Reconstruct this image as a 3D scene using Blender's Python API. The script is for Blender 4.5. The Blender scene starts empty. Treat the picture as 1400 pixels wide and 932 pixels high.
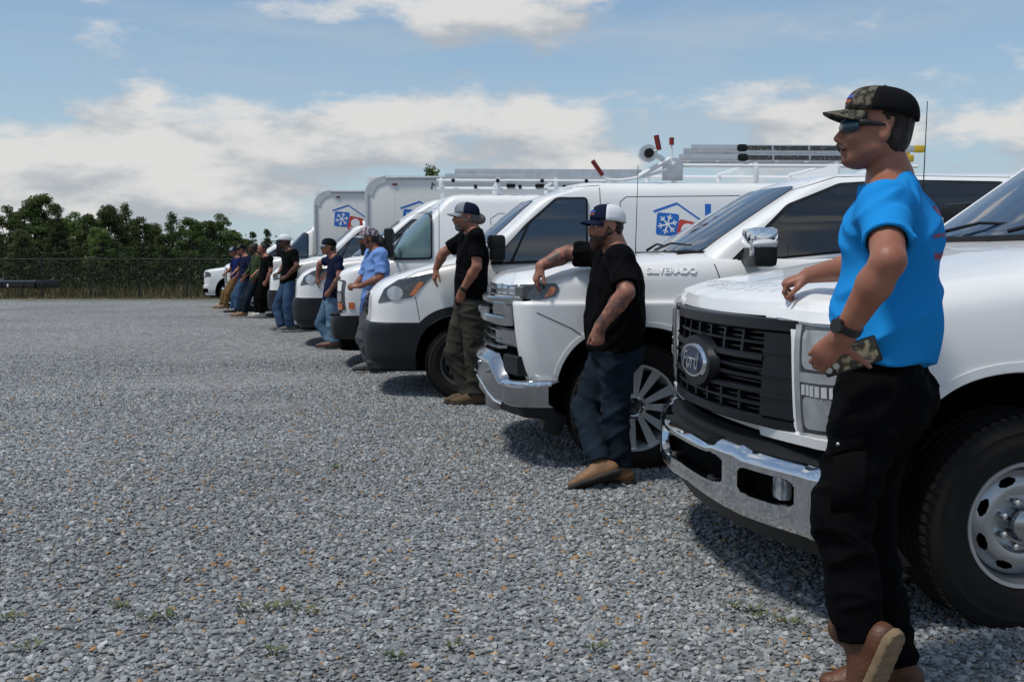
import bpy, bmesh, math, random
import numpy as np
from mathutils import Vector, Matrix
from mathutils.bvhtree import BVHTree
R = math.radians
random.seed(7); RNG = np.random.default_rng(11)
SC = bpy.context.scene
COL = SC.collection

# ------------------------------------------------------------------ camera
CAM_H = 1.35; FPX = 1450.0; PITCH = math.atan(116 / FPX)
cam = bpy.data.cameras.new('camera'); camo = bpy.data.objects.new('camera', cam); COL.objects.link(camo)
camo.location = (0, 0, CAM_H); camo.rotation_euler = (R(90) - PITCH, 0, 0)
cam.sensor_width = 36; cam.lens = 36 * FPX / 1400; cam.clip_start = .05; cam.clip_end = 3000
SC.camera = camo

# ------------------------------------------------------------------ sky and sun
SUN_EL = R(66); SUN_AZ_TO = Vector((-.78, -.42, 0)).normalized()      # horizontal direction towards the sun
wd = bpy.data.worlds.new('World'); SC.world = wd; wd.use_nodes = True
nt = wd.node_tree; nt.nodes.clear()
def N(t, tree=None, **kw):
    n = (tree or nt).nodes.new(t)
    for k, v in kw.items(): setattr(n, k, v)
    return n
def build_world():
    L = nt.links.new
    out = N('ShaderNodeOutputWorld'); bg = N('ShaderNodeBackground'); bg.inputs['Strength'].default_value = .085
    sky = N('ShaderNodeTexSky', sky_type='NISHITA'); sky.sun_disc = False
    sky.sun_elevation = SUN_EL; sky.sun_rotation = math.atan2(SUN_AZ_TO.x, SUN_AZ_TO.y)
    sky.air_density = 1.0; sky.dust_density = .3; sky.ozone_density = 1.2
    tc = N('ShaderNodeTexCoord')
    sep = N('ShaderNodeSeparateXYZ'); L(tc.outputs['Generated'], sep.inputs[0])
    def mapping(sc, loc):
        m = N('ShaderNodeMapping'); m.inputs['Scale'].default_value = sc; m.inputs['Location'].default_value = loc
        L(tc.outputs['Generated'], m.inputs[0]); return m
    def noise(vec, scale, detail, rough):
        n = N('ShaderNodeTexNoise'); n.inputs['Scale'].default_value = scale; n.inputs['Detail'].default_value = detail
        n.inputs['Roughness'].default_value = rough; L(vec.outputs[0], n.inputs['Vector']); return n
    def math_(op, a, b, clamp=False):
        m = N('ShaderNodeMath', operation=op); m.use_clamp = clamp
        for i, v in enumerate((a, b)):
            if isinstance(v, (int, float)): m.inputs[i].default_value = v
            else: L(v, m.inputs[i])
        return m.outputs[0]
    def rng(v, a, b, c, d, smooth=True):
        m = N('ShaderNodeMapRange'); m.interpolation_type = 'SMOOTHSTEP' if smooth else 'LINEAR'
        L(v, m.inputs[0])
        for i, k in enumerate((a, b, c, d)): m.inputs[i + 1].default_value = k
        return m.outputs[0]
    loc = WCLOUD
    a = noise(mapping((1, 1, 2.6), loc), CSC, 9, .56)
    b = noise(mapping((1, 1, 2.6), (loc[0] + .02, loc[1] + .02, loc[2] + .075)), CSC, 7, .55)   # the same field a little higher up
    z = sep.outputs['Z']
    # cumulus lie in a low band, thinning out towards the zenith
    bias = math_('SUBTRACT', rng(z, .0, .05, .055, .115), rng(z, .11, .19, 0, .15))
    dens = math_('ADD', a.outputs['Fac'], bias)
    mask = rng(dens, .50, .62, 0, .96)
    wisp = noise(mapping((1, 1, 7), (3.1, .4, 1.2)), 2.2, 7, .6)
    wmask = math_('MULTIPLY', rng(wisp.outputs['Fac'], .44, .74, 0, .62), rng(z, 0, .05, .6, 1))
    shade = math_('SUBTRACT', a.outputs['Fac'], b.outputs['Fac'])
    lit = rng(shade, -.10, .10, 0, 1)
    cc = N('ShaderNodeMix', data_type='RGBA'); L(lit, cc.inputs[0])
    cc.inputs[6].default_value = (6.2, 6.7, 7.3, 1); cc.inputs[7].default_value = (10.6, 10.5, 10.3, 1)
    sb = N('ShaderNodeMix', data_type='RGBA', blend_type='MULTIPLY'); sb.inputs[0].default_value = 1; L(sky.outputs[0], sb.inputs[6]); sb.inputs[7].default_value = (1.35, 1.58, 1.68, 1)
    m1 = N('ShaderNodeMix', data_type='RGBA'); L(wmask, m1.inputs[0]); L(sb.outputs[2], m1.inputs[6]); m1.inputs[7].default_value = (6.6, 7.5, 8.5, 1)
    hz = N('ShaderNodeMix', data_type='RGBA'); L(rng(z, -.02, .26, .80, .22), hz.inputs[0]); L(m1.outputs[2], hz.inputs[6]); hz.inputs[7].default_value = (6.0, 7.5, 8.9, 1); m1 = hz   # pale air towards the horizon
    m2 = N('ShaderNodeMix', data_type='RGBA'); L(mask, m2.inputs[0]); L(m1.outputs[2], m2.inputs[6]); L(cc.outputs[2], m2.inputs[7])
    L(m2.outputs[2], bg.inputs[0]); L(bg.outputs[0], out.inputs[0])
CSC = 5.2; WCLOUD = (12.3, 2.2, .455)
build_world()
sl = bpy.data.lights.new('sun', 'SUN'); slo = bpy.data.objects.new('sun', sl); COL.objects.link(slo)
sl.energy = 3.6; sl.angle = R(9.0); sl.color = (1, .955, .88)
sd = Vector((SUN_AZ_TO.x * math.cos(SUN_EL), SUN_AZ_TO.y * math.cos(SUN_EL), math.sin(SUN_EL)))
slo.rotation_euler = sd.to_track_quat('Z', 'Y').to_euler(); slo.location = (0, 0, 30)
SC.view_settings.view_transform = 'Standard'; SC.view_settings.look = 'None'
SC.view_settings.gamma = 1; SC.view_settings.exposure = -.30; SC.view_settings.use_curve_mapping = False

def W(px, py, Z):
    """a photograph pixel (1400 x 932) at depth Z metres -> a point of the place"""
    a = (px - 700) / FPX; b = (466 - py) / FPX
    c, s = math.cos(PITCH), math.sin(PITCH)
    dy = c + b * s; dz = -s + b * c
    t = Z / dy
    return np.array([a * t, Z, CAM_H + dz * t])

# ------------------------------------------------------------------ materials
MATS = {}
def mat(name, col, rough=.5, metal=0., coat=0., var=.0, vscale=6., bump=0., bscale=80., spec=.5, sheen=0., col2=None, fac=None, emit=None, trans=0., dirt=0.):
    if name in MATS: return MATS[name]
    m = bpy.data.materials.new(name); m.use_nodes = True; MATS[name] = m
    t = m.node_tree; b = t.nodes['Principled BSDF']; L = t.links.new
    b.inputs['Roughness'].default_value = rough; b.inputs['Metallic'].default_value = metal
    b.inputs['Coat Weight'].default_value = coat; b.inputs['Coat Roughness'].default_value = .04
    b.inputs['Specular IOR Level'].default_value = spec; b.inputs['Sheen Weight'].default_value = sheen
    b.inputs['Transmission Weight'].default_value = trans
    tc = N('ShaderNodeTexCoord', t)
    c1 = (*col, 1); c2 = (*(col2 or tuple(min(1, c * (1 - var)) for c in col)), 1)
    n = N('ShaderNodeTexNoise', t); n.inputs['Scale'].default_value = vscale; n.inputs['Detail'].default_value = 6
    L(tc.outputs['Object'], n.inputs['Vector'])
    cr = N('ShaderNodeValToRGB', t); lo, hi = fac or (.35, .65)
    cr.color_ramp.elements[0].position = lo; cr.color_ramp.elements[1].position = hi
    cr.color_ramp.elements[0].color = c1; cr.color_ramp.elements[1].color = c2
    L(n.outputs['Fac'], cr.inputs[0])
    src = cr.outputs[0]
    if dirt:
        sp = N('ShaderNodeSeparateXYZ', t); L(tc.outputs['Object'], sp.inputs[0])
        n3 = N('ShaderNodeTexNoise', t); n3.inputs['Scale'].default_value = 5; n3.inputs['Detail'].default_value = 8; L(tc.outputs['Object'], n3.inputs['Vector'])
        ad = N('ShaderNodeMath', t, operation='MULTIPLY_ADD'); L(n3.outputs['Fac'], ad.inputs[0]); ad.inputs[1].default_value = -.9; L(sp.outputs['Z'], ad.inputs[2])
        mr = N('ShaderNodeMapRange', t); L(ad.outputs[0], mr.inputs[0])
        for i, k in enumerate((-.05, .5, dirt, .0)): mr.inputs[i + 1].default_value = k
        mx = N('ShaderNodeMix', t, data_type='RGBA'); L(mr.outputs[0], mx.inputs[0]); L(src, mx.inputs[6]); mx.inputs[7].default_value = (.30, .27, .23, 1)
        src = mx.outputs[2]
    L(src, b.inputs['Base Color'])
    if bump:
        n2 = N('ShaderNodeTexNoise', t); n2.inputs['Scale'].default_value = bscale; n2.inputs['Detail'].default_value = 4
        L(tc.outputs['Object'], n2.inputs['Vector'])
        bp = N('ShaderNodeBump', t); bp.inputs['Strength'].default_value = bump; bp.inputs['Distance'].default_value = .01
        L(n2.outputs['Fac'], bp.inputs['Height']); L(bp.outputs[0], b.inputs['Normal'])
    if emit: b.inputs['Emission Color'].default_value = (*emit, 1); b.inputs['Emission Strength'].default_value = 1
    return m
PAINT = mat('white_paint', (.80, .80, .79), .32, coat=.7, var=.03, vscale=2, dirt=.25)
PAINT2 = mat('white_paint_plain', (.78, .79, .79), .38, coat=.4, var=.04, vscale=3, dirt=.2)
BOXW = mat('box_panel_white', (.70, .70, .68), .5, var=.06, vscale=1.5, bump=.05, bscale=3)
BLACKP = mat('black_plastic', (.008, .0085, .0095), .48, var=.3, vscale=20, bump=.15, bscale=400, spec=.3)
GRILLE = mat('grille_plastic', (.004, .005, .008), .38, var=.3, vscale=15, spec=.35)
GREYP = mat('dark_grey_plastic', (.013, .016, .020), .5, spec=.3, var=.25, vscale=6, bump=.12, bscale=500)
SEAM = mat('seam_black', (.012, .012, .012), .7)
WELL = mat('wheel_well_black', (.004, .004, .004), .95, var=.3, spec=.05)
CHROME = mat('chrome', (.78, .80, .82), .06, metal=1, var=.06, vscale=4)
DULLCH = mat('satin_chrome', (.42, .43, .45), .18, metal=1, var=.1, vscale=9)
GLASS = mat('tinted_glass', (.008, .010, .013), .03, spec=.75, coat=.4)
GLASSB = mat('windshield_glass', (.012, .028, .058), .03, spec=.9, coat=.6)
LENS = mat('lamp_lens', (.46, .48, .50), .10, metal=.4, coat=.8, var=.3, vscale=16)
LENSD = mat('lamp_bezel_dark', (.07, .075, .08), .15, metal=.2, coat=.9, var=.4, vscale=14)
AMBER = mat('amber_lens', (.62, .17, .05), .12, coat=.7, var=.2, vscale=30)
LAMPW = mat('lamp_reflector', (.85, .86, .87), .1, metal=.6, coat=.6)
TYRE = mat('tyre_rubber', (.007, .007, .007), .8, var=.4, vscale=9, bump=.3, bscale=160, dirt=.04, spec=.15)
STEEL = mat('painted_steel_rim', (.44, .45, .46), .28, metal=.75, var=.18, vscale=7)
STEELD = mat('dusty_steel_rim', (.13, .13, .125), .5, metal=.5, var=.3, vscale=9)
ALLOY = mat('machined_alloy', (.80, .81, .82), .32, metal=.55, var=.08, vscale=12)
ALLOYD = mat('dark_alloy_pocket', (.05, .052, .055), .4, metal=.6)
ALU = mat('aluminium', (.62, .63, .64), .35, metal=.75, var=.12, vscale=12)
RED = mat('red_plastic', (.22, .012, .012), .4, var=.2)
YELLOW = mat('yellow_plastic', (.72, .47, .03), .45, var=.15, vscale=20)
BLUE = mat('logo_blue', (.012, .14, .52), .4, var=.05)
LRED = mat('logo_red', (.55, .05, .035), .4, var=.05)
LWHITE = mat('logo_white', (.82, .83, .84), .4, var=.02)

# ------------------------------------------------------------------ object helpers
def link(name, me, m, parent=None, label=None):
    o = bpy.data.objects.new(name, me); COL.objects.link(o)
    if m is not None and not me.materials: me.materials.append(m)
    if parent is not None: o.parent = parent
    if label: o['label'] = label
    return o
def fin(me, smooth=True, ang=35):
    if smooth:
        me.polygons.foreach_set('use_smooth', [True] * len(me.polygons))
        if ang: me.set_sharp_from_angle(angle=R(ang))
    me.update(); return me
def from_bm(bm, name, smooth=True, ang=35):
    bmesh.ops.recalc_face_normals(bm, faces=bm.faces)
    me = bpy.data.meshes.new(name); bm.to_mesh(me); bm.free(); return fin(me, smooth, ang)
def pyd(name, v, f, smooth=True, ang=35, recalc=True):
    me = bpy.data.meshes.new(name)
    me.from_pydata([tuple(map(float, p)) for p in v], [], [tuple(map(int, q)) for q in f])
    if recalc:
        bm = bmesh.new(); bm.from_mesh(me); bmesh.ops.recalc_face_normals(bm, faces=bm.faces); bm.to_mesh(me); bm.free()
    return fin(me, smooth, ang)
def thing(name, label, cat, loc=(0, 0, 0), rz=0., group=None):
    o = bpy.data.objects.new(name, None); COL.objects.link(o); o.empty_display_size = .2
    o.location = loc; o.rotation_euler = (0, 0, rz); tag(o, label, cat, group); return o
def tag(o, label=None, cat=None, group=None, kind=None):
    if label: o['label'] = label
    if cat: o['category'] = cat
    if group: o['group'] = group
    if kind: o['kind'] = kind
    return o
def copy_tree(o, parent=None):
    c = o.copy(); COL.objects.link(c); c.parent = parent
    for ch in list(o.children): copy_tree(ch, c)
    return c
def bm_box(bm, c, s, rot=None, bev=0.):
    r = bmesh.ops.create_cube(bm, size=1.0); vs = r['verts']
    M = Matrix.Translation(Vector(c)) @ (rot.to_4x4() if rot is not None else Matrix.Identity(4)) @ Matrix.Diagonal((*s, 1))
    for v in vs: v.co = M @ v.co
    if bev:
        es = list({e for v in vs for e in v.link_edges})
        bmesh.ops.bevel(bm, geom=es, offset=bev, segments=2, affect='EDGES', profile=.6)
    return vs
def box(name, c, s, m, parent=None, rot=None, bev=.005):
    bm = bmesh.new(); bm_box(bm, c, s, rot, bev); return link(name, from_bm(bm, name), m, parent)
def bm_tube(bm, pts, r, seg=10, caps=True):
    pts = [Vector(p) for p in pts]; rs = r if isinstance(r, (list, tuple)) else [r] * len(pts)
    rings = []; up = None
    for i, p in enumerate(pts):
        d = (pts[min(i + 1, len(pts) - 1)] - pts[max(i - 1, 0)]).normalized()
        if up is None: up = d.orthogonal().normalized()
        up = (up - d * up.dot(d)); up = up.normalized() if up.length > 1e-6 else d.orthogonal().normalized()
        s = d.cross(up)
        rings.append([bm.verts.new(p + (up * math.cos(2 * math.pi * k / seg) + s * math.sin(2 * math.pi * k / seg)) * rs[i]) for k in range(seg)])
    for a, b in zip(rings, rings[1:]):
        for k in range(seg): bm.faces.new((a[k], a[(k + 1) % seg], b[(k + 1) % seg], b[k]))
    if caps:
        bm.faces.new(rings[0][::-1]); bm.faces.new(rings[-1])
def tube(name, pts, r, m, parent=None, seg=10):
    bm = bmesh.new(); bm_tube(bm, pts, r, seg); return link(name, from_bm(bm, name), m, parent)
def lathe_mesh(name, prof, seg=48, axis='y', holes=None):
    """prof: (radius, offset along the axis)"""
    v = []; f = []; n = len(prof)
    for k in range(seg):
        a = 2 * math.pi * k / seg
        for r, o in prof:
            v.append((r * math.cos(a), o, r * math.sin(a)) if axis == 'y' else (r * math.cos(a), r * math.sin(a), o))
    for k in range(seg):
        for i in range(n - 1):
            q = (k * n + i, k * n + i + 1, ((k + 1) % seg) * n + i + 1, ((k + 1) % seg) * n + i)
            if holes and holes(2 * math.pi * (k + .5) / seg, (prof[i][0] + prof[i + 1][0]) / 2): continue
            f.append(q)
    return pyd(name, v, f)

# ------------------------------------------------------------------ smooth shells from level rings
def pchip(t, V, tq):
    t = np.asarray(t, float); V = np.asarray(V, float); h = np.diff(t); sh = (slice(None),) + (None,) * (V.ndim - 1)
    d = np.diff(V, axis=0) / h[sh]
    m = np.zeros_like(V)
    w1 = (2 * h[1:] + h[:-1])[sh]; w2 = (h[1:] + 2 * h[:-1])[sh]
    same = d[1:] * d[:-1] > 0
    with np.errstate(divide='ignore', invalid='ignore'):
        hm = (w1 + w2) / (w1 / d[:-1] + w2 / d[1:])
    m[1:-1] = np.where(same, hm, 0); m[0] = d[0]; m[-1] = d[-1]
    i = np.clip(np.searchsorted(t, tq, 'right') - 1, 0, len(t) - 2)
    s = ((tq - t[i]) / h[i])[sh]; hh = h[i][sh]
    return ((2 * s**3 - 3 * s**2 + 1) * V[i] + (s**3 - 2 * s**2 + s) * hh * m[i] + (-2 * s**3 + 3 * s**2) * V[i + 1] + (s**3 - s**2) * hh * m[i + 1])
def interp(x, pts):
    if isinstance(pts, (int, float)): return np.full_like(np.asarray(x, float), pts)
    p = sorted(pts); return np.interp(x, [a for a, _ in p], [b for _, b in p])
def ring(L, n=(14, 9, 110, 7, 8)):
    """one level: front centre -> corner -> left side -> rear corner -> rear centre"""
    w = L['w']; rx, ry = L.get('rc', (.12, .12)); rr = min(L.get('rr', .06), w * .6); bu = L.get('bulge', .06); pw = L.get('pow', 2.2)
    ry = min(ry, w * .7); rx = min(rx, .9); xf = L['xf']; xr = L['xr']
    y = np.linspace(0, w - ry, n[0]); x = xf - bu * (y / w)**pw
    xc = x[-1]; a = np.linspace(0, math.pi / 2, n[1] + 1)[1:]
    cx = xc - rx + rx * np.cos(a); cy = w - ry + ry * np.sin(a)
    sx = np.linspace(xc - rx, xr + rr, n[2] + 1)[1:]; sy = np.full(n[2], w)
    a = np.linspace(0, math.pi / 2, n[3] + 1)[1:]
    bx = xr + rr - rr * np.sin(a); by = w - rr + rr * np.cos(a)
    ey = np.linspace(w - rr, 0, n[4] + 1)[1:]; ex = np.full(n[4], xr)
    X = np.concatenate([x, cx, sx, bx, ex]); Y = np.concatenate([y, cy, sy, by, ey])
    if 'tp' in L: Y = Y * interp(X, L['tp'])
    Z = interp(X, L['z'])
    return np.stack([X, Y, Z], 1)
class Shell:
    def __init__(s, levels, sub=4, n=(14, 9, 110, 7, 8)):
        G = np.stack([ring(L, n) for L in levels]); s.n = n
        k = len(levels); subs = [L.get('sub', sub) for L in levels[:-1]]
        tq = np.concatenate([i + np.arange(q) / q for i, q in enumerate(subs)] + [[k - 1.0]])
        s.G = pchip(np.arange(k), G, tq); s.t = tq; s.NV, s.NU = s.G.shape[:2]
        s.dead = np.zeros((s.NV - 1, s.NU - 1), bool)
        f = []; v = s.G.reshape(-1, 3); U = s.NU
        q = [(i * U + j, i * U + j + 1, (i + 1) * U + j + 1, (i + 1) * U + j) for i in range(s.NV - 1) for j in range(U - 1)]
        vm = v * np.array([1, -1, 1]); m = len(v)
        s.bvh = BVHTree.FromPolygons([tuple(p) for p in np.vstack([v, vm])], q + [tuple(m + a for a in p[::-1]) for p in q])
    def arch(s, xw, zw, rx, rz=None, ymin=.5, sq=2.4):
        rz = rz or rx; G = s.G
        dx = (G[..., 0] - xw) / rx; dz = np.maximum(G[..., 2] - zw, 0) / rz
        r = (np.abs(dx)**sq + np.abs(dz)**sq)**(1 / sq)
        ins = (r < 1) & (G[..., 1] > ymin) & (G[..., 2] < zw + rz + .01)
        fi = ins[:-1, :-1] & ins[1:, :-1] & ins[:-1, 1:] & ins[1:, 1:]
        s.dead |= fi
        keep = ~s.dead; used = np.zeros(ins.shape, bool)
        used[:-1, :-1] |= keep; used[1:, :-1] |= keep; used[:-1, 1:] |= keep; used[1:, 1:] |= keep
        sn = ins & used
        k = 1 / np.maximum(r, 1e-4)
        G[..., 0] = np.where(sn, xw + (G[..., 0] - xw) * k, G[..., 0])
        G[..., 2] = np.where(sn & (G[..., 2] > zw), zw + (G[..., 2] - zw) * k, G[..., 2])
    def cells(s):
        G = s.G; c = (G[:-1, :-1] + G[1:, :-1] + G[:-1, 1:] + G[1:, 1:]) / 4
        lv = (s.t[:-1] + s.t[1:]) / 2
        return c, np.broadcast_to(lv[:, None], c.shape[:2]), np.broadcast_to(np.arange(s.NU - 1)[None], c.shape[:2])
    def part(s, name, mask, m, parent, sides=True, thick=0.):
        mask = mask & ~s.dead
        ii, jj = np.nonzero(mask); U = s.NU
        if len(ii) == 0: return None
        q = np.stack([ii * U + jj, ii * U + jj + 1, (ii + 1) * U + jj + 1, (ii + 1) * U + jj], 1)
        v = s.G.reshape(-1, 3); used = np.unique(q); inv = np.full(len(v), -1); inv[used] = np.arange(len(used))
        v1 = v[used]; q1 = inv[q]
        if sides is True:
            V = np.vstack([v1, v1 * [1, -1, 1]]); Q = np.vstack([q1, (q1 + len(v1))[:, ::-1]])
        elif sides == 'R': V = v1 * [1, -1, 1]; Q = q1[:, ::-1]
        else: V = v1; Q = q1
        bm = bmesh.new(); bv = [bm.verts.new(p) for p in V]
        for a in Q:
            try: bm.faces.new([bv[i] for i in a])
            except ValueError: pass
        bmesh.ops.remove_doubles(bm, verts=bm.verts, dist=.0006)
        bmesh.ops.recalc_face_normals(bm, faces=bm.faces)
        # a turned-in edge gives the sheet metal a thickness
        if thick:
            be = [e for e in bm.edges if e.is_boundary]
            nrm = {}
            for e in be:
                for vv in e.verts: nrm[vv] = vv.normal.copy()
            r = bmesh.ops.extrude_edge_only(bm, edges=be)
            for vv in [g for g in r['geom'] if isinstance(g, bmesh.types.BMVert)]:
                pass
            old = {tuple(round(c, 6) for c in k.co): n for k, n in nrm.items()}
            for vv in [g for g in r['geom'] if isinstance(g, bmesh.types.BMVert)]:
                n = old.get(tuple(round(c, 6) for c in vv.co))
                if n is not None: vv.co -= n * thick
        me = bpy.data.meshes.new(name); bm.to_mesh(me); bm.free()
        return link(name, fin(me, True, 42), m, parent)
    def hit(s, a, b, axis):
        """drop the 2-D point (a, b) on the shell: 'L' left side (x, z), 'R' right side, 'F' front (y, z), 'T' top (x, y)"""
        if axis == 'L': o, d = Vector((a, 4, b)), Vector((0, -1, 0))
        elif axis == 'R': o, d = Vector((a, -4, b)), Vector((0, 1, 0))
        elif axis == 'F': o, d = Vector((6, a, b)), Vector((-1, 0, 0))
        elif axis == 'B': o, d = Vector((-12, a, b)), Vector((1, 0, 0))
        else: o, d = Vector((a, b, 6)), Vector((0, 0, -1))
        p, n, i, t = s.bvh.ray_cast(o, d)
        if p is None:
            p, n, i, t = s.bvh.find_nearest(o + d * 4 if axis in 'LR' else o + d * 5)
        if n.dot(d) > 0: n = -n
        return p, n
    def drape(s, name, poly, axis, m, parent=None, off=.004, thick=.02, step=.05, label=None, smooth_ang=50):
        """a 2-D outline laid on the shell as a piece with its own edge"""
        bm = bmesh.new(); f = bm.faces.new([bm.verts.new((a, b, 0)) for a, b in poly])
        P = np.array(poly)
        for ax in (0, 1):
            lo, hi = P[:, ax].min(), P[:, ax].max(); k = int((hi - lo) / step)
            for i in range(1, k + 1):
                c = [0, 0, 0]; c[ax] = lo + i * (hi - lo) / (k + 1); nn = [0, 0, 0]; nn[ax] = 1
                bmesh.ops.bisect_plane(bm, geom=bm.verts[:] + bm.edges[:] + bm.faces[:], plane_co=c, plane_no=nn, dist=1e-5)
        bmesh.ops.triangulate(bm, faces=bm.faces)
        ns = {}
        for v in bm.verts:
            p, n = s.hit(v.co.x, v.co.y, axis); v.co = p + n * off; ns[v] = n
        if thick:
            be = [e for e in bm.edges if e.is_boundary]; nmap = {tuple(round(c, 6) for c in v.co): ns[v] for e in be for v in e.verts}
            r = bmesh.ops.extrude_edge_only(bm, edges=be)
            for v in r['geom']:
                if isinstance(v, bmesh.types.BMVert):
                    v.co -= nmap.get(tuple(round(c, 6) for c in v.co), Vector((0, 0, 0))) * thick
        return link(name, from_bm(bm, name, True, smooth_ang), m, parent, label)
    def line(s, name, pts, axis, width=.006, m=None, parent=None, off=.0015, step=.03, close=False):
        P = [Vector((*p, 0)) for p in (list(pts) + ([pts[0]] if close else []))]; Q = []
        for a, b in zip(P, P[1:]):
            k = max(1, int((b - a).length / step))
            Q += [a.lerp(b, i / k) for i in range(k)]
        Q.append(P[-1]); H = [s.hit(q.x, q.y, axis) for q in Q]
        v = []; f = []
        for i, (p, n) in enumerate(H):
            d = H[min(i + 1, len(H) - 1)][0] - H[max(i - 1, 0)][0]
            if d.length < 1e-6: d = Vector((0, 0, 1))
            sd_ = n.cross(d).normalized() * width / 2
            v += [p + sd_ + n * off, p - sd_ + n * off]
            if i: f.append((2 * i - 2, 2 * i - 1, 2 * i + 1, 2 * i))
        return link(name, pyd(name, v, f, True, 60), m or SEAM, parent)
def rpoly(pts, r=.03, k=4):
    """round the corners of a 2-D polygon"""
    out = []; n = len(pts)
    for i in range(n):
        p0, p1, p2 = (Vector(pts[(i + j) % n]) for j in (-1, 0, 1))
        a = (p0 - p1); b = (p2 - p1); ra = min(r, a.length * .45, b.length * .45)
        s, e = p1 + a.normalized() * ra, p1 + b.normalized() * ra
        for j in range(k + 1):
            t = j / k; out.append(tuple((1 - t)**2 * s + 2 * t * (1 - t) * p1 + t * t * e))
    return out
def text_mesh(txt, size, extrude=.0, shear=0., bold=0.):
    cu = bpy.data.curves.new('t', 'FONT'); cu.body = txt; cu.size = size; cu.extrude = extrude; cu.shear = shear; cu.offset = bold
    o = bpy.data.objects.new('t', cu); COL.objects.link(o)
    dg = bpy.context.evaluated_depsgraph_get(); me = bpy.data.meshes.new_from_object(o.evaluated_get(dg))
    bpy.data.objects.remove(o); me.materials.clear(); return me
# ------------------------------------------------------------------ wheels
def tyre_mesh(Rt, rr, w):
    h = w / 2; k = (Rt - rr)
    p = [(rr, -h * .80), (rr + k * .25, -h * .97), (rr + k * .5, -h), (rr + k * .8, -h * .93), (Rt - .006, -h * .80), (Rt, -h * .70)]
    t = []
    for a in (-.55, -.2, .2, .55):
        t += [(Rt, h * (a - .07)), (Rt - .009, h * (a - .05)), (Rt - .009, h * (a + .05)), (Rt, h * (a + .07))]
    p = p + t + [(r, -o) for r, o in p[::-1]]
    # a raised ring on the sidewall
    q = []
    for i, (r, o) in enumerate(p):
        q.append((r, o))
        if i > len(p) - 5 and i < len(p) - 1:
            r2, o2 = p[i + 1]; q += [((r + r2) / 2 + .004, (o + o2) / 2 + .003), ((r + r2) / 2 - .004, (o + o2) / 2)]
    return lathe_mesh('tyre', q, 80)
def tread_blocks(Rt, w, n=64):
    bm = bmesh.new()
    for k in range(n):
        a = 2 * math.pi * k / n
        for s in (-1, 1):
            rot = Matrix.Rotation(-a, 3, 'Y') @ Matrix.Rotation(s * .3, 3, 'X')
            c = rot @ Vector((0, 0, 0))
            p = Vector((math.cos(a) * (Rt + .001), s * w * .40, math.sin(a) * (Rt + .001)))
            bm_box(bm, p, (.006, w * .17, 2 * math.pi * Rt / n * .58), Matrix.Rotation(-a, 3, 'Y'))
    return from_bm(bm, 'tread_block', False)
WM = {}
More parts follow.
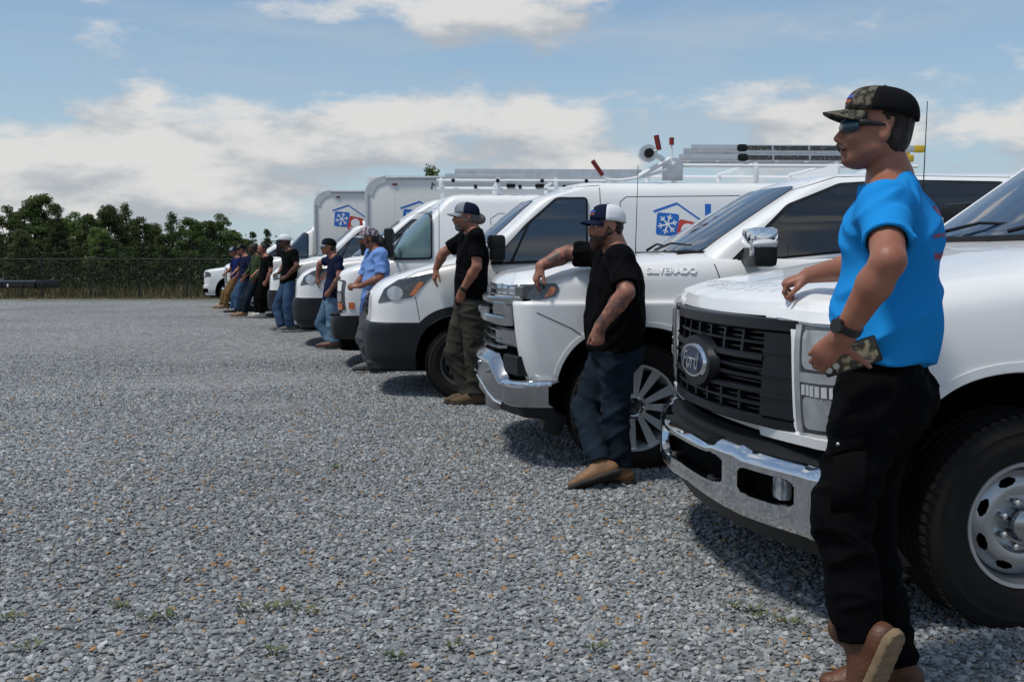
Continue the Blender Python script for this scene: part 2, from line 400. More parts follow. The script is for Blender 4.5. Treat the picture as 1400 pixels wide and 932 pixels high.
def wheel(kind, root, x, y, z, Rt, w, side, steer=0.):
    if kind not in WM:
        d = {}; WM[kind] = d
        rr = {'steel8': .228, 'alloy': .272, 'steel5': .212, 'ram': .26}[kind]; h = w / 2
        d['tyre'] = [(tyre_mesh(Rt, rr, w), TYRE, Matrix.Identity(4))]
        d['tread'] = [(tread_blocks(Rt, w), TYRE, Matrix.Identity(4))]
        lipm = STEEL if kind == 'steel8' else (STEELD if kind == 'steel5' else ALLOY)
        lip = [(rr + .004, h * .70), (rr + .010, h * .80), (rr + .004, h * .86), (rr - .010, h * .84), (rr - .016, h * .66), (rr - .026, h * .40), (rr - .030, h * .1), (rr - .04, -h * .8)]
        if kind in ('steel8', 'steel5'):
            nh, hr = (8, .165) if kind == 'steel8' else (10, .150)
            y0 = h * .30
            disc = [(rr - .028, h * .2), (rr - .030, y0 - .005), (rr - .04, y0 + .004)] + [(hr + .028 - i * .0028, y0 + .012 + .028 * math.sin(math.pi * i / 40)) for i in range(21)] + [(hr - .036, y0 + .040), (.112, y0 + .036), (.104, y0 + .018), (.0, y0 + .018)]
            def holes(a, r, nh=nh, hr=hr):
                t = (a * nh / (2 * math.pi)) % 1 - .5
                return (t * 2 * math.pi / nh * hr / .034)**2 + ((r - hr) / .0145)**2 < 1
            d['rim'] = [(lathe_mesh('rim', lip, 64), lipm, Matrix.Identity(4)), (lathe_mesh('disc', disc, 200, holes=holes), lipm, Matrix.Identity(4))]
            d['back'] = [(lathe_mesh('brake_disc', [(rr - .03, -.02), (.0, -.02)], 32), WELL, Matrix.Identity(4))]
            hub = [(.064, y0 + .01), (.066, y0 + .05), (.058, y0 + .075), (.040, y0 + .085), (.0, y0 + .088)] if kind == 'steel8' else [(.05, y0), (.045, y0 + .04), (0, y0 + .045)]
            d['hub'] = [(lathe_mesh('hub_cap', hub, 28), DULLCH if kind == 'steel8' else STEELD, Matrix.Identity(4))]
            n = 8 if kind == 'steel8' else 5; nut = lathe_mesh('lug_nut', [(.0145, y0 + .01), (.0145, y0 + .045), (.011, y0 + .056), (0, y0 + .058)], 6)
            d['lug_nut'] = [(nut, CHROME if kind == 'steel8' else STEELD, Matrix.Translation((.088 * math.cos(2 * math.pi * (k + .5) / n), 0, .088 * math.sin(2 * math.pi * (k + .5) / n)))) for k in range(n)]
        else:
            d['rim'] = [(lathe_mesh('rim', lip, 72), ALLOY, Matrix.Identity(4))]
            d['back'] = [(lathe_mesh('brake_disc', [(rr - .02, -.03), (.17, -.028), (.165, .0), (.05, .0), (0, .0)], 40), ALLOYD, Matrix.Identity(4))]
            d['hub'] = [(lathe_mesh('hub_cap', [(.085, h * .25), (.085, h * .5), (.06, h * .56), (.045, h * .5), (.035, h * .62), (0, h * .64)], 32), DULLCH, Matrix.Identity(4))]
            bm = bmesh.new(); bmd = bmesh.new()
            for s in (-1, 1):
                # one arm of a split spoke: bright machined face and a darker flank
                def q(r, t, o): return Vector((r, o, t))
                a0, a1 = s * .014, s * .066
                fa = [q(.07, a0 - .017, h * .52), q(.07, a0 + .017, h * .52), q(rr - .008, a1 + .034, h * .70), q(rr - .008, a1 - .034, h * .70)]
                bk = [q(.07, a0 - .028, h * .05), q(.07, a0 + .028, h * .05), q(rr - .02, a1 + .044, h * .2), q(rr - .02, a1 - .044, h * .2)]
                for b_, P in ((bm, fa),): b_.faces.new([b_.verts.new(p) for p in P])
                vv = [bmd.verts.new(p) for p in fa + bk]
                for i in range(4): bmd.faces.new((vv[i], vv[(i + 1) % 4], vv[4 + (i + 1) % 4], vv[4 + i]))
            m1 = from_bm(bm, 'spoke', False); m2 = from_bm(bmd, 'spoke_flank', False)
            if kind == 'alloy' or True:
                d['spoke'] = [(m1, ALLOY, Matrix.Rotation(2 * math.pi * k / 6 + .2, 4, 'Y')) for k in range(6)]
                d['spoke_flank'] = [(m2, ALLOYD, Matrix.Rotation(2 * math.pi * k / 6 + .2, 4, 'Y')) for k in range(6)]
            nut = lathe_mesh('lug_nut', [(.012, h * .3), (.012, h * .55), (0, h * .58)], 6)
            d['lug_nut'] = [(nut, CHROME, Matrix.Translation((.066 * math.cos(2 * math.pi * k / 6), 0, .066 * math.sin(2 * math.pi * k / 6)))) for k in range(6)]
    d = WM[kind]
    me, m, _ = d['tyre'][0]
    wo = link('wheel', me, m, root); wo.location = (x, y, z); wo.rotation_euler = (0, R(random.uniform(0, 360)) if False else 0, (0 if side > 0 else math.pi) + steer)
    for nm, key in (('tread', 'tread'), ('rim', 'rim'), ('brake_disc', 'back'), ('hub_cap', 'hub'), ('lug_nut', 'lug_nut'), ('spoke', 'spoke'), ('spoke_flank', 'spoke_flank')):
        for me, m, M in d.get(key, []):
            o = link(nm, me, m, wo); o.matrix_local = M
            if nm == 'tread': o['kind'] = 'stuff'
    return wo
def wheel_set(kind, root, wb, track, Rt, w, sink=.022, steer=0., well=(.5, .5)):
    for x in (0, -wb):
        for s in (1, -1):
            wheel(kind, root, x, s * track / 2, Rt - sink, Rt, w, s, steer if x == 0 else 0)
            # dark liner above the wheel
            bm = bmesh.new(); k = 20; r = well[0]; rz = well[1]; zc = Rt - sink; va = []; vb = []
            for i in range(k + 1):
                a = math.pi * i / k
                va.append(bm.verts.new((x + (r + .012) * math.cos(a), s * (track / 2 + w / 2 + .0), zc + (rz + .012) * math.sin(a))))
                vb.append(bm.verts.new((x + (r + .012) * math.cos(a), s * .42, zc + (rz + .012) * math.sin(a))))
            for i in range(k): bm.faces.new((va[i], va[i + 1], vb[i + 1], vb[i]))
            bm.faces.new(vb)
            link('wheel_liner', from_bm(bm, 'wheel_liner'), WELL, root)
def arch_lip(sh, root, xw, zw, rx, rz, sq=2.4, wd=.045, m=None, name='arch_trim', off=.006, zmin=0.):
    """the rolled lip round a wheel opening"""
    for ax in 'LR':
        v = []; f = []; pts = []
        for i in range(41):
            a = math.pi * i / 40; c, s = math.cos(a), math.sin(a)
            k = 1 / (abs(c)**sq + abs(s)**sq)**(1 / sq)
            if zw + rz * k * s >= zmin: pts.append((xw + rx * k * c, zw + rz * k * s, c * k, s * k))
        for i, (a, b, c, s) in enumerate(pts):
            p, n = sh.hit(a + c * .004, max(b + s * .004, zw + .0), ax); p2, n2 = sh.hit(a + c * wd, b + s * wd, ax)
            sg = 1 if ax == 'L' else -1
            v += [p + Vector((0, -sg * .06, 0)), p + n * off, p2 + n2 * off, p2 - n2 * .004]
            if i:
                j = 4 * i
                for q in range(3): f.append((j - 4 + q, j - 3 + q, j + 1 + q, j + q))
        link(name, pyd(name, v, f, True, 50), m or PAINT, root)
def front_patch(name, fx, ys, zs, m, parent, hole=None, thick=.03, ztop=None, zbot=None, mirror=True):
    """a wrapped bumper skin: x = fx(t, v) where t runs along the plan curve; openings left out by hole(y, z)"""
    bm = bmesh.new(); g = []
    for t in ys:
        col = []
        for v in zs:
            x, y, z = fx(t, v); col.append(bm.verts.new((x, y, z)))
        g.append(col)
    for i in range(len(ys) - 1):
        for j in range(len(zs) - 1):
            c = (g[i][j].co + g[i + 1][j].co + g[i][j + 1].co + g[i + 1][j + 1].co) / 4
            if hole and hole(c.y, c.z, (ys[i] + ys[i + 1]) / 2, (zs[j] + zs[j + 1]) / 2): continue
            bm.faces.new((g[i][j], g[i + 1][j], g[i + 1][j + 1], g[i][j + 1]))
    if mirror:
        r = bmesh.ops.duplicate(bm, geom=bm.verts[:] + bm.edges[:] + bm.faces[:])
        for v in r['geom']:
            if isinstance(v, bmesh.types.BMVert): v.co.y = -v.co.y
        bmesh.ops.reverse_faces(bm, faces=[q for q in r['geom'] if isinstance(q, bmesh.types.BMFace)])
        bmesh.ops.remove_doubles(bm, verts=bm.verts, dist=.0008)
    for v in [v for v in bm.verts if not v.link_faces]: bm.verts.remove(v)
    bmesh.ops.recalc_face_normals(bm, faces=bm.faces); bm.normal_update()
    if sum(f.normal.dot(f.calc_center_median() - Vector((-.6, 0, f.calc_center_median().z))) for f in bm.faces) < 0: bmesh.ops.reverse_faces(bm, faces=bm.faces); bm.normal_update()
    if thick:
        be = [e for e in bm.edges if e.is_boundary]; nm = {}
        for e in be:
            for v in e.verts: nm[tuple(round(c, 6) for c in v.co)] = v.normal.copy()
        r = bmesh.ops.extrude_edge_only(bm, edges=be)
        for v in r['geom']:
            if isinstance(v, bmesh.types.BMVert):
                n = nm.get(tuple(round(c, 6) for c in v.co))
                if n is not None:
                    v.co -= n * thick
    me = bpy.data.meshes.new(name); bm.to_mesh(me); bm.free()
    return link(name, fin(me, True, 40), m, parent)
def mirror_unit(root, x, y, z, m1, m2, big=1., label=None):
    for s in (1, -1):
        bm = bmesh.new(); bm_box(bm, (x - .02, s * (y + .16 * big), z), (.13 * big, .23 * big, .20 * big), None, .035)
        o = link('door_mirror', from_bm(bm, 'door_mirror'), m1, root)
        bm = bmesh.new(); bm_box(bm, (x - .012, s * (y + .163 * big), z + .050 * big), (.142 * big, .236 * big, .112 * big), None, .035)
        link('mirror_cap', from_bm(bm, 'mirror_cap'), m2, o)
        bm = bmesh.new(); bm_box(bm, (x + .05 * big, s * (y + .245 * big), z + .0), (.03, .035, .09 * big), None, .01)
        link('turn_lamp', from_bm(bm, 'turn_lamp'), LENS, o)
        bm = bmesh.new(); bm_box(bm, (x + .01, s * (y + .03), z - .06), (.08, .12, .05), None, .012)
        link('mirror_arm', from_bm(bm, 'mirror_arm'), BLACKP, o)
def wiper(root, p0, p1, lift=.03):
    tube('wiper', [Vector(p0), Vector(p0).lerp(Vector(p1), .5) + Vector((.01, 0, lift)), Vector(p1)], [.011, .008, .005], BLACKP, root, 6)
def chassis(root, x0, x1, w, z0, z1):
    box('underbody', ((x0 + x1) / 2, 0, (z0 + z1) / 2), (x0 - x1, w, z1 - z0), WELL, root, bev=.02)
def emboss(root, sh, txt, size, axis, a, b, m, name='lettering', off=.004, spacing=None, bold=0., stretch=1.):
    """raised letters laid on a shell; a, b is the start of the baseline"""
    me = text_mesh(txt, size, .004, bold=bold)
    for v in me.vertices:
        x, y, z = v.co
        if axis == 'L': p, n = sh.hit(a - x * stretch, b + y, 'L')
        elif axis == 'F': p, n = sh.hit(a + x * stretch, b + y, 'F')
        elif axis == 'R': p, n = sh.hit(a + x * stretch, b + y, 'R')
        else: p, n = sh.hit(b + y * 0, a, 'T')
        v.co = p + n * (off + z)
    return link(name, fin(me, False), m, root)
ELL = lambda a, b, n=32: [(a * math.cos(2 * math.pi * k / n), b * math.sin(2 * math.pi * k / n)) for k in range(n)]

# ------------------------------------------------------------------ heavy-duty pickup with the tall black grille
def hd_pickup(root, lux=False, detail=True):
    xr = -5.30
    zsh = [(.9, 1.10), (.3, 1.17), (-.6, 1.27), (-.9, 1.30), (-6, 1.30)]
    zed = [(.9, 1.145), (.3, 1.25), (-.6, 1.36), (-.9, 1.36), (-6, 1.36)]
    zin = [(.9, 1.185), (.7, 1.22), (.2, 1.30), (-.55, 1.42), (-6, 1.42)]
    zce = [(.9, 1.20), (.7, 1.235), (.2, 1.315), (-.55, 1.435), (-6, 1.435)]
    tp = [(.95, .975), (.55, .992), (.2, 1.0), (-6, 1.0)]
    lv = [dict(z=.50, xf=.80, w=.95, bulge=.13, rc=(.16, .14), xr=xr, tp=tp, sub=5), dict(z=.62, xf=.84, w=.99, bulge=.13, rc=(.17, .15), xr=xr, tp=tp, sub=9),
          dict(z=.86, xf=.865, w=1.012, bulge=.13, rc=(.18, .16), xr=xr, tp=tp, sub=8), dict(z=1.02, xf=.87, w=1.008, bulge=.13, rc=(.18, .16), xr=xr, tp=tp, sub=5),
          dict(z=zsh, xf=.865, w=.985, bulge=.13, rc=(.19, .17), xr=xr, tp=tp, sub=5), dict(z=zed, xf=.85, w=.915, bulge=.13, rc=(.20, .17), xr=xr, tp=tp, sub=3),
          dict(z=[(a, b + .012) for a, b in zed], xf=.845, w=.885, bulge=.13, rc=(.18, .17), xr=xr, sub=5),
          dict(z=zin, xf=.80, w=.72, bulge=.13, rc=(.16, .16), xr=xr + .1, sub=5), dict(z=zce, xf=.74, w=.40, rc=(.14, .14), xr=xr + .2, sub=4), dict(z=zce, xf=.68, w=.01, rc=(.005, .005), rr=.004, xr=xr + .3)]
    sh = Shell(lv, n=(16, 10, 150, 6, 8))
    zc = .378; sh.arch(0, zc, .535, .565, sq=2.7); sh.arch(-4.06, zc, .52, .54, sq=2.7)
    c, L, J = sh.cells(); x, y, z = c[..., 0], c[..., 1], c[..., 2]
    grille = (y < .735) & (z > .70) & (z < 1.115) & (x > .6) & (L < 4.3)
    hood = (L >= 6.0) & (x > -.62)
    bed = (L >= 6.0) & (x < -3.05)
    low = (z < .66) & (x > .55)
    sh.part('body', ~hood & ~grille & ~low & ~bed, PAINT, root, thick=.012)
    sh.part('hood', hood, PAINT, root, thick=.015)
    sh.part('bed_cover', bed, BLACKP, root)
    arch_lip(sh, root, 0, zc, .535, .565, 2.7, .035, zmin=.52); arch_lip(sh, root, -4.06, zc, .52, .54, 2.7, .035, zmin=.52)
    chassis(root, .72, xr + .1, 1.5, .34, .62)
    # cab
    cl = [dict(z=1.30, xf=-.36, bulge=.14, w=.965, rc=(.12, .10), xr=-3.0, sub=3), dict(z=1.42, xf=-.46, bulge=.14, w=.93, rc=(.12, .10), xr=-3.0, sub=6),
          dict(z=1.72, xf=-.86, bulge=.13, w=.84, rc=(.10, .09), xr=-2.98, sub=5), dict(z=1.92, xf=-1.16, bulge=.12, w=.76, rc=(.10, .09), xr=-2.92, sub=3),
          dict(z=1.985, xf=-1.32, bulge=.10, w=.69, rc=(.10, .1), xr=-2.85, sub=4), dict(z=2.02, xf=-1.5, bulge=.08, w=.5, rc=(.1, .1), xr=-2.7, sub=3), dict(z=2.03, xf=-1.7, w=.01, rc=(.005, .005), rr=.004, xr=-2.4)]
    cs = Shell(cl, n=(16, 8, 60, 6, 8)); c, L, J = cs.cells()
    cs.part('cab', L > -1, PAINT, root)
    cs.drape('windshield', rpoly([(-.76, 1.425), (.76, 1.425), (.66, 1.905), (-.66, 1.905)], .05), 'F', GLASSB, root, off=.012, thick=.016, step=.03)
    for ax in 'LR':
        cs.drape('side_window', rpoly([(-.66, 1.40), (-1.68, 1.42), (-1.68, 1.90), (-1.36, 1.90)], .04), ax, GLASS, root)
        cs.drape('side_window', rpoly([(-1.76, 1.42), (-2.72, 1.43), (-2.60, 1.88), (-1.76, 1.90)], .05), ax, GLASS, root)
        cs.line('window_trim', [(-.60, 1.385), (-1.72, 1.40), (-2.80, 1.415)], ax, .022, BLACKP, root)
        for xx in (-.62, -1.72, -2.90):
            sh.line('door_gap', [(xx, 1.28), (xx, .56)], ax, .008, SEAM, root)
        for xx in (-1.55, -2.75): box('door_handle', (xx, (1.025) * (1 if ax == 'L' else -1), 1.12), (.22, .035, .045), BLACKP, root, bev=.012)
    tube('pillar_trim', [cs.hit(-.80, 1.44, 'F')[0] + Vector((.012, -.0, .004)), cs.hit(-.70, 1.90, 'F')[0] + Vector((.012, 0, .004))], .011, CHROME if lux else PAINT, root, 6)
    box('cowl', (-.50, 0, 1.425), (.16, 1.62, .035), BLACKP, root, bev=.01)
    box('cowl_corner', (-.52, -.80, 1.445), (.20, .10, .06), BLACKP, root, bev=.02)
    wiper(root, (-.47, -.55, 1.46), (-.57, .10, 1.49)); wiper(root, (-.45, .10, 1.46), (-.55, .70, 1.49))
    mirror_unit(root, -.98, .95, 1.52, BLACKP, BLACKP, 1.2)
    # grille: surround, bars, dividers, plain end panels
    fxg = lambda y, z: .925 - .150 * (abs(y) / .75)**2.4 - max(0, z - .9) * .10
    g = box('grille', (.73, 0, .90), (.04, 1.44, .44), WELL, root)
    def gbar(z0, z1, y0, y1, dep, nm='grille_bar', k=12, m=GRILLE, back=.05):
        bm = bmesh.new(); rows = []
        for i in range(k + 1):
            y = y0 + (y1 - y0) * i / k
            rows.append([bm.verts.new((fxg(y, zz) + d, y, zz)) for zz, d in ((z0, dep - back), (z0, dep - .008), (z0 + .006, dep), (z1 - .006, dep), (z1, dep - .008), (z1, dep - back))])
        for a, b in zip(rows, rows[1:]):
            for j in range(5): bm.faces.new((a[j], b[j], b[j + 1], a[j + 1]))
        bm.faces.new(rows[0]); bm.faces.new(rows[-1][::-1])
        return link(nm, from_bm(bm, nm, True, 30), m, g)
    gbar(1.065, 1.115, -.745, .745, .01, 'grille_frame', 20); gbar(.695, .735, -.745, .745, .0, 'grille_frame', 20)
    for s in (-1, 1): gbar(.735, 1.065, s * .55 if s > 0 else -.745, .745 if s > 0 else -.55, .004, 'grille_end_panel', 6)
    for s in (-1, 1):
        for zz in (.815, .90, .985): gbar(zz - .004, zz + .004, s * .55 if s > 0 else -.745, .745 if s > 0 else -.55, .008, 'grille_rib', 6)
    for z0, z1, dp in ((.765, .785, -.012), (.815, .838, .0), (.868, .886, -.01), (.905, .923, -.01), (.945, .972, .004), (1.005, 1.022, -.012)): gbar(z0, z1, -.55, .55, dp)
    for k in range(15): gbar(.748 + k * .0215, .753 + k * .0215, -.55, .55, -.034, 'grille_mesh_bar', 8, back=.02)
    for i in range(8):
        yy = -.539 + .154 * i
        for z0, z1 in ((.735, .838), (.96, 1.065)): gbar(z0, z1, yy - .009, yy + .009, -.014, 'grille_divider', 1)
    # oval badge
    bx = fxg(0, .90) + .006
    def oval(nm, a, b, x0, x1, m, par, bulge=0.):
        bm = bmesh.new(); e = ELL(a, b, 40)
        r0 = [bm.verts.new((x0, p[0], .90 + p[1])) for p in e]; r1 = [bm.verts.new((x1, p[0] * .93, .90 + p[1] * .93)) for p in e]
        cc = bm.verts.new((x1 + bulge, 0, .90))
        for i in range(40):
            j = (i + 1) % 40; bm.faces.new((r0[i], r0[j], r1[j], r1[i])); bm.faces.new((r1[i], r1[j], cc))
        return link(nm, from_bm(bm, nm, True, 40), m, par)
    badge_m = mat('badge_blue', (.008, .018, .06), .35, coat=.2, var=.2, vscale=10)
    bd = oval('badge_mount', .215, .115, bx - .03, bx + .012, GRILLE, root, .004)
    oval('badge_ring', .165, .076, bx + .012, bx + .024, CHROME, bd)
    oval('badge_face', .150, .064, bx + .022, bx + .027, badge_m, bd, .002)
    me = text_mesh('Ford', .105, .002, shear=.35); w_ = max(v.co.x for v in me.vertices)
    for v in me.vertices: v.co = Vector((bx + .031 + v.co.z, (v.co.x - w_ / 2) * 1.05, .90 - .034 + v.co.y))
    link('badge_script', fin(me, False), CHROME, bd)
    # headlights
    for s in (1, -1):
        P = lambda pts: [(s * a, b) for a, b in pts][::s]
        hl = sh.drape('headlight', rpoly(P([(.75, .705), (.965, .72), (.972, 1.095), (.75, 1.105)]), .02), 'F', LENSD, root, off=.006, thick=.03, step=.04)
        sh.drape('lamp_surround', P([(.758, .71), (.79, .712), (.79, 1.10), (.758, 1.10)]), 'F', LENS, hl, off=.014, thick=.02, step=.06)
        sh.drape('lamp_surround', P([(.79, .895), (.96, .90), (.96, .935), (.79, .93)]), 'F', LENS, hl, off=.013, thick=.02, step=.06)
        sh.drape('lamp_reflector', rpoly(P([(.80, .945), (.955, .945), (.955, 1.085), (.80, 1.085)]), .03), 'F', LENS, hl, off=.011, thick=.01, step=.05)
        sh.drape('lamp_reflector', rpoly(P([(.80, .725), (.955, .735), (.955, .845), (.80, .845)]), .03), 'F', LENS, hl, off=.011, thick=.01, step=.05)
        for k in range(6):
            sh.drape('lamp_rib', P([(.80 + k * .026, .85), (.818 + k * .026, .85), (.818 + k * .026, .888), (.80 + k * .026, .888)]), 'F', LAMPW, hl, off=.014, thick=.01, step=.06)
        sh.drape('fender_cap', rpoly(P([(.60, 1.118), (.95, 1.105), (.93, 1.14), (.60, 1.15)]), .012), 'F', PAINT, root, off=.014, thick=.03, step=.05)
        sh.drape('lower_trim', rpoly(P([(.50, .655), (.96, .665), (.96, .70), (.50, .692)]), .01), 'F', PAINT, root, off=.018, thick=.04, step=.05)
    # front bumper skin and its openings
    def patch(t):        # t 0..1 along the bumper from its middle round to the side
        if t < .72:
            y = t / .72 * .86; return 1.0 - .17 * (y / .86)**2.1, y
        a = (t - .72) / .28
        if a < .5:
            b = a / .5 * math.pi / 2; return .83 - .15 + .15 * math.cos(b), .86 + .15 * math.sin(b)
        return .68 - (a - .5) / .5 * .13, 1.01
    def fb(t, v):
        x, y = patch(t); yb = abs(y)
        top = .60 + .012 * max(0, min(1, (yb - .28) / .06)) * max(0, min(1, (.56 - yb) / .06)); bot = .34
        bot += .03 * max(0, 1 - abs(yb) / .5)
        z = bot + (top - bot) * v
        pr = -.045 * max(0, (v - .86) / .14)**1.5 - .03 * max(0, (.16 - v) / .16)**1.3 + .0
        return x + pr * (1 if t < .8 else .3), y, z
    def hole(y, z, t, v):
        y = abs(y)
        a = (y / .43)**7 + (abs(v - .57) / .23)**5 < 1; b = (abs(y - .69) / .155)**5 + (abs(v - .57) / .20)**5 < 1
        return a or b
    ys = np.concatenate([np.linspace(0, .72, 120), np.linspace(.72, 1, 16)[1:]]); zs = np.linspace(0, 1, 56)
    bp = front_patch('front_bumper', fb, list(ys), list(zs), CHROME if True else GREYP, root, hole, thick=.035)
    def fb2(t, v):
        x, y = patch(t * .74); return x - .085, y, .40 + .18 * v
    front_patch('bumper_recess', fb2, list(np.linspace(0, 1, 14)), [0, .5, 1], WELL, bp, None, thick=0)
    for s in (1, -1):
        box('fog_lamp', (.83, s * .72, .49), (.05, .09, .09), LENS, bp, bev=.02)
        tube('tow_hook', [(.85, s * .30, .44), (.945, s * .31, .43), (.955, s * .26, .435), (.86, s * .24, .45)], .014, BLACKP, bp, 8)
    def fb3(t, v):
        x, y = patch(t); return x - .03 - .09 * (1 - v), y * .985, .255 + .12 * v
    front_patch('air_dam', fb3, list(np.linspace(0, .97, 30)), [0, .5, 1], BLACKP, root, None, thick=.01)
    box('step_pad', (.90, 0, .605), (.16, .62, .02), BLACKP, root, bev=.006)
    def fb4(t, v):
        x, y = patch(t * .9); return x - .05 - .09 * v, y * .97, .60 + .05 * v
    front_patch('bumper_top_pad', fb4, list(np.linspace(0, 1, 20)), [0, 1], BLACKP, root, None, thick=.0)
    # raised letters along the front of the hood
    me = text_mesh('SUPER DUTY', .085, .0008, bold=.004); w_ = max(v.co.x for v in me.vertices)
    for v in me.vertices:
        yy = (v.co.x - w_ / 2) * 1.9; p, n = sh.hit(  .79 - .11 * (yy / .7)**2 - v.co.y * .95, yy, 'T'); v.co = p + n * (.0014 + v.co.z)
    link('hood_lettering', fin(me, False), PAINT, root)
    tube('antenna', [(-.59, -.90, 1.34), (-.595, -.905, 1.52), (-.61, -.91, 2.17)], [.007, .0035, .0022], BLACKP, root, 6)
    wheel_set('steel8', root, 4.06, 1.73, .405, .25, .025, 0, (.52, .55))
    box('rear_bumper', (xr - .06, 0, .62), (.14, 1.9, .2), CHROME, root, bev=.04)
    for s in (1, -1): box('tail_lamp', (xr + .03, s * .94, 1.05), (.06, .13, .42), RED, root, bev=.02)
    return sh

# ------------------------------------------------------------------ light pickup with the stepped chrome front
def light_pickup(root):
    xr = -4.85
    zb = [(.9, 1.045), (.3, 1.05), (-1, 1.06), (-6, 1.06)]
    zsh = [(.9, 1.125), (.3, 1.19), (-.6, 1.25), (-6, 1.26)]
    zed = [(.9, 1.172), (.6, 1.225), (.2, 1.29), (-.5, 1.345), (-.9, 1.35), (-6, 1.36)]
    zin = [(.9, 1.185), (.78, 1.235), (.3, 1.315), (-.4, 1.38), (-6, 1.385)]
    zce = [(.9, 1.185), (.78, 1.235), (.3, 1.315), (-.4, 1.385), (-6, 1.39)]
    tp = [(.95, .975), (.5, .99), (.1, 1.0), (-6, 1.0)]
    q = dict(bulge=.15, xr=xr, tp=tp)
    lv = [dict(z=.47, xf=.76, w=.94, rc=(.13, .11), sub=6, **q), dict(z=.62, xf=.82, w=.99, rc=(.13, .11), sub=8, **q),
          dict(z=.82, xf=.86, w=1.008, rc=(.14, .12), sub=8, **q), dict(z=zb, xf=.88, w=1.02, rc=(.15, .13), sub=3, **q),
          dict(z=[(a, b + .022) for a, b in zb], xf=.88, w=1.002, rc=(.15, .13), sub=5, **q),
          dict(z=zsh, xf=.875, w=.985, rc=(.15, .13), sub=4, **q), dict(z=[(a, b - .012) for a, b in zed], xf=.865, w=.935, rc=(.15, .13), sub=2, **q), dict(z=zed, xf=.86, w=.905, rc=(.15, .13), sub=5, **q),
          dict(z=zin, xf=.82, bulge=.13, w=.70, rc=(.14, .12), xr=xr + .1, sub=5), dict(z=zce, xf=.78, w=.38, rc=(.14, .14), xr=xr + .2, sub=4), dict(z=zce, xf=.74, w=.01, rc=(.005, .005), rr=.004, xr=xr + .3)]
    sh = Shell(lv, n=(18, 12, 140, 6, 8))
    zc = .395; sh.arch(0, zc, .50, .515, sq=2.5); sh.arch(-3.745, zc, .49, .505, sq=2.5)
    c, L, J = sh.cells(); x, y, z = c[..., 0], c[..., 1], c[..., 2]
    front = ((x > .58) & (y < .90) & (z < 1.165) & (L < 7.0)) | ((z > 1.072) & (z < 1.165) & (x > .66) & (L < 7.0))
    low = (z < .57) & (x > .45)
    hood = (L >= 7.0) & (x > -.55); bed = (L >= 7) & (x < -2.95)
    sh.part('body', ~hood & ~front & ~low & ~bed, PAINT, root, thick=.012); sh.part('hood', hood, PAINT, root, thick=.012); sh.part('bed_cover', bed, BLACKP, root)
    arch_lip(sh, root, 0, zc, .50, .515, 2.5, .03, zmin=.575); arch_lip(sh, root, -3.745, zc, .49, .505, 2.5, .03, zmin=.5)
    chassis(root, .66, xr + .1, 1.5, .30, .58)
    cl = [dict(z=1.28, xf=-.24, bulge=.20, w=.955, rc=(.12, .10), xr=-2.92, sub=3), dict(z=1.385, xf=-.34, bulge=.20, w=.92, rc=(.12, .10), xr=-2.92, sub=6),
          dict(z=1.62, xf=-.70, bulge=.18, w=.845, rc=(.11, .09), xr=-2.9, sub=5), dict(z=1.80, xf=-1.01, bulge=.15, w=.765, rc=(.11, .09), xr=-2.86, sub=4),
          dict(z=1.865, xf=-1.17, bulge=.12, w=.70, rc=(.12, .1), xr=-2.8, sub=4), dict(z=1.905, xf=-1.38, bulge=.1, w=.52, rc=(.12, .1), xr=-2.65, sub=3), dict(z=1.92, xf=-1.6, w=.01, rc=(.005, .005), rr=.004, xr=-2.4)]
    cs = Shell(cl, n=(18, 8, 70, 6, 8)); c, L, J = cs.cells(); cs.part('cab', L > -1, PAINT, root)
    cs.drape('windshield', rpoly([(-.78, 1.375), (.78, 1.375), (.655, 1.80), (-.655, 1.80)], .05), 'F', GLASSB, root, off=.012, thick=.016, step=.03)
    for ax in 'LR':
        cs.drape('window_seal', rpoly([(-.58, 1.295), (-1.40, 1.375), (-2.60, 1.40), (-2.46, 1.835), (-1.75, 1.845), (-1.36, 1.82), (-1.0, 1.68)], .03), ax, BLACKP, root, off=.003, thick=.01)
        cs.drape('side_window', rpoly([(-.64, 1.315), (-1.40, 1.39), (-1.66, 1.395), (-1.66, 1.825), (-1.37, 1.80), (-1.02, 1.665)], .03), ax, GLASS, root, off=.007, thick=.008)
        cs.drape('side_window', rpoly([(-1.74, 1.397), (-2.55, 1.415), (-2.43, 1.815), (-1.74, 1.83)], .04), ax, GLASS, root, off=.007, thick=.008)
        cs.line('window_moulding', [(-.55, 1.285), (-1.40, 1.362), (-2.66, 1.388)], ax, .020, CHROME, root, off=.006)
        cs.line('roof_ditch', [(-.42, 1.39), (-.72, 1.59), (-1.05, 1.77), (-1.35, 1.862), (-1.8, 1.876), (-2.7, 1.862)], ax, .007, SEAM, root)
        for xx in (-.50, -1.70, -2.80):
            sh.line('door_gap', [(xx, 1.30), (xx - (.05 if xx == -.5 else 0), 1.15), (xx, .55)], ax, .007, SEAM, root)
        sh.line('bumper_gap', [(.62, 1.00), (.40, .90), (.30, .83)], ax, .006, SEAM, root)
        for xx in (-1.55, -2.62): box('door_handle', (xx, 1.03 * (1 if ax == 'L' else -1), 1.10), (.21, .035, .04), PAINT, root, bev=.012)
    box('cowl', (-.40, 0, 1.368), (.20, 1.60, .03), BLACKP, root, bev=.01)
    wiper(root, (-.36, -.62, 1.395), (-.40, .05, 1.42)); wiper(root, (-.30, .05, 1.395), (-.42, .66, 1.42))
    mirror_unit(root, -.72, .96, 1.40, BLACKP, CHROME, 1.15)
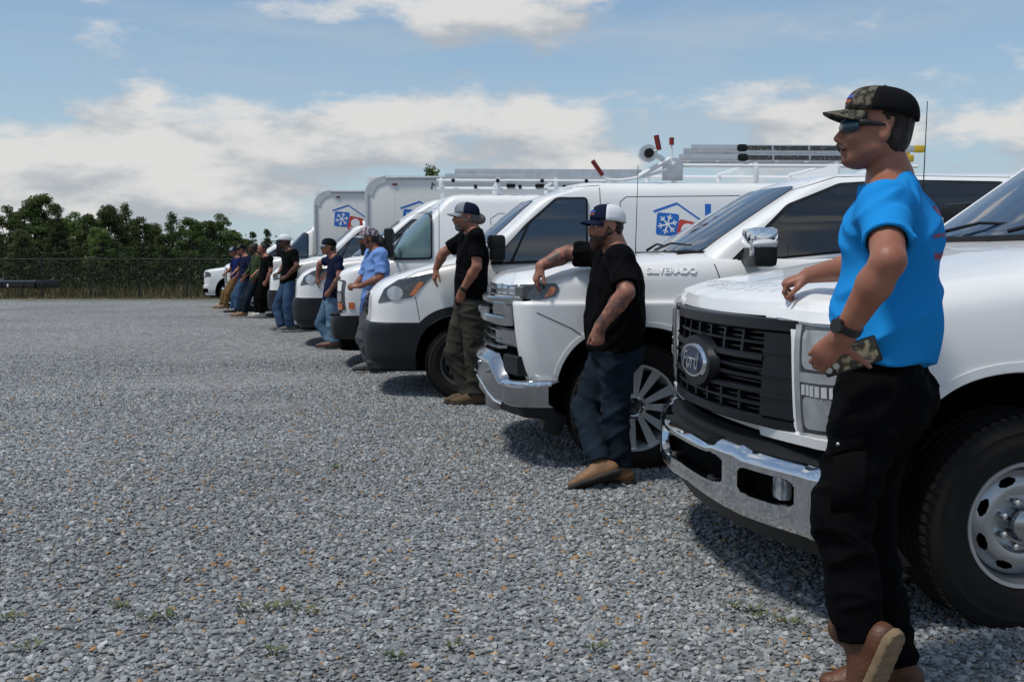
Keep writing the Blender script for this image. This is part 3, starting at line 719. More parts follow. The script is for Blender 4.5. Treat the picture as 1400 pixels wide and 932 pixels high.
    bm = bmesh.new(); v = [bm.verts.new(p) for p in ((-1.25, .02, 1.90), (-1.25, -.02, 1.90), (-1.62, -.02, 1.90), (-1.62, .02, 1.90), (-1.55, 0, 1.99), (-1.62, 0, 2.0))]
    for q in ((0, 4, 1), (0, 3, 5, 4), (1, 4, 5, 2), (3, 2, 5), (0, 1, 2, 3)): bm.faces.new([v[i] for i in q])
    link('roof_fin', from_bm(bm, 'roof_fin'), PAINT, root)
    # front: dark backing, chrome bars, lamps
    def surf(y, z): return .905 - .165 * (abs(y) / .92)**2.2 - .05 * max(0, z - .85)
    def piece(nm, y0, y1, z0, z1, dep, m, par, k=10, sl0=0, sl1=0, back=.07, rnd=.012, both=True, dz=0.):
        for s in ((1, -1) if both else (1,)):
            bm = bmesh.new(); rows = []
            for i in range(k + 1):
                t = i / k; y = y0 + (y1 - y0) * t; a, b = z0 + sl0 * t, z1 + sl1 * t
                rows.append([bm.verts.new((surf(y, (a + b) / 2) + d, s * y, zz)) for zz, d in ((a, dep - back), (a, dep - rnd), (a + min(rnd, (b - a) * .3), dep), (b - min(rnd, (b - a) * .3), dep + dz), (b, dep - rnd + dz), (b, dep - back))])
            for a_, b_ in zip(rows, rows[1:]):
                for j in range(5): bm.faces.new((a_[j], b_[j], b_[j + 1], a_[j + 1]))
            bm.faces.new(rows[0]); bm.faces.new(rows[-1][::-1])
            link(nm, from_bm(bm, nm, True, 30), m, par)
    g = box('grille', (.70, 0, .90), (.06, 1.5, .52), WELL, root)
    piece('grille_back', 0, .93, .60, 1.165, -.06, WELL, g, back=.1)
    piece('grille_bar', 0, .52, 1.125, 1.150, -.005, DULLCH, g); piece('grille_bar', 0, .50, 1.085, 1.102, -.018, DULLCH, g)
    piece('chrome_brow', 0, .90, 1.035, 1.075, .035, DULLCH, g, 14, .0, .02)
    piece('grille_bar', 0, .44, .985, 1.005, .0, BLACKP, g)
    piece('chrome_band', 0, .80, .905, .965, .045, DULLCH, g, 12, 0, .0)
    piece('chrome_band_end', .58, .80, .965, 1.06, .040, DULLCH, g, 4)
    piece('grille_bar', 0, .62, .855, .875, .005, DULLCH, g); piece('grille_bar', 0, .62, .800, .822, .01, DULLCH, g); piece('grille_bar', 0, .62, .745, .765, .02, DULLCH, g)
    piece('grille_insert', .50, .86, .775, .885, -.005, DULLCH, g, 6)
    piece('emblem', 0, .14, .955, 1.0, .062, DULLCH, g, 4)
    for s in (1, -1):
        P = lambda pts: [(s * a, b) for a, b in pts][::s]
        pass
    piece('headlight', .48, .975, 1.085, 1.165, .004, LENSD, root, 10, .0, .0)
    piece('lamp_projector', .56, .64, 1.105, 1.155, .016, LENS, root, 2); piece('lamp_projector', .68, .76, 1.105, 1.155, .016, LENS, root, 2); piece('lamp_projector', .80, .88, 1.105, 1.155, .016, LENS, root, 2)
    piece('lamp_strip', .52, .95, 1.085, 1.098, .018, LAMPW, root, 8)
    for ax in 'LR':
        sh.drape('headlight_side', rpoly([(.72, 1.085), (.60, 1.078), (.50, 1.10), (.475, 1.15), (.50, 1.180), (.72, 1.168)], .012), ax, LENSD, root, off=.006, thick=.02, step=.03)
        sh.drape('side_marker', rpoly([(.575, 1.092), (.52, 1.105), (.498, 1.148), (.53, 1.165)], .012), ax, AMBER, root, off=.010, thick=.008, step=.03)
    # bumper
    def plan(t):
        if t < .70: y = t / .70 * .84; return .985 - .16 * (y / .84)**2.3, y
        a = (t - .70) / .30
        if a < .6:
            b = a / .6 * math.pi / 2; return .825 - .18 + .18 * math.cos(b), .84 + .16 * math.sin(b)
        return .645 - (a - .6) / .4 * .10, 1.0
    def fb(t, v):
        x, y = plan(t); k = max(0, min(1, (y - .45) / .4)); top = .715 - .145 * max(0, min(1, (y - .62) / .16)); bot = .405 + .045 * max(0, 1 - y / .55)
        z = bot + (top - bot) * v
        return x - .07 * max(0, (v - .80) / .20)**1.2 - .03 * max(0, (.12 - v) / .12), y, z
    def hole(y, z, t, v):
        y = abs(y); return (y < .34 and v < .42)
    bp = front_patch('front_bumper', fb, list(np.linspace(0, 1, 54)), list(np.linspace(0, 1, 22)), mat('bumper_chrome', (.46, .47, .49), .12, metal=1, var=.12, vscale=5), root, hole, thick=.03)
    piece('bumper_opening', .70, .93, .595, .72, -.0, BLACKP, bp, 4, back=.12)
    def fs(t, v):
        x, y = plan(.40 + t * .3); return x + .012, y, .41 + .022 * v + .13 * (1 - t)**2 * 0
    for s in (1, -1):
        tube('lower_chrome_strip', [(plan(.16)[0] - .004, s * plan(.16)[1], .52), (plan(.34)[0] - .004, s * plan(.34)[1], .51), (plan(.50)[0] - .004, s * plan(.50)[1], .45), (plan(.60)[0] - .004, s * plan(.60)[1], .415), (plan(.68)[0] - .01, s * plan(.68)[1], .405)], .011, CHROME, bp, 8)
        tube('corner_chrome_strip', [(plan(.74)[0] + .012, s * plan(.74)[1], .555), (plan(.88)[0], s * (plan(.88)[1] + .012), .55), (.53, s * 1.012, .555)], .020, CHROME, bp, 8)
        tube('parking_sensor', [(plan(.30)[0] - .01, s * plan(.30)[1], .63), (plan(.30)[0] + .012, s * plan(.30)[1], .63)], .016, DULLCH, bp, 12)
        tube('parking_sensor', [(plan(.50)[0] - .01, s * plan(.50)[1], .60), (plan(.50)[0] + .012, s * plan(.50)[1], .60)], .016, DULLCH, bp, 12)
        box('skid_corner', (.84, s * .42, .37), (.12, .22, .10), DULLCH, bp, Matrix.Rotation(s * .25, 3, 'Z'), .02)
        # flap in front of the wheel
        bm = bmesh.new(); bm_box(bm, (.50, s * .80, .30), (.13, .32, .15), Matrix.Rotation(-.35, 3, 'Y'), .03); link('air_deflector', from_bm(bm, 'air_deflector'), BLACKP, root)
    def fb3(t, v):
        x, y = plan(t); return x - .06 - .05 * (1 - v), y * .985, .33 + .10 * v
    front_patch('lower_valance', fb3, list(np.linspace(0, .95, 30)), [0, .5, 1], BLACKP, root, None, thick=.01)
    emboss(root, sh, 'SILVERADO', .052, 'L', -.07, 1.24, LWHITE, 'fender_lettering', .004, bold=.0015, stretch=1.18)
    tube('antenna', [(-.30, -.80, 1.34), (-.30, -.80, 1.42), (-.315, -.80, 2.06)], [.006, .0035, .0022], BLACKP, root, 6)
    wheel_set('alloy', root, 3.745, 1.70, .415, .275, .022, R(7), (.49, .505))
    box('rear_bumper', (xr - .05, 0, .62), (.14, 1.9, .2), CHROME, root, bev=.04)
    for s in (1, -1): box('tail_lamp', (xr + .03, s * .94, 1.08), (.06, .13, .40), RED, root, bev=.02)
    return sh

# ------------------------------------------------------------------ cargo vans and cutaway cabs
def logo(root, sh, x, z, s, axis='L', words=True):
    """house outline over a snowflake tile and a sun tile"""
    sg = -1 if axis == 'L' else 1
    P = lambda pts: [(x + sg * a * s, z + b * s) for a, b in pts]
    def rot(pts, ang, cx, cy): c, q = math.cos(ang), math.sin(ang); return [(cx + a * c - b * q, cy + a * q + b * c) for a, b in pts]
    def D(nm, pts, m, off): return sh.drape(nm, P(pts), axis, m, lg, off=off, thick=0, step=.2)
    lg = root; lg = D('logo', rot(rpoly([(-.265, -.265), (.265, -.265), (.265, .265), (-.265, .265)], .066, 3), -.08, .25, .50), BLUE, .0022)
    def stroke(nm, a, b, wd, m, off):
        d = (Vector(b) - Vector(a)).normalized(); n = Vector((-d.y, d.x)) * wd / 2; a, b = Vector(a), Vector(b)
        D(nm, [tuple(a + n), tuple(b + n), tuple(b - n), tuple(a - n)], m, off)
    stroke('logo_roof', (-.08, .80), (.50, 1.0), .055, BLUE, .0022); stroke('logo_roof', (.48, 1.0), (1.08, .58), .04, BLUE, .0026)
    sq = lambda a: rpoly([(-a, -a), (a, -a), (a, a), (-a, a)], a * .25, 3)
    for k in range(6):
        a = k * math.pi / 3 + .2; c, q = math.cos(a), math.sin(a)
        stroke('snowflake_arm', (.25, .50), (.25 + .235 * c, .50 + .235 * q), .034, LWHITE, .0034 + k * .0003)
        for sd_ in (-1, 1):
            b = a + sd_ * .8; p = (.25 + .13 * c, .50 + .13 * q)
            stroke('snowflake_branch', p, (p[0] + .085 * math.cos(b), p[1] + .085 * math.sin(b)), .026, LWHITE, .0054 + (k * 2 + sd_) * .0001)
    D('logo_tile', rot(sq(.25), -.22, .73, .33), LRED, .0026)
    D('logo_sun', [(.73 + .16 * math.cos(2 * math.pi * k / 24), .36 + .16 * math.sin(2 * math.pi * k / 24)) for k in range(24)], LWHITE, .0038)
    for k in range(5):
        a = -2.4 + k * .45; stroke('sun_ray', (.73 + .19 * math.cos(a), .36 + .19 * math.sin(a)), (.73 + .27 * math.cos(a), .36 + .27 * math.sin(a)), .03, LWHITE, .0038)
    return lg
def van(root, roof=2.09, xr=-4.75, hub=0, rack=None, cutaway=False, lowres=False, logo_at=None, side_text=True):
    """short-nosed van: raked windshield, tall side, dark lower bumper and swept-back lamps"""
    xrb = xr if not cutaway else -.95
    tp = [(1.05, .90), (.8, .945), (.5, .975), (.1, 1.0), (-6, 1.0)]
    zbelt = [(1.0, .98), (.7, 1.06), (.3, 1.15), (0, 1.20), (-.4, 1.25), (-6, 1.26)]
    zh1 = [(1.0, 1.03), (.8, 1.09), (.3, 1.23), (.05, 1.28), (-.4, 1.33), (-6, 1.33)]
    zh2 = [(1.0, 1.06), (.8, 1.12), (.3, 1.27), (.05, 1.33), (-.4, 1.40), (-6, 1.40)]
    zh3 = [(1.0, 1.07), (.8, 1.13), (.3, 1.285), (.05, 1.345), (-.4, 1.42), (-6, 1.42)]
    lv = [dict(z=.27, xf=.90, bulge=.12, w=.90, rc=(.24, .22), xr=xrb, tp=tp, sub=5), dict(z=.40, xf=1.0, bulge=.14, w=.955, rc=(.28, .24), xr=xrb, tp=tp, sub=6),
          dict(z=.60, xf=1.015, bulge=.15, w=.975, rc=(.30, .26), xr=xrb, tp=tp, sub=4), dict(z=.71, xf=.995, bulge=.16, w=.985, rc=(.30, .26), xr=xrb, tp=tp, sub=3), dict(z=.725, xf=.975, bulge=.16, w=.982, rc=(.30, .26), xr=xrb, tp=tp, sub=6),
          dict(z=[(a, min(b, .95)) for a, b in zbelt], xf=.96, bulge=.17, w=.99, rc=(.32, .26), xr=xrb, tp=tp, sub=5), dict(z=zbelt, xf=.93, bulge=.18, w=.985, rc=(.34, .26), xr=xrb, tp=tp, sub=5),
          dict(z=zh1, xf=.87, bulge=.18, w=.93, rc=(.34, .26), xr=xrb, tp=tp, sub=4), dict(z=zh2, xf=.80, bulge=.16, w=.72, rc=(.26, .22), xr=xrb + .1, sub=4), dict(z=zh3, xf=.74, bulge=.1, w=.38, rc=(.16, .16), xr=xrb + .2, sub=3), dict(z=zh3, xf=.68, w=.01, rc=(.005, .005), rr=.004, xr=xrb + .3)]
    sh = Shell(lv, n=(14, 12, 60 if cutaway else 120, 6, 6))
    zc = .345; sh.arch(0, zc, .44, .45, sq=2.3)
    if not cutaway: sh.arch(-3.75, zc, .43, .44, sq=2.3)
    c, L, J = sh.cells(); x, y, z = c[..., 0], c[..., 1], c[..., 2]
    bump = (L < 4.0) & (x > .30); hood = (L >= 7.0) & (x > -.30)
    sh.part('body', ~bump & ~hood, PAINT, root, thick=.01); sh.part('front_bumper', bump, GREYP, root, thick=.01); sh.part('hood', hood, PAINT, root)
    arch_lip(sh, root, 0, zc, .44, .45, 2.3, .085, GREYP, off=.018)
    if not cutaway: arch_lip(sh, root, -3.75, zc, .43, .44, 2.3, .06, GREYP, off=.012)
    chassis(root, .80, xr + .1, 1.4, .24, .52)
    # upper body
    rr = roof; x2 = xrb
    bl = [dict(z=1.20, xf=.22, bulge=.29, w=.985, rc=(.12, .10), xr=x2, sub=3), dict(z=1.33, xf=.10, bulge=.29, w=.975, rc=(.12, .10), xr=x2, sub=6),
          dict(z=1.62, xf=-.26, bulge=.24, w=.945, rc=(.11, .09), xr=x2, sub=5), dict(z=1.90, xf=-.64, bulge=.17, w=.90, rc=(.10, .09), xr=x2, sub=4),
          dict(z=rr - .085, xf=-.90 - (rr - 2.09) * .6, bulge=.18, w=.865, rc=(.12, .10), xr=x2 + .02, sub=4), dict(z=[(0, rr - .03), (-1.4, rr - .02), (-6, rr - .02)], xf=-1.05 - (rr - 2.09) * .6, bulge=.14, w=.77, rc=(.14, .12), xr=x2 + .05, sub=4),
          dict(z=[(-.9, rr - .015), (-1.6, rr), (-6, rr)], xf=-1.22 - (rr - 2.09) * .6, bulge=.1, w=.5, rc=(.14, .12), xr=x2 + .1, sub=3), dict(z=[(-1, rr), (-1.8, rr + .012), (-6, rr + .012)], xf=-1.45 if not cutaway else -.93, w=.01, rc=(.005, .005), rr=.004, xr=x2 + .3 if not cutaway else x2)]
    if cutaway:
        for d in bl: d['xf'] = max(d['xf'], -.80)
        bl[-1]['xf'] = -.90; bl[-1]['xr'] = -.93
    bs = Shell(bl, n=(16, 8, 40 if cutaway else 110, 6, 6)); c, L, J = bs.cells(); bs.part('upper_body', L > -1, PAINT, root)
    top = min(1.90, rr - .15)
    bs.drape('windshield', rpoly([(-.80, 1.34), (.80, 1.34), (.70, top - .02), (-.70, top - .02)], .06), 'F', GLASSB if not lowres else GLASS, root, off=.012, thick=.016, step=.03)
    xe = -1.17 if not cutaway else -.86
    for ax in 'LR':
        bs.drape('window_seal', rpoly([(-.25, 1.265), (xe - .02, 1.30), (xe - .02, top), (-.89, top), (-.60, top - .25)], .04), ax, BLACKP, root, off=.020, thick=.024, step=.03)
        bs.drape('side_window', rpoly([(-.48, 1.30), (xe, 1.32), (xe, top - .02), (-.905, top - .02), (-.64, top - .25)], .03), ax, VANGLASS, root, off=.026, thick=.008, step=.03)
        bs.drape('quarter_glass', rpoly([(-.29, 1.285), (-.45, 1.297), (-.60, top - .29), (-.52, top - .35)], .02), ax, VANGLASS, root, off=.026, thick=.008, step=.03)
        if not cutaway:
            bs.line('door_gap', [(-1.31, 2.0), (-1.31, 1.21)], ax, .007, SEAM, root); sh.line('door_gap', [(-1.31, 1.21), (-1.31, .45)], ax, .007, SEAM, root)
            bs.line('roof_seam', [(-.05, 1.42), (-.35, 1.66), (-.72, 1.915), (-1.0, 2.0), (-1.31, 2.02)], ax, .007, SEAM, root)
            bs.line('panel_gap', [(-1.50, 1.25), (-1.50, 1.86), (-1.56, 1.91), (-2.75, 1.925), (-4.4, 1.925)], ax, .007, SEAM, root)
            bs.line('panel_gap', [(-2.80, 1.92), (-2.80, 1.22)], ax, .006, SEAM, root)
            sh.line('panel_gap', [(-2.80, 1.22), (-2.80, .45)], ax, .006, SEAM, root)
        sh.line('fender_gap', [(.40, .735), (.44, .97)], ax, .006, SEAM, root)
        sh.line('door_gap', [(-.33, 1.20), (-.36, .9), (-.42, .5)], ax, .007, SEAM, root)
        sh.line('bumper_gap', [(.92, .455), (.70, .45), (.46, .445)], ax, .010, SEAM, root)
        sh.line('hood_gap', [(.62, 1.10), (.42, 1.20), (.1, 1.268), (-.2, 1.30)], ax, .008, SEAM, root)
        hl = sh.drape('headlight', rpoly([(.80, .905), (.735, 1.04), (.60, 1.125), (.24, 1.195), (.275, 1.165), (.47, .965)], .02), ax, LENSD, root, off=.006, thick=.02, step=.035)
        sh.drape('lamp_reflector', [(.63 + .075 * math.cos(k * math.pi / 9), 1.0 + .068 * math.sin(k * math.pi / 9)) for k in range(18)], ax, LENS, hl, off=.010, thick=.008, step=.04)
        sh.drape('turn_signal', rpoly([(.50, .98), (.445, .985), (.36, 1.10), (.40, 1.115)], .015), ax, AMBER, hl, off=.010, thick=.008, step=.04)
    # grille between the lamps
    gp = sh.drape('grille', rpoly([(-.50, .77), (.50, .77), (.54, .99), (-.54, .99)], .05), 'F', BLACKP, root, off=.006, thick=.02)
    for zz in (.80, .86, .92, .965): sh.drape('grille_bar', [(-.48, zz), (.48, zz), (.48, zz + .022), (-.48, zz + .022)], 'F', GREYP if zz < .96 else DULLCH, gp, off=.02, thick=.02, step=.1)
    sh.drape('lower_grille', rpoly([(-.50, .33), (.50, .33), (.50, .45), (-.50, .45)], .03), 'F', WELL, root, off=.004, thick=.01)
    wiper(root, (.20, -.60, 1.33), (.10, .05, 1.37)); wiper(root, (.24, .08, 1.33), (-.05, .70, 1.36))
    mirror_unit(root, -.30, .98, 1.42, BLACKP, BLACKP, 1.15)
    wheel_set('steel5', root, 3.75, 1.72, .355, .235, .022, R(3), (.43, .44))
    if not cutaway:
        for s in (1, -1): box('tail_lamp', (xr - .0, s * .93, 1.2), (.06, .08, .5), RED, root, bev=.02)
        box('rear_bumper', (xr - .06, 0, .48), (.14, 1.8, .18), GREYP, root, bev=.04)
    return sh, bs
VANGLASS = mat('van_glass', (.010, .022, .042), .03, spec=.8, coat=.5)
def cargo_box(root, x0, x1, zt, zb=.95, w=1.10):
    """body of a moving truck: panel sides, bright corner posts, rounded front cap"""
    c = box('cargo_box', ((x0 + x1) / 2, 0, (zt + zb) / 2), (x0 - x1, 2 * w, zt - zb), BOXW, root, bev=.01)
    for s in (1, -1):
        tube('corner_post', [(x0 + .012, s * (w + .004), zb), (x0 + .012, s * (w + .004), zt - .30)], .035, ALU, root, 8)
        tube('top_rail', [(x0 - .34, s * (w + .006), zt - .02), (x1, s * (w + .006), zt - .02)], .034, ALU, root, 8)
        tube('bottom_rail', [(x0, s * (w + .006), zb), (x1, s * (w + .006), zb)], .035, ALU, root, 8)
        pts = [(x0 + .05, zt - .34), (x0 + .02, zt - .20), (x0 - .06, zt - .09), (x0 - .18, zt - .02), (x0 - .36, zt + .022), (x0 - .36, zt - .10), (x0 - .20, zt - .16), (x0 - .13, zt - .24), (x0 - .10, zt - .34)]
        bm = bmesh.new(); a = [bm.verts.new((p, s * (w + .012), q)) for p, q in pts]; b = [bm.verts.new((p, s * (w - .10), q)) for p, q in pts]
        bm.faces.new(a); bm.faces.new(b[::-1])
        for i in range(len(pts)): j = (i + 1) % len(pts); bm.faces.new((a[i], a[j], b[j], b[i]))
        link('corner_cap', from_bm(bm, 'corner_cap', True, 30), mat('box_cap_grey', (.55, .56, .57), .35, metal=.2, var=.1), root)
        k = 9
        for i in range(1, k):
            xx = x0 + (x1 - x0) * i / k; box('panel_joint', (xx, s * (w - .004), (zt + zb) / 2), (.03, .01, zt - zb - .1), BOXW, root, bev=.003)
        box('marker_lamp', (x0 - .50, s * (w + .012), zt - .14), (.09, .02, .035), RED, root, bev=.008)
    bm = bmesh.new(); P = [(x0 + .03, zt - .34), (x0 + .015, zt - .20), (x0 - .06, zt - .09), (x0 - .18, zt - .022), (x0 - .36, zt + .018)]
    a = [bm.verts.new((p, -w, q)) for p, q in P]; b = [bm.verts.new((p, w, q)) for p, q in P]
    for i in range(len(P) - 1): bm.faces.new((a[i], a[i + 1], b[i + 1], b[i]))
    link('front_cap', from_bm(bm, 'front_cap'), mat('box_cap_grey', (.5, .5, .5)), root)
    return c
def box_shell(x0, x1, zt, w):
    return Shell([dict(z=.9, xf=x0, bulge=0, w=w, rc=(.004, .004), rr=.004, xr=x1), dict(z=zt, xf=x0, bulge=0, w=w, rc=(.004, .004), rr=.004, xr=x1)], sub=2, n=(4, 3, 8, 3, 3))

# full-size van with the upright stacked lamps
def square_van(root, cutaway=False, xr=-4.45, roof=2.12, chrome=False):
    xrb = xr if not cutaway else -.62
    tp = [(.9, .93), (.5, .965), (0, 1.0), (-6, 1.0)]
    zb = [(.9, 1.10), (.4, 1.20), (0, 1.28), (-6, 1.28)]; z1 = [(.9, 1.135), (.4, 1.25), (0, 1.34), (-6, 1.34)]; z2 = [(.9, 1.15), (.4, 1.28), (0, 1.38), (-6, 1.38)]
    lv = [dict(z=.42, xf=.72, w=.93, rc=(.16, .14), xr=xrb, tp=tp), dict(z=.60, xf=.76, w=.99, rc=(.16, .14), xr=xrb, tp=tp), dict(z=.90, xf=.78, w=1.01, rc=(.18, .14), xr=xrb, tp=tp),
          dict(z=zb, xf=.76, w=.985, rc=(.2, .16), xr=xrb, tp=tp), dict(z=z1, xf=.72, w=.90, rc=(.2, .16), xr=xrb, tp=tp), dict(z=z2, xf=.66, w=.6, rc=(.2, .16), xr=xrb + .05, sub=3), dict(z=z2, xf=.58, w=.01, rc=(.005, .005), rr=.004, xr=xrb + .1)]
    sh = Shell(lv, n=(12, 9, 100 if not cutaway else 50, 5, 5)); zc = .36; sh.arch(0, zc, .46, .47, sq=2.6)
    if not cutaway: sh.arch(-3.4, zc, .45, .46, sq=2.6)
    c, L, J = sh.cells(); x, y, z = c[..., 0], c[..., 1], c[..., 2]
    front = (x > .55) & (y < .90) & (z > .66) & (z < 1.075) & (L < 4); hood = (L >= 4) & (x > -.1)
    sh.part('body', ~front & ~hood & ~((z < .62) & (x > .4)), PAINT, root, thick=.01); sh.part('hood', hood, PAINT, root); sh.part('front_mask', front, BLACKP, root)
    arch_lip(sh, root, 0, zc, .46, .47, 2.6, .03); chassis(root, .6, xr + .1, 1.4, .28, .55)
    bl = [dict(z=1.22, xf=.36, bulge=.22, w=.985, rc=(.12, .1), xr=xrb), dict(z=1.36, xf=.24, bulge=.22, w=.97, rc=(.12, .1), xr=xrb, sub=5), dict(z=1.62, xf=-.02, bulge=.2, w=.92, rc=(.1, .09), xr=xrb), dict(z=1.88, xf=-.30, bulge=.16, w=.86, rc=(.1, .09), xr=xrb),
          dict(z=roof - .08, xf=-.46, bulge=.14, w=.81, rc=(.12, .1), xr=xrb + .01), dict(z=roof - .02, xf=-.60, bulge=.1, w=.68, rc=(.12, .12), xr=xrb + .04), dict(z=roof, xf=-.66 if cutaway else -.8, w=.4, rc=(.1, .1), xr=xrb + .05, sub=3), dict(z=roof + .01, xf=-.63 if cutaway else -1.0, w=.01, rc=(.005, .005), rr=.004, xr=xrb + .1)]
    if cutaway:
        for d in bl: d['xf'] = max(d['xf'], -.46); d['xr'] = xrb
        bl[-1]['xf'] = -.55; bl[-1]['xr'] = -.60
    bs = Shell(bl, n=(12, 8, 90 if not cutaway else 30, 5, 5)); c, L, J = bs.cells(); bs.part('upper_body', L > -1, PAINT, root)
    bs.drape('windshield', rpoly([(-.80, 1.37), (.80, 1.37), (.71, 1.89), (-.71, 1.89)], .06), 'F', GLASSB, root, off=.012, thick=.016, step=.03)
    xe = -.40 if not cutaway else -.50
    for ax in 'LR':
        bs.drape('window_seal', rpoly([(.16, 1.30), (xe, 1.31), (xe, 1.86), (-.17, 1.86)], .04), ax, BLACKP, root, off=.020, thick=.024, step=.03)
        sw = bs.drape('side_window', rpoly([(.07, 1.325), (xe + .02, 1.33), (xe + .02, 1.84), (-.16, 1.84)], .04), ax, VANCLEAR if not cutaway else VANGLASS, root, off=.026, thick=.008, step=.03)
        if not cutaway:
            for xx in (-.48, -.78): bs.line('door_gap', [(xx, 1.98), (xx, 1.24)], ax, .007, SEAM, root); sh.line('door_gap', [(xx, 1.24), (xx, .5)], ax, .007, SEAM, root)
            bs.line('panel_gap', [(-1.1, 1.3), (-1.1, 1.80), (-1.2, 1.86), (-2.1, 1.86)], ax, .007, SEAM, root)
            bs.line('roof_seam', [(.1, 1.5), (-.2, 1.80), (-.40, 1.92), (-.48, 1.93)], ax, .007, SEAM, root)
    # stacked lamps each side of a dark grille, heavy bumper
    gp = sh.drape('grille', rpoly([(-.60, .70), (.60, .70), (.60, 1.06), (-.60, 1.06)], .03), 'F', GRILLE if not chrome else CHROME, root, off=.010, thick=.03)
    for k in range(5): sh.drape('grille_bar', [(-.56, .73 + k * .066), (.56, .73 + k * .066), (.56, .755 + k * .066), (-.56, .755 + k * .066)], 'F', BLACKP, gp, off=.028, thick=.02, step=.1)
    for s in (1, -1):
        P = lambda pts: [(s * a, b) for a, b in pts][::s]
        hl = sh.drape('headlight', rpoly(P([(.63, .70), (.94, .70), (.94, 1.065), (.63, 1.065)]), .03), 'F', LENSD, root, off=.010, thick=.03)
        sh.drape('lamp_reflector', rpoly(P([(.66, .93), (.92, .93), (.92, 1.045), (.66, 1.045)]), .02), 'F', LAMPW, hl, off=.016, thick=.01)
        sh.drape('lamp_reflector', rpoly(P([(.66, .805), (.92, .805), (.92, .915), (.66, .915)]), .02), 'F', LENS, hl, off=.016, thick=.01)
        sh.drape('turn_signal', rpoly(P([(.66, .71), (.92, .71), (.92, .79), (.66, .79)]), .02), 'F', AMBER, hl, off=.016, thick=.01)
        sh.drape('turn_signal', rpoly([(.60, .72), (.53, .72), (.53, .80), (.60, .80)], .01), 'L' if s > 0 else 'R', AMBER, hl, off=.008, thick=.008)
    def plan(t):
        if t < .75: y = t / .75 * .86; return .90 - .09 * (y / .86)**2.4, y
        a = (t - .75) / .25 * 1.0
        if a < .5: b = a / .5 * math.pi / 2; return .81 - .16 + .16 * math.cos(b), .86 + .14 * math.sin(b)
        return .65 - (a - .5) * .3, 1.0
    front_patch('front_bumper', lambda t, v: (plan(t)[0] - .03 * abs(2 * v - 1)**3, plan(t)[1], .36 + .28 * v), list(np.linspace(0, 1, 36)), list(np.linspace(0, 1, 9)), BLACKP if not chrome else CHROME, root, None, thick=.04)
    front_patch('air_dam', lambda t, v: (plan(t)[0] - .10, plan(t)[1] * .95, .22 + .15 * v), list(np.linspace(0, 1, 20)), [0, 1], WELL, root, None, thick=.01)
    box('bumper_shelf', (.76, 0, .645), (.16, 1.7, .03), BLACKP, root, bev=.01)
    for s in (1, -1):
        m_ = box('door_mirror', (.10, s * 1.20, 1.50), (.11, .20, .34), BLACKP, root, bev=.03)
        tube('mirror_arm', [(.06, s * .96, 1.62), (.09, s * 1.12, 1.60)], .015, BLACKP, m_); tube('mirror_arm', [(.06, s * .97, 1.38), (.09, s * 1.12, 1.40)], .015, BLACKP, m_)
        if not cutaway: box('tail_lamp', (xr, s * .93, 1.2), (.06, .08, .4), RED, root, bev=.02)
    wheel_set('steel5', root, 3.4, 1.72, .365, .235, .022, 0, (.45, .46))
    if not cutaway: box('rear_bumper', (xr - .06, 0, .5), (.14, 1.8, .2), BLACKP, root, bev=.04)
    return sh, bs
VANCLEAR = mat('pale_van_glass', (.10, .17, .17), .05, spec=.8, coat=.5, var=.6, vscale=3)

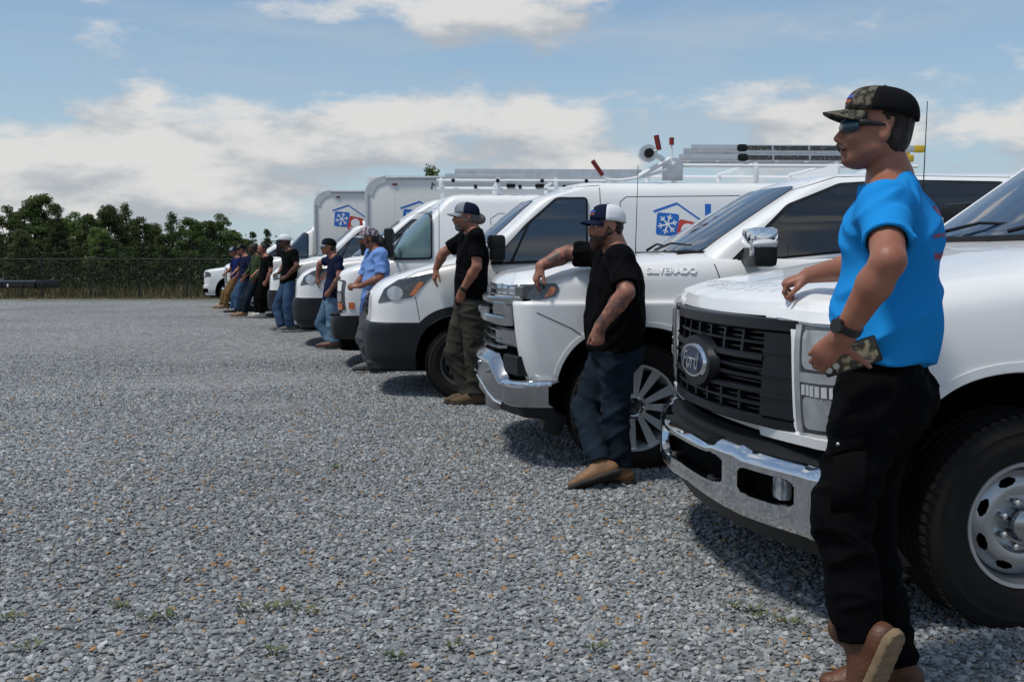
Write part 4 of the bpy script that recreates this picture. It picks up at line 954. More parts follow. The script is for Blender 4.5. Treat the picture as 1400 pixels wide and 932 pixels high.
# smooth-faced pickup at the far end of the row
def round_pickup(root):
    xr = -4.8; tp = [(1.0, .93), (.6, .97), (.2, 1, ), (-6, 1)]
    zs_ = [(.95, 1.02), (.3, 1.10), (-.6, 1.22), (-6, 1.24)]; ze = [(.95, 1.05), (.3, 1.13), (-.6, 1.25), (-6, 1.29)]; zi = [(.95, 1.08), (.7, 1.12), (.2, 1.19), (-.5, 1.28), (-6, 1.32)]
    lv = [dict(z=.36, xf=.88, bulge=.10, w=.92, rc=(.2, .18), xr=xr, tp=tp), dict(z=.50, xf=.95, bulge=.12, w=.99, rc=(.22, .2), xr=xr, tp=tp), dict(z=.64, xf=.955, bulge=.12, w=1.0, rc=(.22, .2), xr=xr, tp=tp, sub=3), dict(z=.66, xf=.92, bulge=.12, w=1.0, rc=(.22, .2), xr=xr, tp=tp),
          dict(z=.86, xf=.92, bulge=.12, w=1.01, rc=(.24, .2), xr=xr, tp=tp), dict(z=zs_, xf=.91, bulge=.12, w=.985, rc=(.26, .22), xr=xr, tp=tp), dict(z=ze, xf=.88, bulge=.12, w=.90, rc=(.26, .22), xr=xr, tp=tp), dict(z=[(a, b - .02) for a, b in zi], xf=.82, w=.66, rc=(.2, .2), xr=xr + .1), dict(z=zi, xf=.74, w=.01, rc=(.005, .005), rr=.004, xr=xr + .2)]
    sh = Shell(lv, n=(12, 9, 90, 5, 5)); zc = .39; sh.arch(0, zc, .50, .51, sq=2.4); sh.arch(-3.57, zc, .49, .5, sq=2.4)
    c, L, J = sh.cells(); hood = (L >= 6) & (c[..., 0] > -.5)
    sh.part('body', ~hood, PAINT, root, thick=.01); sh.part('hood', hood, PAINT, root); chassis(root, .7, xr + .1, 1.5, .3, .55)
    arch_lip(sh, root, 0, zc, .50, .51, 2.4, .03)
    cl = [dict(z=1.26, xf=-.3, bulge=.18, w=.95, rc=(.12, .1), xr=-2.9), dict(z=1.36, xf=-.4, bulge=.18, w=.92, rc=(.12, .1), xr=-2.9), dict(z=1.62, xf=-.76, bulge=.16, w=.84, rc=(.1, .09), xr=-2.88), dict(z=1.82, xf=-1.1, bulge=.14, w=.76, rc=(.1, .09), xr=-2.85), dict(z=1.9, xf=-1.4, bulge=.1, w=.6, rc=(.1, .1), xr=-2.7), dict(z=1.93, xf=-1.6, w=.01, rc=(.005, .005), rr=.004, xr=-2.4)]
    cs = Shell(cl, n=(12, 8, 50, 5, 5)); c, L, J = cs.cells(); cs.part('cab', L > -1, PAINT, root)
    cs.drape('windshield', rpoly([(-.76, 1.37), (.76, 1.37), (.66, 1.8), (-.66, 1.8)], .05), 'F', GLASSB, root, off=.006)
    for ax in 'LR':
        cs.drape('side_window', rpoly([(-.66, 1.34), (-1.66, 1.36), (-1.66, 1.81), (-1.38, 1.80)], .04), ax, GLASS, root); cs.drape('side_window', rpoly([(-1.74, 1.36), (-2.6, 1.38), (-2.5, 1.80), (-1.74, 1.81)], .04), ax, GLASS, root)
        for xx in (-.52, -1.70, -2.78): sh.line('door_gap', [(xx, 1.2), (xx, .55)], ax, .007, SEAM, root)
        sh.drape('fog_recess', rpoly([(.86, .44), (.70, .44), (.70, .56), (.86, .56)], .04), ax, WELL, root, off=.005)
    for s in (1, -1):
        P = lambda pts: [(s * a, b) for a, b in pts][::s]
        hl = sh.drape('headlight', rpoly(P([(.56, .86), (.93, .87), (.95, 1.035), (.58, 1.015)]), .03), 'F', LENSD, root, off=.008)
        sh.drape('lamp_reflector', rpoly(P([(.62, .89), (.76, .89), (.76, .99), (.62, .98)]), .03), 'F', LAMPW, hl, off=.014)
        sh.drape('lamp_reflector', rpoly(P([(.78, .89), (.90, .89), (.90, 1.0), (.78, .995)]), .03), 'F', LENS, hl, off=.014)
        sh.drape('headlight_side', rpoly([(.74, .88), (.60, .90), (.62, 1.0), (.74, 1.02)], .02), 'L' if s > 0 else 'R', LENSD, root, off=.007)
        sh.drape('fog_recess', rpoly(P([(.60, .42), (.86, .42), (.86, .56), (.60, .56)]), .05), 'F', WELL, root, off=.006)
    gp = sh.drape('grille', rpoly([(-.50, .72), (.50, .72), (.55, 1.02), (-.55, 1.02)], .06), 'F', BLACKP, root, off=.008)
    for k in range(4): sh.drape('grille_bar', [(-.48, .76 + k * .065), (.48, .76 + k * .065), (.48, .785 + k * .065), (-.48, .785 + k * .065)], 'F', DULLCH, gp, off=.02)
    mirror_unit(root, -.72, .96, 1.36, BLACKP, BLACKP, 1.1)
    wheel_set('ram', root, 3.57, 1.7, .40, .27, .022, 0, (.49, .5))
    return sh

# ------------------------------------------------------------------ the row of vehicles
# height of the ground
def gz(x, y):
    """height of the ground: the lot is flat and falls away behind its far edge"""
    a = min(1, max(0, (y - 24.0) / 8.0)); t = min(1, max(0, (y - 36.0) / 9.0)); return -.13 * a * a * (3 - 2 * a) - .33 * t * t * (3 - 2 * t)
GRP = 'white work vehicles parked in a row'
def fwd(th): return Vector((math.cos(th), math.sin(th), 0))
def veh(name, label, cat, x, y, deg):
    return thing(name, label, cat, (x, y, gz(x, y)), R(deg), GRP)
V1 = veh('pickup_truck', 'white heavy-duty pickup with tall black grille, nearest vehicle on the right', 'pickup', 1.729, 4.73, 188)
hd_pickup(V1)
V2 = veh('pickup_truck', 'white pickup with stepped chrome front and six-spoke wheels, second from the right', 'pickup', .72, 7.61, 183)
light_pickup(V2)
V3 = veh('cargo_van', 'white low-roof van with dark bumper and ladders on its roof, behind the chrome-fronted pickup', 'van', -.52, 10.97, 183)
s3, b3 = van(V3, 2.07)
logo(V3, b3, -1.85, 1.45, .40)
def flat_text(root, sh, txt, size, x, z, m, axis='L', shear=0., bold=0., name='lettering'):
    me = text_mesh(txt, size, 0, shear=shear, bold=bold)
    sg = -1 if axis == 'L' else 1
    for v in me.vertices:
        p, n = sh.hit(x + sg * v.co.x, z + v.co.y, axis); v.co = p + n * .003
    return link(name, fin(me, False), m, root)
flat_text(V3, b3, '"D', .20, -1.82, 1.30, BLUE, shear=.25, bold=.006)
flat_text(V3, b3, 'L', .34, -2.30, 1.60, BLUE, bold=.012)
V4 = veh('cargo_van', 'white square-fronted van with stacked amber lamps and a ladder rack', 'van', -1.40, 13.65, 183)
s4, b4 = square_van(V4); logo(V4, b4, -1.42, 1.42, .44)
V5 = veh('cargo_van', 'white van with dark bumper and plain roof, leaned on by the man in faded jeans', 'van', -2.44, 16.9, 183)
s5, b5 = van(V5, 2.22, lowres=True); logo(V5, b5, -1.5, 1.42, .45); flat_text(V5, b5, 'HE', .16, -1.42, 1.30, mat('logo_brown', (.12, .04, .02), .4), bold=.008)
V6 = veh('box_truck', 'white box truck whose box stands tallest, with raked van cab', 'box truck', -3.66, 20.5, 183)
s6, b6 = van(V6, 2.02, xr=-5.2, cutaway=True, lowres=True); cargo_box(V6, -.97, -5.4, 2.79); logo(V6, box_shell(-.97, -5.4, 2.7, 1.10), -1.62, 1.72, .62)
V7 = veh('box_truck', 'white box truck with chrome front and blue snowflake logo on its box', 'box truck', -5.12, 24.8, 183)
s7, b7 = square_van(V7, True, xr=-4.6, roof=2.03, chrome=True); cargo_box(V7, -.70, -4.8, 2.80); logo(V7, box_shell(-.70, -4.8, 2.66, 1.10), -1.12, 1.86, .62)
V8 = copy_tree(V1); V8.location = (-6.57, 27.9, gz(0, 27.9)); V8.rotation_euler = (0, 0, R(183)); tag(V8, 'white heavy-duty pickup with chrome bumper, between the box truck and the farthest pickup', 'pickup', GRP)
V9 = veh('pickup_truck', 'white pickup with rounded front and no chrome, farthest in the row', 'pickup', -8.0, 31.2, 183)
round_pickup(V9)

# ladders and racks on the roofs
def ladder(parent_name, label, T, length, width, gap=.08, dark=True, feet=True, rungs=None):
    root = thing(parent_name, label, 'ladder', T[0], T[1]); root.rotation_euler = (0, T[2] if len(T) > 2 else 0, T[1])
    for lvl in (0, 1):
        for s in (1, -1):
            box('rail', (-length / 2 - .12 * lvl, s * (width / 2 - .03 * lvl), lvl * gap), (length, .03, .062), ALU, root, bev=.006)
        n = int(length / .3)
        for k in range(n): tube('rung', [(-.15 - k * .3 - .12 * lvl, -width / 2 + .02, lvl * gap), (-.15 - k * .3 - .12 * lvl, width / 2 - .02, lvl * gap)], .015, ALU, root, 8)
        if dark:
            for k in range(4): box('warning_label', (-.74 - k * .36, width / 2 - .03 * lvl + .0175, lvl * gap), (.34, .002, .044), mat('black_label', (.05, .05, .05), .5, col2=(.35, .35, .35), fac=(.60, .64), vscale=60), root, bev=0)
            box('rail_clamp', (-.62, width / 2 - .03 * lvl + .02, lvl * gap), (.09, .03, .07), BLACKP, root, bev=.02)
        if feet:
            for s in (1, -1): box('rail_end_cap', (-length - .04 - .12 * lvl, s * (width / 2 - .03 * lvl), lvl * gap), (.11, .042, .072), YELLOW, root, bev=.015)
    return root
def onv(V, p):
    th = V.rotation_euler.z; c, s = math.cos(th), math.sin(th)
    return (V.location.x + p[0] * c - p[1] * s, V.location.y + p[0] * s + p[1] * c, p[2])
# rack of the low-roof van
def rack(name, label, V, p, xs, length, zr, wd):
    root = thing(name, label, 'roof rack', onv(V, p), V.rotation_euler.z)
    for s in (1, -1): tube('side_rail', [(0, s * wd, .16), (-length, s * wd, .16)], .018, LWHITE, root, 8)
    for x in xs:
        tube('crossbar', [(x, -wd, .185), (x, wd, .185)], .018, LWHITE, root, 8)
        for s in (1, -1): box('rack_foot', (x, s * wd, .075), (.05, .05, .15), LWHITE, root, bev=.01)
    return root
k3 = rack('roof_rack', 'white roof rack with drop-down arms on the low-roof van', V3, (-1.95, 0, 2.06), (-.10, -.9, -1.7, -2.4), 2.5, 2.09, .74)
box('hinge_plate', (-.08, .76, .10), (.20, .03, .17), ALU, k3); tube('drop_arm', [(-.02, .78, .12), (.18, .78, .05), (.42, .78, .015), (.56, .78, .02), (.62, .78, .08)], .014, LWHITE, k3, 8)
tube('drop_arm', [(-.05, .78, .22), (.25, .78, .05)], .024, LWHITE, k3, 8)
tube('rotor_arm', [(-.08, .77, .16), (.06, .77, .24), (.16, .75, .27)], .026, LWHITE, k3, 8); tube('grip_post', [(-.08, .70, .18), (-.08, .70, .37)], .010, LWHITE, k3, 6); tube('grip_post', [(.14, .79, .28), (.06, .80, .31)], .012, LWHITE, k3, 6)
tube('grip', [(.60, .78, .06), (.70, .78, .20)], .022, RED, k3, 8); tube('grip', [(.06, .80, .30), (.09, .80, .44)], .026, RED, k3, 8); tube('grip', [(-.08, .70, .36), (-.08, .70, .43)], .024, RED, k3, 8)
for s in (1,):
    bm = bmesh.new(); bm_tube(bm, [(.16, .70, .27), (.16, .80, .27)], .085, 20); link('rotor_housing', from_bm(bm, 'rotor_housing'), ALU, k3)
    bm = bmesh.new(); bm_tube(bm, [(.16, .79, .27), (.16, .84, .27)], .045, 16); link('rotor_knob', from_bm(bm, 'rotor_knob'), BLACKP, k3)
p = onv(V3, (-2.10, .52, 2.30)); ladder('extension_ladder', 'aluminium extension ladder with yellow end caps on the low-roof van', (p, V3.rotation_euler.z), 2.22, .40, .095)
# rack and ladder of the square-fronted van
k4 = rack('roof_rack', 'white roof rack with black fittings on the square-fronted van', V4, (-.45, 0, 2.10), (-.05, -.75, -1.45, -2.1), 2.2, 2.14, .72)
for k in range(8): box('rack_fitting', (-.2 - k * .27, .745, .16 - (k % 2) * .07), (.04, .035, .045), BLACKP, k4, bev=.01)
tube('side_rail', [(0, .72, .06), (-1.95, .72, .06)], .014, LWHITE, k4, 8)
for x in (-.9, -1.25): box('rack_clamp', (x, .735, .10), (.11, .05, .05), BLACKP, k4, bev=.015)
tube('strap_end', [(.02, .74, .10), (.05, .75, .13), (.06, .755, .05)], .012, mat('green_strap', (.02, .10, .07), .8), k4, 6)
p = onv(V4, (-.55, .45, 2.32)); ladder('step_ladder', 'long aluminium ladder lying on the square-fronted van', (p, V4.rotation_euler.z), 2.3, .38, .06, dark=False, feet=False)
# ------------------------------------------------------------------ people: smooth figures grown from tapered limbs on a voxel field
class Field:
    def __init__(s, lo, hi, h):
        s.h = h; s.o = np.array(lo, np.float32); s.n = np.maximum(4, np.ceil((np.array(hi) - np.array(lo)) / h).astype(int) + 1)
        s.d = np.full(s.n, .5, np.float32)
    def win(s, lo, hi):
        a = np.clip(np.floor((np.array(lo) - s.o) / s.h).astype(int), 0, s.n); b = np.clip(np.ceil((np.array(hi) - s.o) / s.h).astype(int) + 1, 0, s.n)
        if np.any(b - a < 2): return None
        ax = [s.o[i] + s.h * np.arange(a[i], b[i], dtype=np.float32) for i in range(3)]
        return tuple(slice(a[i], b[i]) for i in range(3)), np.meshgrid(*ax, indexing='ij')
    def put(s, sl, pd, k, sub=False):
        d = s.d[sl]
        if sub:
            pd = -pd; hh = np.maximum(k - np.abs(d - pd), 0) / k; s.d[sl] = np.maximum(d, pd) + hh * hh * k * .25
        else:
            hh = np.maximum(k - np.abs(d - pd), 0) / k; s.d[sl] = np.minimum(d, pd) - hh * hh * k * .25
    def cone(s, a, b, ra, rb, k=.02, flat=None, kf=1., cutb=False, cuta=False, sub=False):
        """tapered capsule a->b; flat/kf squeezes it along one direction; cut* gives a flat end"""
        a = np.array(a, np.float32); b = np.array(b, np.float32); R_ = max(ra, rb) * max(1, kf) + k + 2 * s.h
        w = s.win(np.minimum(a, b) - R_, np.maximum(a, b) + R_)
        if w is None: return
        sl, (X, Y, Z) = w; ab = b - a; L = float(np.linalg.norm(ab)) + 1e-9; u = ab / L
        px, py, pz = X - a[0], Y - a[1], Z - a[2]
        t = px * u[0] + py * u[1] + pz * u[2]; tc = np.clip(t, 0, L)
        qx, qy, qz = px - u[0] * tc, py - u[1] * tc, pz - u[2] * tc
        r = ra + (rb - ra) * tc / L
        if flat is None: pd = np.sqrt(qx * qx + qy * qy + qz * qz) - r
        else:
            n = np.array(flat, np.float32); n = n - u * float(n @ u) if cutb or cuta or True else n; n /= np.linalg.norm(n) + 1e-9
            e = qx * n[0] + qy * n[1] + qz * n[2]; k2 = 1 / kf
            qq = qx * qx + qy * qy + qz * qz - e * e + (e * k2)**2
            pd = (np.sqrt(np.maximum(qq, 0)) - r) * min(1, kf)
        if cutb: pd = np.maximum(pd, t - L)
        if cuta: pd = np.maximum(pd, -t)
        s.put(sl, pd, k, sub)
    def ell(s, c, axes, r, k=.02, sub=False):
        c = np.array(c, np.float32); R_ = max(r) + k + 2 * s.h; w = s.win(c - R_, c + R_)
        if w is None: return
        sl, (X, Y, Z) = w; p = [X - c[0], Y - c[1], Z - c[2]]; q = []
        for i in range(3): q.append(sum(p[j] * np.float32(axes[i][j]) for j in range(3)))
        k0 = np.sqrt(sum((q[i] / r[i])**2 for i in range(3))); k1 = np.sqrt(sum((q[i] / r[i]**2)**2 for i in range(3))) + 1e-9
        s.put(sl, k0 * (k0 - 1) / k1, k, sub)
    def cut(s, c, n, r):
        """slice everything on the n side of a plane, within radius r of c"""
        c = np.array(c, np.float32); n = np.array(n, np.float32); n /= np.linalg.norm(n); w = s.win(c - r, c + r)
        if w is None: return
        sl, (X, Y, Z) = w; pl = (X - c[0]) * n[0] + (Y - c[1]) * n[1] + (Z - c[2]) * n[2]
        ins = (X - c[0])**2 + (Y - c[1])**2 + (Z - c[2])**2 < r * r
        s.d[sl] = np.where(ins, np.maximum(s.d[sl], pl), s.d[sl])
    def wrinkle(s, amp, seed, dirs, wl):
        """cloth folds: a few crossing waves added to the distance"""
        rg = np.random.default_rng(seed); ax = [s.o[i] + s.h * np.arange(s.n[i], dtype=np.float32) for i in range(3)]
        near = np.abs(s.d) < .05
        I = np.nonzero(near); P = np.stack([ax[i][I[i]] for i in range(3)], 1); v = np.zeros(len(P), np.float32)
        wr = np.zeros(len(P), np.float32)
        for _ in range(3): kk = rg.normal(size=3) * 5; wr += np.sin(P @ kk.astype(np.float32) + rg.uniform(0, 6)) * .9
        for d in dirs:
            for q in range(2):
                kk = np.array(d, float) + rg.normal(size=3) * .35; kk = kk / np.linalg.norm(kk) * 2 * math.pi / (wl * rg.uniform(.7, 1.5))
                g = np.clip(1.6 * np.sin(P @ (rg.normal(size=3) * 6).astype(np.float32) + rg.uniform(0, 6)) - .2, 0, 1)
                v = np.maximum(v, (1 - np.abs(np.sin((P @ kk.astype(np.float32) + rg.uniform(0, 6) + wr) / 2)))**1.6 * g)
        s.d[I] -= (v - .25) * amp
    def mesh(s, name, m, parent, smooth_it=1, label=None):
        d = s.d; h = s.h; ins = d < 0; n = s.n - 1
        c = np.zeros(n, np.int8); off = [(i, j, k) for i in (0, 1) for j in (0, 1) for k in (0, 1)]
        for i, j, k in off: c += ins[i:i + n[0], j:j + n[1], k:k + n[2]]
        act = (c > 0) & (c < 8); ids = np.full(n, -1, np.int64); I = np.stack(np.nonzero(act), 1); ids[act] = np.arange(len(I))
        acc = np.zeros((len(I), 3)); cnt = np.zeros(len(I))
        cor = [d[I[:, 0] + i, I[:, 1] + j, I[:, 2] + k] for i, j, k in off]
        for a in range(8):
            for b in range(a + 1, 8):
                df = [off[b][q] - off[a][q] for q in range(3)]
                if sum(map(abs, df)) != 1: continue
                da, db = cor[a], cor[b]; x = (da < 0) != (db < 0); t = np.where(x, da / np.where(x, da - db, 1), 0)
                for q in range(3): acc[:, q] += np.where(x, off[a][q] + t * df[q], 0)
                cnt += x
        V = (I + acc / cnt[:, None]) * h + s.o
        F = []
        for ax in range(3):
            a, b = [(1, 2), (2, 0), (0, 1)][ax]
            sh = [slice(None)] * 3; sh2 = [slice(None)] * 3; sh[ax] = slice(0, -1); sh2[ax] = slice(1, None)
            x = ins[tuple(sh)] != ins[tuple(sh2)]; first = ins[tuple(sh)]
            E = np.stack(np.nonzero(x), 1); ok = (E[:, a] > 0) & (E[:, b] > 0) & (E[:, a] < n[a]) & (E[:, b] < n[b]); E = E[ok]
            if len(E) == 0: continue
            fl = first[E[:, 0], E[:, 1], E[:, 2]]; q = []
            for da_, db_ in ((0, 0), (-1, 0), (-1, -1), (0, -1)):
                G = E.copy(); G[:, a] += da_; G[:, b] += db_; q.append(ids[G[:, 0], G[:, 1], G[:, 2]])
            q = np.stack(q, 1); q[~fl] = q[~fl][:, ::-1]; F.append(q)
        F = np.vstack(F); F = F[(F >= 0).all(1)]
        for _ in range(smooth_it):
            S = np.zeros_like(V); C = np.zeros(len(V))
            for i in range(4):
                np.add.at(S, F[:, i], V[F[:, (i + 1) % 4]] + V[F[:, i - 1]]); np.add.at(C, F[:, i], 2)
            V = V * .45 + .55 * S / np.maximum(C, 1)[:, None]
        me = bpy.data.meshes.new(name); me.vertices.add(len(V)); me.vertices.foreach_set('co', V.astype(np.float32).ravel())
        me.loops.add(len(F) * 4); me.loops.foreach_set('vertex_index', F.ravel().astype(np.int32)); me.polygons.add(len(F))
        me.polygons.foreach_set('loop_start', np.arange(0, len(F) * 4, 4, dtype=np.int32)); me.update(calc_edges=True); me.validate()
        me.polygons.foreach_set('use_smooth', np.ones(len(me.polygons), bool)); me.update()
        o = link(name, me, m, None, label); o.parent = parent
        if parent is not None: o.matrix_parent_inverse = Matrix.Translation(-Vector(parent.location))
        return o
def vec(*a): return np.array(a, float)
def nz(v): v = np.array(v, float); return v / (np.linalg.norm(v) + 1e-9)
def lerp(a, b, t): return np.array(a) * (1 - t) + np.array(b) * t

# cloth, skin and leather
def skin_mat(name, col, ink=0.):
    if name in MATS: return MATS[name]
    m = mat(name, col, .48, var=.16, vscale=14, bump=.05, bscale=220, spec=.35, col2=tuple(c * k for c, k in zip(col, (.86, .74, .70))))
    b = m.node_tree.nodes['Principled BSDF']; b.inputs['Subsurface Weight'].default_value = .08; b.inputs['Subsurface Radius'].default_value = (.012, .005, .003)
    t = m.node_tree; L = t.links.new
    for nm, c_, k_ in (('stubble', (.09, .05, .035), .38), ('lip', (.34, .10, .085), .7)):
        src = b.inputs['Base Color'].links[0].from_socket; at = N('ShaderNodeAttribute', t, attribute_name=nm); mk = N('ShaderNodeMath', t, operation='MULTIPLY'); L(at.outputs['Fac'], mk.inputs[0]); mk.inputs[1].default_value = k_
        mx = N('ShaderNodeMix', t, data_type='RGBA'); L(mk.outputs[0], mx.inputs[0]); L(src, mx.inputs[6]); mx.inputs[7].default_value = (*c_, 1); L(mx.outputs[2], b.inputs['Base Color'])
    if ink:
        t = m.node_tree; L = t.links.new; src = b.inputs['Base Color'].links[0].from_socket
        at = N('ShaderNodeAttribute', t, attribute_name='ink'); tc = N('ShaderNodeTexCoord', t)
        n = N('ShaderNodeTexNoise', t); n.inputs['Scale'].default_value = 13; n.inputs['Detail'].default_value = 7; n.inputs['Distortion'].default_value = 1.2; L(tc.outputs['Object'], n.inputs['Vector'])
        r = N('ShaderNodeMapRange', t); L(n.outputs['Fac'], r.inputs[0]); [setattr(r.inputs[i + 1], 'default_value', q) for i, q in enumerate((.43, .60, 0, ink))]
        mu = N('ShaderNodeMath', t, operation='MULTIPLY'); L(at.outputs['Fac'], mu.inputs[0]); L(r.outputs[0], mu.inputs[1])
        mx = N('ShaderNodeMix', t, data_type='RGBA'); L(mu.outputs[0], mx.inputs[0]); L(src, mx.inputs[6]); mx.inputs[7].default_value = (.035, .045, .05, 1); L(mx.outputs[2], b.inputs['Base Color'])
    return m
def cloth(name, col, var=.2, rough=.9, vs=9, bump=.10, bs=900): return mat(name, col, rough, var=var, vscale=vs, bump=bump, bscale=bs, spec=.06, sheen=0.)
SK_FAIR = skin_mat('skin_fair', (.315, .138, .088)); SK_TAN = skin_mat('skin_tan', (.25, .11, .068)); SK_INK = skin_mat('skin_tattooed', (.33, .15, .10), .75)
SK_BROWN = skin_mat('skin_brown', (.13, .062, .038)); SK_DARK = skin_mat('skin_dark', (.07, .033, .02))
BLACKC = cloth('black_cotton', (.004, .004, .0048), .3); BLACKPANT = cloth('black_canvas', (.003, .003, .0034), .3, bs=320)
BLUEC = cloth('bright_blue_cotton', (.014, .25, .64), .10, vs=5); LBLUEC = cloth('light_blue_cotton', (.17, .30, .62), .12); NAVYC = cloth('navy_cotton', (.012, .016, .045), .2); ROYALC = cloth('royal_blue_cotton', (.010, .018, .10), .2); GREENC = cloth('olive_cotton', (.042, .060, .030), .2)
JEAND = mat('dark_denim', (.004, .008, .015), .9, col2=(.010, .024, .040), fac=(.42, .72), vscale=5, bump=.3, bscale=420, spec=.2)
JEANM = mat('blue_denim', (.022, .052, .11), .85, col2=(.06, .11, .19), fac=(.4, .7), vscale=4, bump=.3, bscale=400, spec=.2)
JEANF = mat('faded_denim', (.05, .10, .16), .85, col2=(.14, .23, .32), fac=(.4, .7), vscale=4, bump=.3, bscale=400, spec=.2)
OLIVEP = mat('paint_flecked_work_trousers', (.022, .021, .016), .9, col2=(.042, .040, .031), vscale=5, bump=.3, bscale=400, spec=.2)
GREYPT = cloth('grey_trousers', (.09, .092, .10), .2); TANPT = cloth('tan_trousers', (.17, .10, .045), .2)
BOOTBR = mat('brown_leather', (.11, .038, .014), .5, var=.45, vscale=12, bump=.3, bscale=120); BOOTTAN = mat('tan_leather', (.22, .11, .045), .6, var=.3, vscale=10, bump=.25, bscale=140)
SOLET = mat('tan_rubber_sole', (.21, .145, .08), .8, var=.25, vscale=30); SOLED = mat('dark_rubber_sole', (.03, .025, .02), .8, var=.3); SHOEG = mat('grey_shoe', (.10, .10, .10), .7, var=.3); SHOEW = mat('pale_shoe', (.42, .40, .36), .7, var=.2)
HAIRB = mat('brown_hair', (.022, .012, .007), .55, var=.5, vscale=60, bump=.8, bscale=300); HAIRD = mat('dark_hair', (.010, .008, .007), .5, var=.5, vscale=60, bump=.8, bscale=300); HAIRG = mat('grey_hair', (.20, .19, .18), .6, col2=(.05, .045, .04), vscale=50, bump=.8, bscale=300); HAIRR = mat('auburn_beard', (.065, .024, .012), .6, var=.5, vscale=50, bump=.8, bscale=250)
CAMO = mat('camouflage_cloth', (.025, .024, .018), .85, col2=(.13, .115, .085), fac=(.46, .58), vscale=60, bump=.3, bscale=300, spec=.2)
CAPNAVY = cloth('cap_navy', (.012, .017, .040)); CAPBLACK = cloth('cap_black', (.010, .010, .011)); CAPGREY = cloth('cap_grey', (.27, .29, .32)); CAPWHITE = cloth('cap_white', (.72, .73, .76), .08)
CAPFLAG = mat('patterned_cap_cloth', (.05, .06, .11), .85, col2=(.42, .33, .31), fac=(.47, .53), vscale=34, bump=.3, bscale=300)
EYEW = mat('eye_white', (.6, .58, .55), .2); SHADE = mat('mirrored_lens', (.004, .045, .05), .06, spec=.7, col2=(.004, .008, .04), vscale=18); FRAMEB = mat('black_frame', (.01, .01, .01), .3)
LEATHB = mat('belt_leather', (.022, .016, .013), .5, var=.3, vscale=20); STEELM = mat('steel_bit', (.5, .5, .5), .25, metal=1)

def head_frame(f, up=(0, 0, 1)):
    f = nz(f); l = nz(np.cross(up, f)); u = np.cross(f, l); return f, l, u
def add_head(F, c, fr, s):
    """skull, jaw, nose, brow, lips and ears; c is the middle of the head, s its scale (1 = 0.235 m tall)"""
    f, l, u = fr; P = lambda a, b, d: c + (f * a + l * b + u * d) * s; A = (f, l, u); r = lambda *q: tuple(v * s for v in q)
    F.ell(P(-.012, 0, .030), A, r(.098, .077, .090), .02)                # cranium
    F.ell(P(.025, 0, -.030), A, r(.068, .062, .085), .03)                # face
    F.cone(P(.050, .0, -.095), P(.000, .046, -.062), .022 * s, .022 * s, .03); F.cone(P(.050, 0, -.095), P(.000, -.046, -.062), .022 * s, .022 * s, .03)
    F.ell(P(.076, 0, -.100), A, r(.020, .024, .018), .02)                # chin
    F.cone(P(.082, .030, .020), P(.082, -.030, .020), .014 * s, .014 * s, .025)   # brow
    for q in (1, -1):
        F.ell(P(.093, q * .031, -.002), A, r(.016, .017, .011), .018, sub=True)   # eye sockets
        F.ell(P(.070, q * .036, -.028), A, r(.022, .020, .018), .02)              # cheeks
        F.ell(P(-.012, q * .076, -.012), A, r(.020, .010, .031), .008)            # ears
        F.ell(P(-.006, q * .087, -.010), A, r(.010, .006, .016), .004, sub=True)
        F.ell(P(.102, q * .011, -.044), A, r(.011, .009, .008), .008)             # nostril wings
    F.cone(P(.090, 0, .010), P(.118, 0, -.036), .0075 * s, .0100 * s, .010)       # nose
    F.ell(P(.092, 0, -.067), A, r(.011, .023, .0065), .008); F.ell(P(.090, 0, -.079), A, r(.011, .020, .007), .006)   # lips
    F.ell(P(.086, 0, -.056), A, r(.016, .024, .018), .012)
    F.cone(P(.082, 0, .008), P(.102, 0, -.040), .010 * s, .012 * s, .010)
    F.ell(P(.103, 0, -.0735), A, r(.006, .020, .0012), .003, sub=True)
def add_hand(F, w, d, pn, ts, s=1., curl=(.5, .6, .5), thumb=(.6, .6), spread=.0):
    """palm and five jointed fingers; w wrist, d pointing direction, pn palm side, ts thumb side"""
    d = nz(d); pn = nz(np.array(pn) - d * (np.array(pn) @ d)); ts = nz(np.array(ts) - d * (np.array(ts) @ d) - pn * (np.array(ts) @ pn))
    P = lambda a, b, c_: w + (d * a + ts * b + pn * c_) * s
    F.cone(P(-.01, 0, 0), P(.075, -.002, .002), .026 * s, .036 * s, .02, flat=pn, kf=.52)
    F.cone(P(.03, -.018, .004), P(.082, -.026, .004), .014 * s, .012 * s, .012); F.cone(P(.03, .018, .004), P(.085, .024, .002), .016 * s, .013 * s, .012)
    for i, (b, L, r) in enumerate(((.029, .070, .0095), (.0095, .078, .0098), (-.010, .072, .0094), (-.029, .058, .0082))):
        p = P(.082 - (.006 if i == 3 else 0), b, .003); a = 0.; dirb = nz(d + ts * (b * spread * 8))
        for j, fr in enumerate((.45, .32, .23)):
            a += curl[j] * (1 + .06 * (i - 1)); dd = dirb * math.cos(a) + pn * math.sin(a); q = p + dd * L * fr * 1.12 * s
            F.cone(p, q, r * s * (1 - .06 * j), r * s * (.94 - .08 * j), .004); p = q
    p = P(.022, .028, .010); dd = nz(d * math.cos(thumb[0]) + ts * math.sin(thumb[0]) + pn * .35); q = p + dd * .040 * s
    F.cone(p, q, .0145 * s, .0115 * s, .010); dd2 = nz(dd * math.cos(thumb[1]) + (d + pn * .6) * math.sin(thumb[1])); e = q + dd2 * .036 * s
    F.cone(q, e, .0112 * s, .0098 * s, .004); F.cone(e, e + nz(dd2 + d * .3) * .022 * s, .0096 * s, .0075 * s, .004)
def bbox(pts, m): p = np.array(pts); return p.min(0) - m, p.max(0) + m
